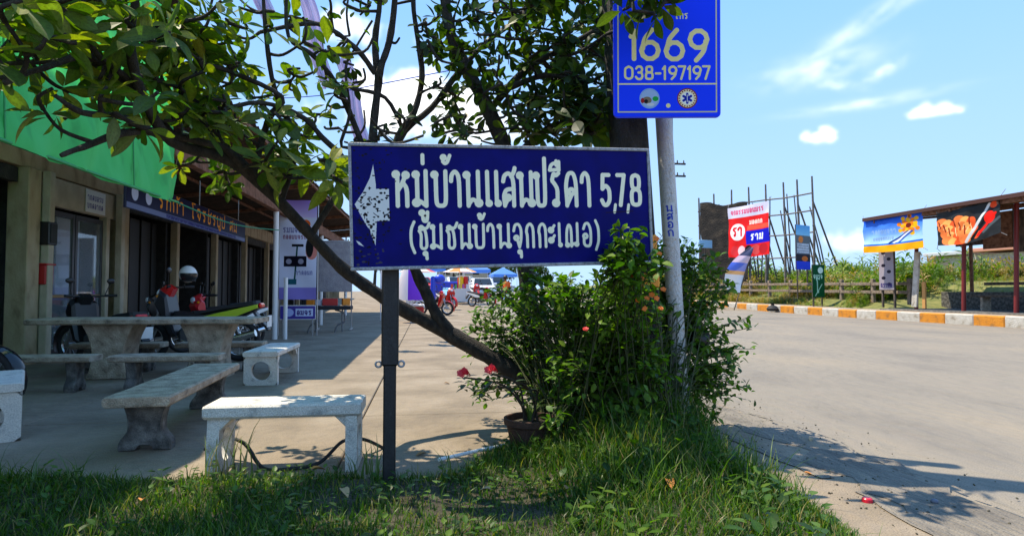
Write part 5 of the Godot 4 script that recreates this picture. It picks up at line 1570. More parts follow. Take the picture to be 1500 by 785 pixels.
func bamboo_frame():
	var t := thing("bamboo_frame", "tall frame of leaning bamboo poles with dark netting hung at one end", "billboard frame", Vector3(0, 0, 0))
	var px := [1024.0, 1046.0, 1072.0, 1097.0, 1122.0, 1148.0, 1168.0, 1190.0]
	var top := [290.0, 284.0, 278.0, 274.0, 270.0, 267.0, 263.0, 258.0]
	var base: Vector3 = at(1016, 400, 46.0)
	var far: Vector3 = at(1196, 400, 38.5)
	t.position = Vector3(base.x, 1.5, base.z)
	var bam := rough_mat("bamboo", two(lin(0.10, 0.085, 0.075), lin(0.3, 0.26, 0.23)), Vector3(1, 0.5, 1), 0.8)
	var tops := []
	for k in 8:
		var d := lerpf(46.0, 38.5, (px[k] - 1016.0) / 180.0)
		var hi: Vector3 = at(px[k], top[k], d) - t.position
		var lo := Vector3(hi.x - 0.1 + rng.randf_range(-0.12, 0.12), 0.0, hi.z + 0.1)
		tops.append(hi)
		part("bamboo_pole", tb([lo, lo.lerp(hi, 0.5) + Vector3(0.06, 0, 0), hi], [0.085, 0.075, 0.055], 7), bam, t)
		if k > 1:
			var s := hi.lerp(lo, 0.22)
			var e := lo + Vector3(3.6, 0.0, -2.4) + Vector3(rng.randf_range(-0.3, 0.3), 0, 0)
			part("prop", tb([s, s.lerp(e, 0.5) + Vector3(0, -0.12, 0), e], [0.06, 0.065, 0.07], 6), bam, t)
			if k > 3:
				var s2 := hi.lerp(lo, 0.45)
				part("prop", tb([s2, lo + Vector3(1.5, 0.2, -1.1)], [0.05], 6), bam, t)
	for k in 7:
		for j in 2:
			var f := (j + 0.4 + 0.3 * rng.randf()) / 2.0
			var hi2: Vector3 = tops[k].lerp(tops[k + 1], f) + Vector3(0, -0.5 - 1.8 * rng.randf(), 0)
			var lo2: Vector3 = Vector3(hi2.x + rng.randf_range(0.2, 1.6), 0.0, hi2.z - rng.randf_range(0.2, 1.4))
			part("prop", tb([lo2, lo2.lerp(hi2, 0.5) + Vector3(0.05, 0, 0.05), hi2], [0.05, 0.045, 0.035], 6), bam, t)
	for h in [0.14, 0.3, 0.5, 0.72]:
		for k in 7:
			var a: Vector3 = tops[k] + Vector3.DOWN * (tops[k].y * h + 0.1)
			var b: Vector3 = tops[k + 1] + Vector3.DOWN * (tops[k + 1].y * h + 0.1)
			part("bamboo_rail", tb([a + (a - b) * 0.06, b + (b - a) * 0.06], [0.05], 6), bam, t)
	var net := MB.new()
	var fn := FastNoiseLite.new()
	fn.seed = 2
	fn.frequency = 0.35
	var a0: Vector3 = tops[0] + Vector3(0, -0.4, 0.2)
	var a1: Vector3 = tops[3] + Vector3(-0.2, -1.1, 0.2)
	net.sheet(func(s, v):
		var tp := a0.lerp(a1, s) + Vector3(0, 0.1 * sin(s * 9.0) - 0.12 * sin(PI * s), 0)
		var bt := Vector3(tp.x, lerpf(1.0, -0.2, s), tp.z)
		var q := bt.lerp(tp, v)
		return q + Vector3(0.08, 0, 0.2) * fn.get_noise_2d(s * 6.0, v * 6.0), 30, 30)
	part("netting", net, rough_mat("dark netting", [[0.0, lin(0.008, 0.007, 0.006)], [0.5, lin(0.022, 0.018, 0.015)], [0.75, lin(0.06, 0.046, 0.033)], [1.0, lin(0.12, 0.09, 0.06)]], Vector3(0.25, 0.25, 0.25), 0.95), t)

func side_signs():
	# big red banner in front of the bamboo
	var c := Canvas.new(260, 300, Color(0.9, 0.12, 0.12))
	c.rect(0, 0, 260, 66, Color(0.85, 0.84, 0.92))
	scribble(c, 20, 44, 220, 22, 6, Color(0.85, 0.35, 0.5))
	c.disc(Vector2(62, 150), 50, Color(0.95, 0.93, 0.93))
	c.glyph(glyphs()["ro"], 30, 172, 32, 48, 11, Color(0.85, 0.1, 0.15))
	c.glyph(glyphs()["aa"], 66, 172, 30, 48, 11, Color(0.85, 0.1, 0.15))
	scribble(c, 140, 112, 80, 20, 6, Color(0.98, 0.85, 0.8))
	c.rect(126, 120, 134, 26, Color(0.95, 0.35, 0.25))
	c.rect(118, 150, 142, 78, Color(0.08, 0.1, 0.75))
	scribble(c, 150, 204, 84, 32, 8, Color(0.92, 0.93, 0.98))
	for k in 5: c.disc(Vector2(40 + 46 * k, 262), 26, [Color(0.85, 0.2, 0.22), Color(0.93, 0.8, 0.82), Color(0.1, 0.06, 0.08), Color(0.85, 0.3, 0.3), Color(0.75, 0.12, 0.15)][k], 30)
	var p := at(1068, 377, 37.0)
	var e := at(1128, 372, 34.0)
	var h := (at(1068, 305, 37.0) - p).y
	cloth_banner("red_banner", "red, white and blue vinyl banner standing before the bamboo frame", p, e - p, h, pic("red banner print", c, 0.45, 0.2), 4)
	# tall blue sign
	var c2 := Canvas.new(120, 260, Color(0.1, 0.12, 0.3))
	c2.grade(0, 0, 120, 60, Color(0.35, 0.65, 0.9), Color(0.55, 0.8, 0.95))
	c2.rect(0, 60, 120, 110, Color(0.4, 0.42, 0.45))
	c2.disc(Vector2(40, 84), 20, Color(0.9, 0.5, 0.2))
	for k in 4: scribble(c2, 8, 118 + 15 * k, 104, 10, 3, Color(0.85, 0.85, 0.9))
	c2.rect(0, 172, 120, 40, Color(0.12, 0.1, 0.16))
	c2.disc(Vector2(72, 196), 26, Color(0.85, 0.42, 0.12), 16)
	c2.rect(0, 212, 120, 48, Color(0.1, 0.25, 0.85))
	panel_sign("tall_sign", "tall narrow blue and grey signboard on posts amid the weeds", Vector3(20.5, 2.3, -31.2), 1.5, 2.45, 0.5, c2, 1.6)
	var c3 := Canvas.new(90, 200, Color(0.02, 0.3, 0.17))
	c3.disc(Vector2(60, 34), 20, Color(0.8, 0.9, 0.86))
	scribble(c3, 8, 84, 76, 22, 5, Color(0.7, 0.86, 0.78))
	c3.glyph(glyphs()["o"], 20, 170, 40, 60, 8, Color(0.6, 0.8, 0.72))
	c3.seg(Vector2(20, 190), Vector2(70, 120), 6, Color(0.6, 0.8, 0.72))
	panel_sign("green_sign", "small dark green sign with white markings beside the far kerb", Vector3(19.6, 0.8, -28.6), 0.74, 1.66, 0.12, c3, 0.5)
	var pb := thing("pale_blue_board", "small pale blue board on the netting end of the bamboo frame", "board", at(1034, 357, 43.0) + Vector3(0, -0.3, 0), 0.4)
	part("panel", bx(Vector3(1.3, 0.55, 0.06), Vector3(0, 0.28, 0), 0.01), plain("pale blue paint", lin(0.3, 0.55, 0.8), 0.6), pb)
	part("batten", bx(Vector3(0.1, 1.6, 0.05), Vector3(0, -0.5, -0.06), 0.01), M["weathered wood"], pb)
	# white pennant with a blue band at the roadside
	var pn := thing("pennant", "white pennant with blue and orange bands leaning over the far kerb", "pennant", at(1072, 436, 24.5), 0.0)
	var tip := Vector3(0.95, 2.0, 0)
	part("pole", tb([Vector3(0.1, -0.5, 0), tip], [0.02], 6), M["weathered wood"], pn)
	var cols := [["pennant white", lin(0.78, 0.78, 0.8)], ["pennant orange", lin(0.8, 0.35, 0.05)], ["pennant blue", lin(0.04, 0.12, 0.65)], ["pennant pink", lin(0.7, 0.5, 0.6)], ["pennant navy", lin(0.01, 0.02, 0.1)]]
	var lo := [0.28, 0.56, 0.62, 0.75, 0.86]
	var hi := [0.56, 0.62, 0.75, 0.86, 1.0]
	for k in 5:
		var m := MB.new()
		m.sheet(func(s, v):
			var f := lerpf(lo[k], hi[k], v)
			return Vector3(0.1, -0.5, 0).lerp(tip, f) + Vector3(-s * (0.1 + 0.75 * maxf(0.0, sin((1.0 - f) * 3.6))) , 0.05 * s, 0.06 * sin(s * 4.0 + f * 8.0)), 5, 4)
		part("cloth_band", m, plain(cols[k][0], cols[k][1], 0.7, 0.0, Color(0.4, 0.4, 0.4)), pn)

func panel_sign(called: String, label: String, pos: Vector3, w: float, h: float, yaw: float, c: Canvas, leg: float):
	var t := thing(called, label, "sign", pos, yaw)
	part("panel", bx(Vector3(w, h, 0.05), Vector3(0, h / 2, 0), 0.006), M["weathered wood"], t)
	part("print", board_face(-w / 2 + 0.01, w / 2 - 0.01, 0.01, h - 0.01, 0.028), pic(called + " print", c), t)
	for s in [-0.35, 0.35]: part("post", bx(Vector3(0.07, h + leg, 0.05), Vector3(s * w, (h - leg) / 2, -0.052), 0.005), M["weathered wood"], t)

func weeds():
	var xf := []
	var cs := []
	var bn := FastNoiseLite.new()
	bn.seed = 31
	bn.frequency = 0.25
	var pn := FastNoiseLite.new()
	pn.seed = 8
	pn.frequency = 0.12
	var pal := [lin(0.248, 0.388, 0.046), lin(0.434, 0.480, 0.078), lin(0.558, 0.310, 0.109), lin(0.139, 0.248, 0.031), lin(0.651, 0.465, 0.202)]
	for k in 24000:
		var z := -rng.randf_range(9.0, 75.0)
		var x := 21.0 + 9.0 * pow(rng.randf(), 1.5)
		if z > -26.0 and x < 23.4: continue
		if rng.randf() < 0.3: x = rng.randf_range(19.7, 20.9); 
		if z > -26.0 and x < 23.4: continue
		var y := bank_y(x, z, bn)
		var dry := clampf(pn.get_noise_2d(x, z) * 1.6 + 0.45, 0.0, 1.0)
		var s := rng.randf_range(0.3, 0.85) * (0.32 if z > -25.5 else 1.0) * (0.35 if x < 21.0 else 1.0) * (1.0 + 1.5 * bn.get_noise_2d(x * 0.9 + 90.0, z * 0.9)) * (1.7 if rng.randf() < 0.06 else 1.0)
		xf.append(Transform3D(Basis.from_euler(Vector3(rng.randf_range(-0.5, 0.5), rng.randf() * TAU, rng.randf_range(-0.5, 0.5))).scaled_local(Vector3(s * 0.9, s, s * 0.9)), Vector3(x, y - 0.05, z)))
		var a: Color = pal[0].lerp(pal[1], rng.randf()) if rng.randf() > dry else pal[2].lerp(pal[4], rng.randf())
		if rng.randf() < 0.25: a = pal[3]
		cs.append(a)
	var tuft := MB.new()                                     # a sprig: stem with leaves
	var lf := leaf_mesh(0.24, 0.3, 0.1, 3)
	for k in 26:
		var d := Vector3(cos(k * 2.4), 0.0, sin(k * 2.4))
		var yb := (d * 0.75 + Vector3.UP * rng.randf_range(0.25, 0.9)).normalized()
		var xb := yb.cross(Vector3.UP).normalized()
		var bb := Basis(xb, yb, xb.cross(yb)).scaled_local(Vector3.ONE * rng.randf_range(0.14, 0.32))
		var org := Vector3(0.03 * d.x, 0.08 + 0.034 * k, 0.03 * d.z)
		var ar := lf.surface_get_arrays(0)
		for i in range(0, ar[Mesh.ARRAY_VERTEX].size(), 3):
			var q := []
			for j in 3: q.append([bb * ar[Mesh.ARRAY_VERTEX][i + j] + org, (bb * ar[Mesh.ARRAY_NORMAL][i + j]).normalized()])
			tuft.tri(q[0][0], q[1][0], q[2][0], q[0][1], q[1][1], q[2][1])
	tuft.tube([Vector3.ZERO, Vector3(0.03, 0.9, 0.0)], [0.012, 0.006], 4, false)
	var o := many("weeds", tuft.mesh(), xf, cs, self)

# ---------------------------------------------------------------- signs and poles in front
func village_sign_print() -> Canvas:
	var blue := Color(0.03, 0.035, 0.385)
	var white := Color(0.98, 0.96, 0.83)
	var c := Canvas.new(1255, 481, blue)
	var fn := FastNoiseLite.new()
	fn.seed = 6
	fn.frequency = 0.006
	fn.fractal_octaves = 5
	for y in 481:
		for x in 1255:
			var v := fn.get_noise_2d(x, y) * 0.5
			c.im.set_pixel(x, y, blue * (1.0 + v * 0.35))
	var gl := glyphs()
	var ux := func(x: float) -> float:                      # the photograph foreshortens the far end of the board
		var s := (x - 70.0) / 1255.0
		return 1255.0 * s / ((1.0 - s) * 1.1 + s)
	for g in [["ho", 250, 318], ["mo", 335, 396], ["bo", 414, 478], ["aa", 484, 538], ["no", 548, 616], ["ae", 626, 694], ["so", 700, 764], ["no", 772, 838], ["po", 842, 892], ["ro", 908, 952], ["do", 962, 1026], ["aa", 1034, 1082]]:
		var a: float = ux.call(g[1])
		c.glyph(gl[g[0]], a, 238, ux.call(g[2]) - a, 138, 17.5, white)
	var b0: float = ux.call(344.0)
	c.glyph(gl["tone1"], b0 - 12, 232, 52, 138, 16, white)
	c.glyph(gl["uu"], b0 - 6, 244, 56, 138, 15, white)
	c.glyph(gl["tone2"], ux.call(422.0) + 8, 232, 56, 138, 15, white)
	c.glyph(gl["ii"], ux.call(904.0) - 4, 236, 52, 128, 15, white)
	for g in [["5", 1118, 1162], ["7", 1186, 1224], ["8", 1244, 1290]]:
		var a: float = ux.call(g[1])
		c.glyph(gl[g[0]], a, 236, ux.call(g[2]) - a, 128, 18, white)
	for x in [1178.0, 1234.0]: c.glyph(gl[","], ux.call(x) - 12, 240, 26, 130, 13, white)
	for g in [["(", 298, 334], ["cho", 344, 396], ["mo", 400, 452], ["cho", 460, 512], ["no", 518, 570], ["bo", 578, 628], ["aa", 632, 672], ["no", 680, 734], ["jo", 742, 786], ["ko", 794, 836], ["ko", 846, 888], ["a", 894, 922], ["e", 926, 954], ["cher", 958, 1022], ["or", 1032, 1078], [")", 1088, 1118]]:
		var a: float = ux.call(g[1])
		c.glyph(gl[g[0]], a, 408, ux.call(g[2]) - a, 95, 12, white)
	c.glyph(gl["u"], ux.call(344.0), 412, 46, 95, 13, white)
	c.glyph(gl["tone2"], ux.call(584.0) - 2, 406, 44, 95, 12, white)
	c.glyph(gl["u"], ux.call(742.0), 412, 44, 95, 13, white)
	# the arrow, with its reflective film crazed and fallen away in places
	var r2 := RandomNumberGenerator.new()
	r2.seed = 14
	var film := Color(0.86, 0.86, 0.84)
	c.fill(PackedVector2Array([Vector2(14, 232), Vector2(48, 182), Vector2(74, 130), Vector2(88, 76), Vector2(96, 150), Vector2(97, 172), Vector2(146, 172), Vector2(146, 296), Vector2(97, 298), Vector2(90, 392), Vector2(66, 330), Vector2(40, 282)]), film)
	c.fill(PackedVector2Array([Vector2(0, 268), Vector2(30, 286), Vector2(70, 330), Vector2(82, 396), Vector2(58, 372), Vector2(20, 330)]), blue * 0.9)
	c.fill(PackedVector2Array([Vector2(16, 372), Vector2(30, 378), Vector2(46, 396), Vector2(26, 388)]), film)
	for k in 46:
		var p := Vector2(r2.randf_range(20, 142), r2.randf_range(168, 310))
		c.disc(p, r2.randf_range(2, 7), Color(0.07, 0.06, 0.09), r2.randf_range(2, 6))
		if k % 3 == 0: c.seg(p, p + Vector2(r2.randf_range(-18, 18), r2.randf_range(-18, 14)), 2.5, Color(0.12, 0.1, 0.14))
	for k in 120:                                           # rust blisters near the worn end
		var p := Vector2(r2.randf_range(4, 330) * pow(r2.randf(), 0.6), r2.randf_range(6, 474))
		if p.x > 150 and r2.randf() < 0.72: continue
		c.disc(p, r2.randf_range(1.5, 6.5), Color(0.17, 0.12, 0.06).lerp(Color(0.05, 0.04, 0.09), r2.randf()), r2.randf_range(1.5, 4.5))
	for k in 14:
		var p := Vector2(r2.randf_range(20, 120), r2.randf_range(400, 470))
		c.disc(p, r2.randf_range(3, 9), Color(0.26, 0.25, 0.3), r2.randf_range(2, 5))
	c.seg(Vector2(1052, 268), Vector2(1176, 262), 3, Color(0.16, 0.1, 0.1))
	for k in 8: c.seg(Vector2(r2.randf() * 1255, 2), Vector2(r2.randf() * 1255, 2), 1.0, blue * 0.8)
	return c

func number_sign_print() -> Canvas:
	var blue := Color(0.06, 0.24, 1.0)
	var cream := Color(0.93, 0.88, 0.62)
	var c := Canvas.new(600, 840, blue)
	var w := func(x: float, y: float) -> Vector2: return Vector2((x - 105.0 + (520.0 - y) * 0.035) * 1.237, 840.0 - (520.0 - y) * 1.237)
	for q in [[18, 6, 18, 814], [582, 6, 582, 814]]: c.seg(Vector2(q[0], q[1]), Vector2(q[2], q[3]), 8, Color(0.82, 0.78, 0.62))
	c.seg(Vector2(18, 814), Vector2(582, 814), 8, Color(0.82, 0.78, 0.62))
	c.seg(Vector2(18, 655), Vector2(582, 655), 9, cream)
	var gl := glyphs()
	var put := func(k: String, x0: float, x1: float, base: float, h: float, wd: float):
		var p: Vector2 = w.call(x0, base)
		c.glyph(gl[k], p.x, p.y, (x1 - x0) * 1.237, h * 1.237, wd, cream)
	put.call("1", 158.0, 206.0, 254.0, 128.0, 27.0)
	put.call("6", 212.0, 304.0, 257.0, 136.0, 27.0)
	put.call("6", 326.0, 418.0, 259.0, 136.0, 27.0)
	put.call("9", 438.0, 530.0, 262.0, 138.0, 27.0)
	var xs := [[140, 186, "0"], [192, 232, "3"], [238, 278, "8"], [286, 312, "-"], [314, 344, "1"], [346, 388, "9"], [390, 430, "7"], [432, 458, "1"], [460, 500, "9"], [503, 543, "7"]]
	for q in xs: put.call(q[2], float(q[0]), float(q[1]), 348.0, 58.0, 13.0)
	put.call("o", 366.0, 390.0, 70.0, 24.0, 6.0)
	put.call("to", 388.0, 410.0, 70.0, 24.0, 6.0)
	put.call("ro", 412.0, 430.0, 70.0, 24.0, 6.0)
	for q in [[-30, 0], [-80, 0]]:                           # upper lines, above the picture
		scribble(c, 70, 120 + q[0], 460, 60, 12, cream)
	c.disc(w.call(350.0, 470.0), 13, cream)
	var e1: Vector2 = w.call(262.0, 437.0)
	c.disc(e1, 58, Color(0.55, 0.68, 0.85))
	c.disc(e1, 50, Color(0.62, 0.72, 0.86))
	c.disc(e1 + Vector2(-14, 10), 26, Color(0.5, 0.44, 0.36), 20)
	c.disc(e1 + Vector2(-20, 16), 11, Color(0.12, 0.1, 0.14))
	c.disc(e1 + Vector2(34, 2), 17, Color(0.1, 0.62, 0.25), 14)
	c.disc(e1 + Vector2(-40, 12), 10, Color(0.62, 0.12, 0.12), 15)
	c.disc(e1 + Vector2(6, 34), 22, Color(0.8, 0.82, 0.84), 9)
	var e2: Vector2 = w.call(437.0, 437.0)
	c.disc(e2, 58, Color(0.5, 0.12, 0.1))
	c.disc(e2, 52, Color(0.92, 0.86, 0.7))
	for k in 20:
		var a := TAU * k / 20.0
		c.disc(e2 + Vector2(cos(a), sin(a)) * 46.0, 4, Color(0.5, 0.12, 0.1))
	c.disc(e2, 36, Color(0.94, 0.94, 0.9))
	for k in 3:
		var d := Vector2(cos(PI * k / 3.0 + PI / 2), sin(PI * k / 3.0 + PI / 2))
		c.seg(e2 - d * 25.0, e2 + d * 25.0, 14, Color(0.06, 0.12, 0.6))
	c.seg(e2 + Vector2(0, -20), e2 + Vector2(0, 20), 4, Color(0.9, 0.9, 0.9))
	return c

func poles_and_signs():
	var bx_ := Vector3(0.9961, 0.032, -0.0816).normalized()
	var by_ := Vector3(-0.032, 0.9995, 0.0).normalized()
	var bz_ := bx_.cross(by_).normalized()
	var t := thing("village_sign", "long navy village sign with white Thai lettering and peeling arrow, on a black post", "sign", Vector3(-0.2, 0.0, -3.44))
	var holder := Transform3D(Basis(bx_, by_, bz_), Vector3(0.455, 1.583, -3.445) - t.position)
	var w := 1.735
	var h := 0.672
	var board := part("board", bx(Vector3(w, h, 0.02), Vector3.ZERO, 0.003), M["navy paint"], t)
	board.transform = holder
	var face := part("printed_face", board_face(-w / 2 + 0.002, w / 2 - 0.002, -h / 2 + 0.002, h / 2 - 0.002, 0.0125), pic("village sign print", village_sign_print(), 0.6), t)
	face.transform = holder
	var alu := rough_mat("worn aluminium", [[0.0, lin(0.12, 0.11, 0.1)], [0.35, lin(0.36, 0.36, 0.37)], [1.0, lin(0.58, 0.58, 0.6)]], Vector3(5, 5, 5), 0.45)
	for s in [-1.0, 1.0]:
		var e := part("frame_strip", bx(Vector3(w + 0.012, 0.018, 0.034), Vector3(0, s * h / 2, 0.004), 0.003), alu, t)
		e.transform = holder
		var v := part("frame_strip", bx(Vector3(0.016, h - 0.02, 0.034), Vector3(s * (w / 2 - 0.002), 0, 0.0045), 0.003), alu, t)
		v.transform = holder
	part("post", bx(Vector3(0.068, 2.0, 0.056), Vector3(0, 0.86, -0.035), 0.008), M["black pole paint"], t)
	part("post_sleeve", bx(Vector3(0.092, 0.62, 0.07), Vector3(0, 1.0, -0.034), 0.01), M["black pole paint"], t)
	for y in [1.08]: part("bracket", bx(Vector3(1.3, 0.04, 0.025), Vector3(0.62, y + 0.2, -0.072), 0.004, Transform3D(Basis(Vector3.UP, 0.08), Vector3(0, 0, 0.0))), M["black pole paint"], t)
	for s in [-1.0, 1.0]:                                    # the clamp bolts at the foot of the sleeve
		var b := MB.new()
		b.torus(Vector3(0.062 * s, 0.7, -0.03), Vector3(0, 0, 1), 0.016, 0.006, 14, 6)
		part("clamp_ring", b, alu, t)
	# white sign pole, leaning a little
	var foot := Vector3(1.93, -0.05, -4.47)
	var tip := Vector3(1.70, 3.8, -4.41)
	var wp := thing("sign_pole", "leaning white painted pole that carries the bright blue number sign", "pole", foot)
	part("shaft", tb([Vector3.ZERO, (tip - foot) * 0.5, tip - foot], [0.062, 0.062, 0.06], 16), M["white pole paint"], wp)
	part("cap", tb([tip - foot, tip - foot + Vector3(0, 0.03, 0)], [0.064], 16), M["white pole paint"], wp)
	part("foot_band", tb([Vector3(0, 0.0, 0), Vector3(0, 0.1, 0)], [0.075], 16), M["black pole paint"], wp)
	var vc := Canvas.new(40, 150, Color(0.80, 0.80, 0.79))
	for k in 4: vc.glyph(glyphs()[["no", "so", "or", "ko"][k]], 9, 36 + 34 * k, 22, 24, 5, Color(0.2, 0.28, 0.7))
	var up := (tip - foot).normalized()
	var st := MB.new()
	st.sheet(func(s, v):
		var a := lerpf(-0.7, 0.7, s)
		return up * lerpf(1.55, 1.82, v) + Vector3(sin(a - 0.35), 0, cos(a - 0.35)) * 0.0645, 8, 2)
	part("sticker", st, pic("sticker print", vc), wp)
	# the number sign clamped to it
	var d := 4.12
	var bl := at(899, 173, d)
	var br := at(1055.5, 172.5, d)
	var tr := at(1043, 0, d)
	var ex := (br - bl).normalized()
	var ey := (tr - br).normalized()
	var ez := ex.cross(ey).normalized()
	ey = ez.cross(ex).normalized()
	var wd := (br - bl).length()
	var ns := thing("number_sign", "bright blue emergency number sign reading 1669 with two round emblems", "sign", bl)
	var hh := wd * 1.4
	var tf := Transform3D(Basis(ex, ey, ez), Vector3.ZERO)
	var o := PackedVector2Array()
	for cc in [[wd - 0.03, 0.03, -0.5], [wd - 0.03, hh - 0.03, 0.0], [0.03, hh - 0.03, 0.5], [0.03, 0.03, 1.0]]:
		for k in 5:
			var a: float = PI * cc[2] + PI * 0.5 * k / 4.0
			o.append(Vector2(cc[0] + cos(a) * 0.03, cc[1] + sin(a) * 0.03))
	var pm := MB.new()
	pm.prism(o, 0.018)
	part("panel", pm, plain("bright blue", lin(0.006, 0.028, 0.86), 0.35), ns).transform = tf
	part("printed_face", board_face(0.008, wd - 0.008, 0.008, hh - 0.008, 0.0115), pic("number sign print", number_sign_print(), 0.5), ns).transform = tf
	for y in [0.2, 0.8]: part("clamp", bx(Vector3(0.3, 0.035, 0.2), Vector3(wd * 0.5, y, -0.11), 0.004), M["galvanised steel"], ns).transform = tf
	# power pole
	var uf := Vector3(1.585, -0.1, -4.28)
	var ut := Vector3(1.13, 7.4, -4.2)
	var pp := thing("power_pole", "dark weathered concrete power pole standing close behind the white pole and shrub", "power pole", uf)
	var sh := MB.new()
	var dir := ut - uf
	for f in 4:
		var r := Basis(Vector3.UP, TAU * f / 4.0)
		var ba := 0.125
		var ta := 0.085
		sh.poly([r * Vector3(-ba + 0.015, 0, ba), r * Vector3(ba - 0.015, 0, ba), dir + r * Vector3(ta - 0.015, 0, ta), dir + r * Vector3(-ta + 0.015, 0, ta)], r * Vector3(0, 0, 1))
		sh.poly([r * Vector3(ba - 0.015, 0, ba), r * Vector3(ba, 0, ba - 0.015), dir + r * Vector3(ta, 0, ta - 0.015), dir + r * Vector3(ta - 0.015, 0, ta)], r * Vector3(1, 0, 1))
	sh.box(dir + Vector3(0, 0.01, 0), Vector3(0.16, 0.02, 0.16))
	part("shaft", sh, M["pole concrete"], pp)
	for y in [1.55, 1.28]:
		part("reflector_band", bx(Vector3(0.245, 0.11, 0.245), dir * (y / 7.5), 0.012), plain("orange tape", lin(0.85, 0.3, 0.01), 0.4), pp)

# ---------------------------------------------------------------- the frangipani
var leaves: Array = []                                     # [transform, colour] gathered, then split into parts and a mass

func whorl(p: Vector3, axis: Vector3, n: int, size: float, pal: Array):
	var s := axis.cross(Vector3.RIGHT if absf(axis.x) < 0.8 else Vector3.UP).normalized()
	var w := axis.cross(s)
	for k in n:
		var a := 2.4 * k + rng.randf_range(-0.35, 0.35)
		var open := lerpf(0.5, 1.75, float(k + 1) / n) + rng.randf_range(-0.2, 0.2)
		var d := (axis * cos(open) + (s * cos(a) + w * sin(a)) * sin(open) + Vector3(0, -0.12, 0)).normalized()
		var len := size * rng.randf_range(0.65, 1.15) * lerpf(0.7, 1.0, float(k + 1) / n)
		var nrm := (axis - d * axis.dot(d))
		if nrm.length() < 0.1: nrm = s
		nrm = (nrm.normalized() + Vector3(rng.randf_range(-0.35, 0.35), 0.35, rng.randf_range(-0.35, 0.35)))
		nrm = (nrm - d * nrm.dot(d)).normalized()
		var x := d.cross(nrm).normalized()
		var col: Color = pal[rng.randi() % pal.size()]
		leaves.append([Transform3D(Basis(x, d, nrm).scaled_local(Vector3(len * rng.randf_range(0.85, 1.15), len, len)), p + d * 0.02 - axis * rng.randf() * 0.05), col])

func lay_leaves(t: Node3D, called: String, mesh: ArrayMesh, single: int, curled: ArrayMesh, flat: ArrayMesh):
	var key := func(e): return e[0].basis.y.length() / e[0].origin.distance_to(EYE) * (1.0 if seen_in_frame(e[0].origin) else 0.2)
	leaves.sort_custom(func(a, b): return key.call(a) > key.call(b))
	var xf := []
	var cs := []
	for i in leaves.size():
		var e: Array = leaves[i]
		var x: Transform3D = e[0]
		x.origin -= t.position
		if i < single:
			var c: Color = e[1]
			var m := plain("leaf %s" % c.to_html(), c, 0.5, 0.0, Color(0.85, 1.0, 0.25))
			m.metallic_specular = 0.45
			m.albedo_texture = leaf_print()
			var o := MeshInstance3D.new()
			o.mesh = mesh if i % 3 == 0 else curled if i % 3 == 1 else flat
			o.material_override = m
			o.name = called if i == 0 else "%s_%03d" % [called, i]
			o.transform = x
			t.add_child(o)
		else:
			xf.append(x)
			cs.append(e[1])
	many("foliage", mesh, xf, cs, t)
	leaves = []

func seen_in_frame(p: Vector3) -> bool:
	var v := p - EYE
	var z := v.dot(fwd_dir)
	return z > 0.3 and absf(v.dot(right_dir) / z) < 0.85 and absf(v.dot(up_dir) / z) < 0.45

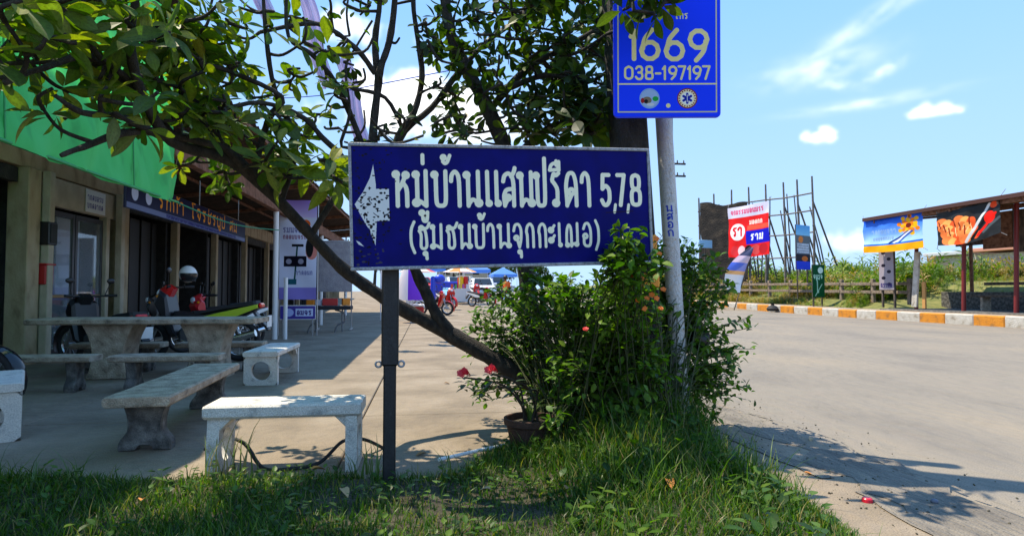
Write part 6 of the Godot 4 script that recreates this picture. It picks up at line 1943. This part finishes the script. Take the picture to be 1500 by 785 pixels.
func tree():
	var origin := Vector3(0.98, 0.0, -5.0)
	var t := thing("frangipani_tree", "frangipani tree with a leaning dark trunk and bare crossing boughs behind the navy sign", "tree", origin)
	var limbs := [
		["trunk", [[805, 640, 5.02], [788, 572, 5.0], [738, 536, 5.0], [690, 507, 5.0], [640, 479, 5.0], [590, 453, 4.9], [545, 425, 4.8], [500, 392, 4.7], [455, 345, 4.5], [410, 296, 4.3], [370, 256, 4.1], [330, 216, 3.9]], 0.082, 0.028],
		["bough", [[660, 488, 5.0], [640, 462, 4.98], [622, 425, 4.95], [604, 385, 4.9], [580, 310, 4.85], [552, 240, 4.8], [546, 200, 4.78], [553, 130, 4.75], [557, 100, 4.7], [570, 60, 4.7], [578, 0, 4.65], [580, -90, 4.6]], 0.052, 0.02],
		["bough", [[554, 120, 4.75], [549, 60, 4.7], [556, 0, 4.65], [548, -80, 4.55]], 0.03, 0.014],
		["bough", [[800, 600, 5.1], [782, 500, 5.1], [768, 380, 5.1], [752, 255, 5.1], [735, 205, 5.08], [706, 142, 5.05], [682, 100, 5.0], [660, 50, 5.0], [652, 0, 5.0], [640, -120, 4.9]], 0.085, 0.035],
		["bough", [[604, 385, 4.9], [592, 300, 4.9], [578, 215, 4.9], [606, 165, 4.9], [618, 112, 4.9], [612, 60, 4.9], [605, 0, 4.85], [612, -70, 4.8]], 0.034, 0.016],
		["bough", [[592, 300, 4.92], [584, 206, 4.95], [632, 158, 5.0], [673, 104, 5.05], [715, 60, 5.1], [762, 26, 5.15], [800, -10, 5.2]], 0.032, 0.013],
		["bough", [[718, 160, 5.05], [768, 104, 5.0], [822, 72, 4.95], [876, 40, 4.9], [904, -10, 4.85]], 0.034, 0.014],
		["bough", [[690, 118, 5.02], [735, 130, 4.9], [800, 110, 4.8], [860, 120, 4.7], [890, 104, 4.6]], 0.03, 0.012],
		["bough", [[745, 240, 5.1], [800, 190, 5.0], [848, 172, 4.9], [884, 140, 4.8]], 0.034, 0.013],
		["bough", [[380, 47, 4.4], [464, 35, 4.5], [520, 70, 4.6], [549, 108, 4.72]], 0.013, 0.022],
		["bough", [[419, -20, 4.4], [422, 53, 4.45], [458, 81, 4.5], [492, 123, 4.6], [523, 193, 4.7], [548, 262, 4.78]], 0.012, 0.026],
		["bough", [[590, 190, 4.9], [564, 143, 4.8], [515, 129, 4.65], [500, 118, 4.6]], 0.02, 0.009],
		["bough", [[546, 205, 4.78], [500, 215, 4.6], [512, 165, 4.6], [506, 100, 4.6], [521, 69, 4.6], [545, 30, 4.6]], 0.014, 0.008],
		["bough", [[410, 296, 4.3], [340, 236, 4.0], [270, 216, 3.7], [235, 190, 3.5], [202, 125, 3.3], [190, 60, 3.2], [197, 0, 3.1], [190, -70, 3.0]], 0.042, 0.014],
		["bough", [[235, 190, 3.5], [190, 120, 3.3], [146, 85, 3.1], [130, 50, 3.0], [118, -20, 2.95]], 0.02, 0.01],
		["bough", [[340, 236, 4.0], [250, 206, 3.6], [180, 172, 3.2], [120, 165, 2.9], [80, 140, 2.75]], 0.026, 0.01],
		["bough", [[370, 256, 4.1], [392, 176, 4.1], [412, 142, 4.1], [340, 106, 3.9], [290, 88, 3.7], [240, 40, 3.6]], 0.024, 0.009],
		["bough", [[410, 296, 4.3], [432, 212, 4.3], [402, 132, 4.25], [390, 60, 4.2], [384, -20, 4.1]], 0.026, 0.011],
		["bough", [[455, 345, 4.5], [506, 250, 4.45], [470, 200, 4.3], [440, 170, 4.2], [380, 150, 4.0], [310, 160, 3.8], [262, 128, 3.6]], 0.026, 0.01],
		["bough", [[330, 216, 3.9], [205, 192, 3.4], [120, 216, 3.0], [88, 228, 2.9]], 0.026, 0.01],
		["bough", [[270, 216, 3.7], [150, 92, 3.2], [62, 100, 2.8], [6, 122, 2.6]], 0.022, 0.01],
	]
	var sk := []
	for l in limbs:
		var p := []
		for q in l[1]: p.append(at(q[0], q[1], q[2]))
		p = smooth_path(p, 4)
		var r := []
		for i in p.size():
			var f := float(i) / (p.size() - 1)
			r.append(lerpf(l[2], l[3], f) * (1.0 + 0.06 * sin(i * 2.3 + l[2] * 90.0) + 0.07 * sin(i * 0.9 + l[3] * 300.0)))
			sk.append(p[i])
		var loc := []
		for q in p: loc.append(q - origin)
		part(l[0], tb(loc, r, 10), M["bark"], t)
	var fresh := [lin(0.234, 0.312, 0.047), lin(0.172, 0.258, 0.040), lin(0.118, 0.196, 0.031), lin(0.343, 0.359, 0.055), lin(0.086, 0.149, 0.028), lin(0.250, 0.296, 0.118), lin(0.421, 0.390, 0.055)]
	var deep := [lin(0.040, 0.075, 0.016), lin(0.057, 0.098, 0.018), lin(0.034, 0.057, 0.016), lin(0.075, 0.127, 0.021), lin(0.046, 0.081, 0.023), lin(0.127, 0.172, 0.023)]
	# [x0, y0, x1, y1, nearest, farthest, how many, leaf length, palette, leaves each]
	var zones := [
		[-60, -60, 110, 120, 2.5, 3.3, 26, 0.2, fresh, 8], [60, 110, 180, 190, 2.9, 3.3, 7, 0.17, fresh, 7], [100, -50, 260, 140, 2.9, 3.8, 36, 0.185, fresh, 8], [180, 140, 240, 200, 3.0, 3.6, 3, 0.2, fresh, 7], [250, -20, 350, 190, 3.5, 4.2, 40, 0.17, fresh, 8],
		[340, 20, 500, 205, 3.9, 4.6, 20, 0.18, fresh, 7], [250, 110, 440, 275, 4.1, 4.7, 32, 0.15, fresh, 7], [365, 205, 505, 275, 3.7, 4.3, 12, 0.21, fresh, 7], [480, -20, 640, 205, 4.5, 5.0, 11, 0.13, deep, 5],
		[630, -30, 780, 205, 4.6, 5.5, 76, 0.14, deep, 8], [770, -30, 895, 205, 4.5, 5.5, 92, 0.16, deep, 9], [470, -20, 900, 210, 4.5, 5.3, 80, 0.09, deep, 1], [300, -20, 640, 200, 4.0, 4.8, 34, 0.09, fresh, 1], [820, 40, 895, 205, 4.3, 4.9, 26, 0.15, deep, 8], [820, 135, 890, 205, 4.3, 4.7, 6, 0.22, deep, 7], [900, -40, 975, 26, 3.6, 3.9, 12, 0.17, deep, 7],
		[-60, -420, 350, -60, 2.9, 4.2, 5, 0.18, fresh, 8], [350, -300, 900, -40, 4.4, 5.4, 12, 0.15, deep, 8], [800, -300, 960, -90, 4.2, 5.0, 2, 0.15, deep, 7],
	]
	for z in zones:
		for k in z[6]:
			var p := at(rng.randf_range(z[0], z[2]), rng.randf_range(z[1], z[3]), rng.randf_range(z[4], z[5]))
			var best: Vector3 = sk[0]
			var bd := 1e9
			for q in sk:
				var dd: float = q.distance_to(p) + maxf(0.0, q.y - p.y) * 0.5
				if dd < bd and q.distance_to(p) > 0.06:
					bd = dd; best = q
			var out := (p - best).normalized()
			var axis := (out * 0.7 + Vector3(rng.randf_range(-0.4, 0.4), rng.randf_range(0.1, 0.8), rng.randf_range(-0.4, 0.4))).normalized()
			var mid := best.lerp(p, 0.55) + Vector3(rng.randf_range(-0.06, 0.06), -0.12 * best.distance_to(p), rng.randf_range(-0.06, 0.06))
			var path := smooth_path([best - origin, mid - origin, p - origin], 4)
			part("twig", tb(path, [0.0125, 0.012, 0.011, 0.0105, 0.010, 0.0095, 0.009, 0.009, 0.0085], 6), M["bark"], t)
			sk.append(mid)
			sk.append(p)
			whorl(p, axis, int(z[9]) + rng.randi_range(-2, 2), z[7], z[8])
	lay_leaves(t, "leaf", leaf_mesh(0.42, 0.16, 0.13, 8, 1.35), 290, leaf_mesh(0.36, 0.34, 0.24, 8, 1.2), leaf_mesh(0.47, 0.05, 0.07, 8, 1.45))

# ---------------------------------------------------------------- shrub, pot and grass
func shrub_and_pot():
	var org := Vector3(1.3, 0.02, -4.25)
	var t := thing("flowering_shrub", "dense small leaved green shrub with orange flowers around the white pole", "shrub", org)
	var outline := PackedVector2Array([Vector2(694, 470), Vector2(706, 425), Vector2(760, 402), Vector2(850, 392), Vector2(896, 352), Vector2(958, 332), Vector2(1010, 350), Vector2(1058, 366), Vector2(1072, 420), Vector2(1056, 462), Vector2(1094, 540), Vector2(1078, 584), Vector2(1034, 640), Vector2(980, 668), Vector2(880, 664), Vector2(800, 632), Vector2(752, 600), Vector2(736, 548), Vector2(700, 520)])
	var pal := [lin(0.109, 0.239, 0.029), lin(0.080, 0.181, 0.025), lin(0.051, 0.116, 0.020), lin(0.160, 0.304, 0.036), lin(0.217, 0.348, 0.043), lin(0.058, 0.109, 0.023)]
	var stems := MB.new()
	var made := 0
	var tries := 0
	while made < 860 and tries < 6000:
		tries += 1
		var q := Vector2(rng.randf_range(690, 1100), rng.randf_range(330, 670))
		if not Geometry2D.is_point_in_polygon(q, outline): continue
		if tries % 9 == 0:
			var ea := rng.randf() * TAU
			q = Vector2(895 + cos(ea) * 212.0, 520 - sin(ea) * 190.0)
			if q.y > 590 or q.x < 884 and q.y < 430: continue
		var d := rng.randf_range(3.75, 4.75)
		if q.y < 400 and q.x < 886: continue
		if q.y < 400 and q.x < 960: d = rng.randf_range(3.3, 3.5)
		if q.x > 968 and q.x < 1026 and d < 4.75:
			if rng.randf() < 0.93: d = rng.randf_range(4.75, 5.0)
		if q.x > 1000: d = rng.randf_range(4.78, 5.1)
		if q.x < 800 and q.y > 430: d = rng.randf_range(5.1, 5.4)
		elif q.x < 800: d = rng.randf_range(4.3, 4.9)
		var e := at(q.x, q.y, d)
		if e.y < 0.05: e.y = 0.05 + rng.randf() * 0.1
		var s := Vector3(1.28 + rng.randf_range(-0.4, 0.45), 0.0, -4.28 + rng.randf_range(-0.25, 0.25))
		var m := s.lerp(e, 0.55) + Vector3(0, 0.16 + 0.1 * rng.randf(), 0)
		var p := smooth_path([s, m, e], 5)
		var loc := []
		for v in p: loc.append(v - org)
		stems.tube(loc, [0.006, 0.006, 0.005, 0.005, 0.004, 0.004, 0.003, 0.003, 0.003, 0.002, 0.002], 4, false)
		made += 1
		var nl := 28
		for k in nl:
			var f := 0.22 + 0.78 * (k + rng.randf()) / nl
			var idx := clampi(int(f * 10.0), 0, 9)
			var b: Vector3 = p[idx].lerp(p[idx + 1], f * 10.0 - idx)
			if f > 0.8 and rng.randf() < 0.5: b += Vector3(rng.randfn(), rng.randfn(), rng.randfn()) * 0.028
			var along: Vector3 = (p[idx + 1] - p[idx]).normalized()
			var dir := (along * 0.5 + Vector3(rng.randfn(), rng.randfn() * 0.7 + 0.1, rng.randfn()).normalized()).normalized()
			var nrm := Vector3(rng.randf_range(-0.6, 0.6), 1.0, rng.randf_range(-0.6, 0.6))
			nrm = (nrm - dir * nrm.dot(dir)).normalized()
			var sz := rng.randf_range(0.038, 0.075)
			var dep := (b - EYE).dot(fwd_dir)
			var bpx := 750.0 + FOCAL * (b - EYE).dot(right_dir) / dep
			if dep < 4.7 and absf(bpx - 999.0) < 20.0 and rng.randf() < 0.6: continue
			if dep < 3.75 and bpx < 884.0 and b.y > 1.18: continue
			if dep < 4.95 and b.x < 1.06 and b.y < 0.82 and b.y > 0.3 and rng.randf() < 0.55: continue
			leaves.append([Transform3D(Basis(dir.cross(nrm).normalized(), dir, nrm).scaled_local(Vector3.ONE * sz), b), pal[rng.randi() % pal.size()].lerp(pal[4], 0.75 if rng.randf() < 0.3 else 0.0)])
	var sm := part("stems", stems, plain("green stem", lin(0.05, 0.06, 0.02), 0.8), t)
	sm.set_meta("kind", "stuff")
	lay_leaves(t, "leaf", leaf_mesh(0.6, 0.16, 0.16, 4), 290, leaf_mesh(0.5, 0.35, 0.24, 4), leaf_mesh(0.66, 0.08, 0.1, 4, 0.9))
	var fm := MB.new()
	for k in 14:
		var d := Vector3(cos(k * 2.4) * sqrt((k + 0.5) / 14.0), 0, sin(k * 2.4) * sqrt((k + 0.5) / 14.0))
		var c := d * 0.022 + Vector3(0, 0.008 * (1.0 - d.length_squared()), 0)
		for j in 4:
			var a := TAU * j / 4.0 + k
			var u := Vector3(cos(a), 0.25, sin(a)) * 0.011
			var w := Vector3(-sin(a), 0.1, cos(a)) * 0.006
			fm.poly([c, c + u * 0.6 + w, c + u, c + u * 0.6 - w], Vector3.UP)
	var fmesh := fm.mesh()
	var k2 := 0
	for q in [[940, 408], [955, 432], [948, 437], [935, 440], [962, 437], [926, 404], [968, 452], [962, 350], [966, 372], [918, 398], [944, 452], [972, 424], [858, 482]]:
		var f := part("flower", fmesh, plain("red petals", lin(0.6, 0.02, 0.015), 0.6) if q[0] == 858 else plain("orange petals", lin(0.85, 0.2, 0.015), 0.6), t)
		f.position = at(q[0], q[1], 3.62) - org
		f.rotation = Vector3(1.0 + 0.3 * sin(k2 * 2.0), 0.3 * cos(k2 * 3.0), 0.2)
		f.scale = Vector3.ONE * 0.62
		k2 += 1
	# clay pot with a red flowered plant
	var pp := Vector3(0.73, -0.03, -4.3)
	var pot := thing("flowerpot", "dark brown clay flowerpot half sunk in the grass at the shrub's foot", "flowerpot", pp)
	var body := MB.new()
	body.lathe([Vector2(0.0, 0.0), Vector2(0.12, 0.0), Vector2(0.135, 0.02), Vector2(0.17, 0.19), Vector2(0.178, 0.2), Vector2(0.19, 0.205), Vector2(0.192, 0.245), Vector2(0.182, 0.25), Vector2(0.172, 0.245), Vector2(0.16, 0.19)], 28)
	part("body", body, M["fired clay pot"], pot)
	var so := MB.new()
	so.lathe([Vector2(0.163, 0.2), Vector2(0.1, 0.22), Vector2(0.0, 0.225)], 20)
	part("earth", so, M["soil"], pot)
	var pl := thing("potted_plant", "small plant with red flowers arching out of the clay pot", "plant", pp + Vector3(0, 0.22, 0))
	var eu := [at(720, 548, 4.2), at(680, 553, 4.2), at(706, 566, 4.25), at(752, 560, 4.3), at(776, 572, 4.2)]
	var pl_leaves := MB.new()
	for k in eu.size():
		var e: Vector3 = eu[k] - pl.position
		part("stem", tb(smooth_path([Vector3(rng.randf_range(-0.06, 0.06), 0, rng.randf_range(-0.06, 0.06)), e * 0.5 + Vector3(0.05, 0.09, 0), e], 5), [0.011, 0.01, 0.009, 0.008, 0.007], 6), plain("brown stem", lin(0.05, 0.035, 0.025), 0.9), pl)
		if k < 2:
			for j in 3:
				var fl := part("flower", fmesh, plain("scarlet petals", lin(0.85, 0.04, 0.06), 0.5), pl)
				fl.position = e + Vector3(0.02 * (j - 1), 0.03 + 0.012 * (j % 2), 0.02)
				fl.rotation = Vector3(1.0, j, 0.2)
				fl.scale = Vector3.ONE * 1.2
		for j in 11:
			var a := j * 2.4
			var d := Vector3(cos(a), 0.35 - 0.06 * j, sin(a)).normalized()
			var nrm := (Vector3.UP - d * d.y).normalized()
			var l := part("leaf", leaf_mesh(0.4, 0.2, 0.12, 4) if not M.has("pl leaf") else M["pl leaf"], plain("dark leaf", lin(0.02, 0.045, 0.012), 0.45, 0.0, Color(0.3, 0.4, 0.2)), pl)
			M["pl leaf"] = l.mesh
			l.transform = Transform3D(Basis(d.cross(nrm).normalized(), d, nrm).scaled_local(Vector3.ONE * rng.randf_range(0.06, 0.1)), e - Vector3(0, 0.008 * j, 0))
	var bb := thing("black_plastic_bag", "shiny black bag caught in the shrub just past the white pole", "bag", at(1022, 496, 4.85))
	var bgm := MB.new()
	bgm.sheet(func(s2, v):
		var a = TAU * s2
		var rr := 0.1 * sin(PI * (0.06 + 0.9 * v)) * (1.0 + 0.12 * sin(a * 5.0 + v * 6.0))
		return Vector3(cos(a) * rr, lerpf(-0.12, 0.13, v), sin(a) * rr * 0.8), 30, 12)
	part("sack", bgm, M["black plastic"], bb)
	part("knot", tb([Vector3(0, 0.1, 0), Vector3(0.02, 0.17, 0)], [0.016, 0.03], 7), M["black plastic"], bb)
	for k in 26:                                             # strappy blades in the pot
		var a := k * 2.4
		var l := rng.randf_range(0.12, 0.26)
		var d := Vector3(cos(a), 0, sin(a))
		var b := MB.new()
		b.sheet(func(s, v): return d * (0.02 + l * 0.75 * v * v) + Vector3(-d.z, 0, d.x) * (s - 0.5) * 0.012 * (1.0 - v * 0.9) + Vector3(0, l * (v * 1.5 - v * v * 0.9), 0), 1, 5)
		part("blade", b, plain("blade green", lin(0.06, 0.11, 0.02), 0.5, 0.0, Color(0.4, 0.5, 0.2)), pl)

func verge_growth():
	var blade := MB.new()
	blade.sheet(func(s, v): return Vector3((s - 0.5) * (1.0 - pow(v, 1.6) * 0.92), v - 0.22 * v * v, 0.5 * v * v), 1, 4)
	var bm := blade.mesh()
	var pal := [lin(0.060, 0.142, 0.021), lin(0.094, 0.198, 0.029), lin(0.042, 0.094, 0.018), lin(0.160, 0.273, 0.038), lin(0.282, 0.282, 0.066), lin(0.395, 0.311, 0.142)]
	var fn := FastNoiseLite.new()
	fn.seed = 21
	fn.frequency = 0.8
	var xf := []
	var cs := []
	for k in 110000:
		var x := rng.randf_range(-4.2, 2.25)
		var z := rng.randf_range(-5.3, -0.9)
		var y := verge_y(x, z)
		if y < -0.014: continue
		var n := fn.get_noise_2d(x, z)
		if rng.randf() > 1.15 + n: continue
		var mound := smoothstep(0.5, 1.3, x) * smoothstep(-2.6, -3.6, z)
		var edge := smoothstep(-0.02, 0.06, y)
		var bare := exp(-Vector2(x + 0.02, z + 3.35).length_squared() / 0.03)
		if rng.randf() < bare * 0.85: continue
		var h := rng.randf_range(0.04, 0.105) * (0.6 + 0.6 * edge) * (1.0 + 2.1 * mound) * (1.0 + 0.7 * n)
		if rng.randf() < 0.03: h *= 1.9
		var wd := rng.randf_range(0.004, 0.0095)
		xf.append(Transform3D(Basis.from_euler(Vector3(rng.randf_range(-0.5, 0.35), rng.randf() * TAU, rng.randf_range(-0.35, 0.35))).scaled_local(Vector3(wd, h, h)), Vector3(x, y - 0.01, z)))
		var c: Color = pal[rng.randi() % 4]
		if rng.randf() < 0.13 + 0.12 * maxf(0.0, -n): c = pal[4 + rng.randi() % 2]
		cs.append(c)
	many("grass", bm, xf, cs, self)
	xf = []
	cs = []
	var wn := 0
	while wn < 9000:                                         # creeping broad leaved weeds
		var x := rng.randf_range(-4.0, 2.2)
		var z := rng.randf_range(-5.2, -1.4)
		var y := verge_y(x, z)
		wn += 1
		if y < 0.0 or fn.get_noise_2d(x * 1.7 + 30.0, z * 1.7) < -0.05: continue
		var a := rng.randf() * TAU
		var d := Vector3(cos(a), rng.randf_range(0.0, 0.8), sin(a)).normalized()
		var nrm := (Vector3.UP - d * d.y).normalized()
		xf.append(Transform3D(Basis(d.cross(nrm).normalized(), d, nrm).scaled_local(Vector3.ONE * rng.randf_range(0.025, 0.06) * (1.0 + 0.6 * smoothstep(0.4, 1.0, x))), Vector3(x, y + rng.randf_range(0.01, 0.09) * (1.0 + 1.4 * smoothstep(0.5, 1.3, x) * smoothstep(-2.6, -3.6, z)), z)))
		cs.append(pal[rng.randi() % 4])
	many("ground_cover", leaf_mesh(0.55, 0.15, 0.12, 3), xf, cs, self)
	# a few tall stalks by the white bench and the road
	var sp := [[-1.15, -3.86, 0.5], [-1.05, -3.9, 0.42], [-1.22, -3.82, 0.36], [-0.32, -3.8, 0.34], [-0.4, -3.72, 0.28], [-0.28, -3.7, 0.26], [0.15, -3.7, 0.22], [1.95, -3.3, 0.3], [2.05, -3.7, 0.34], [1.9, -2.9, 0.28], [-1.9, -3.75, 0.28], [-2.1, -3.7, 0.24]]
	var k := 0
	var say := ["tall yellowing weed stalks against the white bench's splayed leg", "tall weed clump between the white bench and the black post", "tall weed clump on the road side of the grassy verge", "tall weed clump at the concrete edge below the long bench"]
	var clumps := {}
	for q in sp:
		var id := 0 if q[0] < -1.0 and q[0] > -1.5 else 1 if q[0] < 0.5 and q[0] > -1.0 else 2 if q[0] > 1.0 else 3
		if not clumps.has(id): clumps[id] = thing("weed_clump", say[id], "weed", Vector3(q[0], 0.0, q[1]))
		var t: Node3D = clumps[id]
		for j in 9:
			var a := rng.randf() * TAU
			var l: float = q[2] * rng.randf_range(0.5, 1.1)
			var d := Vector3(cos(a), 0, sin(a))
			var b := MB.new()
			var o := Vector3(q[0] + rng.randf_range(-0.05, 0.05), 0.0, q[1] + rng.randf_range(-0.05, 0.05)) - t.position
			b.sheet(func(s, v): return o + d * (l * 0.5 * v * v) + Vector3(-d.z, 0, d.x) * (s - 0.5) * 0.011 * (1.0 - v * 0.92) + Vector3(0, l * (v * 1.25 - v * v * 0.45), 0), 1, 5)
			part("blade", b, plain("blade straw", lin(0.24, 0.19, 0.06), 0.6, 0.0, Color(0.4, 0.4, 0.2)) if id == 0 and j % 2 == 0 else plain("blade green", Color.GREEN), t)
		k += 1

func litter():
	solo("plastic_pipe", tb([Vector3(0.08, 0.03, -3.98), Vector3(0.36, 0.035, -4.16), Vector3(0.62, 0.03, -4.34)], [0.012], 10), M["white enamel"], "white plastic pipe lying along the edge of the grass beside the flowerpot", "pipe")
	var cap := MB.new()
	cap.lathe([Vector2(0.0, 0.022), Vector2(0.02, 0.022), Vector2(0.026, 0.016), Vector2(0.028, 0.0)], 14)
	var c := solo("bottle_cap", cap, plain("cap red", lin(0.62, 0.01, 0.03), 0.35), "red bottle cap lying on the dusty road shoulder", "bottle cap")
	c.position = Vector3(2.29, 0.002, -2.97)
	var pb := solo("pebble", ball_mesh(Vector3.ZERO, Vector3(0.02, 0.014, 0.017), 10), plain("slate grey", lin(0.14, 0.15, 0.19), 0.8), "bluish pebble lying past the red bottle cap", "pebble")
	pb.position = Vector3(2.62, 0.012, -2.9)
	var bag := thing("black_bag", "small black bag slumped at the foot of the far kerb", "bag", Vector3(17.7, 0.02 + rise(-30.6, 17.7), -29.6))
	var bm := MB.new()
	bm.lathe([Vector2(0.0, 0.0), Vector2(0.25, 0.02), Vector2(0.3, 0.14), Vector2(0.2, 0.27), Vector2(0.06, 0.33), Vector2(0.1, 0.42), Vector2(0.0, 0.38)], 12)
	part("sack", bm, M["black rubber"], bag)
	part("tie", tb([Vector3(-0.06, 0.33, 0.04), Vector3(0.08, 0.34, 0.02)], [0.02], 6), M["black plastic"], bag)
	var fl := leaf_mesh(0.5, 0.3, 0.3, 4)
	var spots := [[205, 752], [625, 662], [500, 745], [455, 712], [560, 690], [1190, 640], [1178, 690], [830, 740], [720, 735], [980, 745], [650, 560], [1060, 742]]
	var say := ["orange dead leaf on the grass below the long bench", "dry leaf on the concrete just past the black post", "orange dead leaf in the grass under the black post", "dry leaf in the shade of the white bench", "dry leaf on the soil near the black post's foot", "tan dry leaf on the road shoulder near the shrub", "tan dry leaf at the verge's road edge", "brown leaf on the grass in front of the shrub", "brown leaf on the grass in front of the flowerpot", "pale leaf on the grass below the white pole", "small orange leaf out on the sunlit concrete", "rusty leaf low on the verge toward the road"]
	for k in spots.size():
		var r := ray(spots[k][0], spots[k][1])
		var p := EYE + r * ((EYE.y - 0.02) / -r.y)
		p.y = maxf(0.012, verge_y(p.x, p.z) + (0.07 if verge_y(p.x, p.z) > 0.0 else 0.0))
		var o := solo("fallen_leaf", fl, plain("dead leaf %d" % (k % 3), [lin(0.5, 0.2, 0.04), lin(0.32, 0.17, 0.07), lin(0.42, 0.27, 0.13)][k % 3], 0.8), say[k], "leaf", "fallen leaves")
		o.transform = Transform3D(Basis.from_euler(Vector3(-1.5, k * 1.7, 0.2)).scaled_local(Vector3.ONE * rng.randf_range(0.05, 0.09)), p)
	var xf := []
	var cs := []
	for k in 1500:
		var x := 2.15 + absf(rng.randfn()) * 0.55
		var z := rng.randf_range(-9.0, -1.5)
		var s := 0.002 + 0.008 * pow(rng.randf(), 4.0)
		xf.append(Transform3D(Basis.from_euler(Vector3(rng.randf() * 6.0, rng.randf() * 6.0, 0)).scaled_local(Vector3(s, s * 0.7, s)), Vector3(x, 0.004 if x < 2.86 else 0.002, z)))
		cs.append(lin(0.3, 0.26, 0.2).lerp(lin(0.16, 0.14, 0.12), rng.randf()))
	many("gravel", ball_mesh(Vector3.ZERO, Vector3.ONE, 6).mesh(), xf, cs, self)
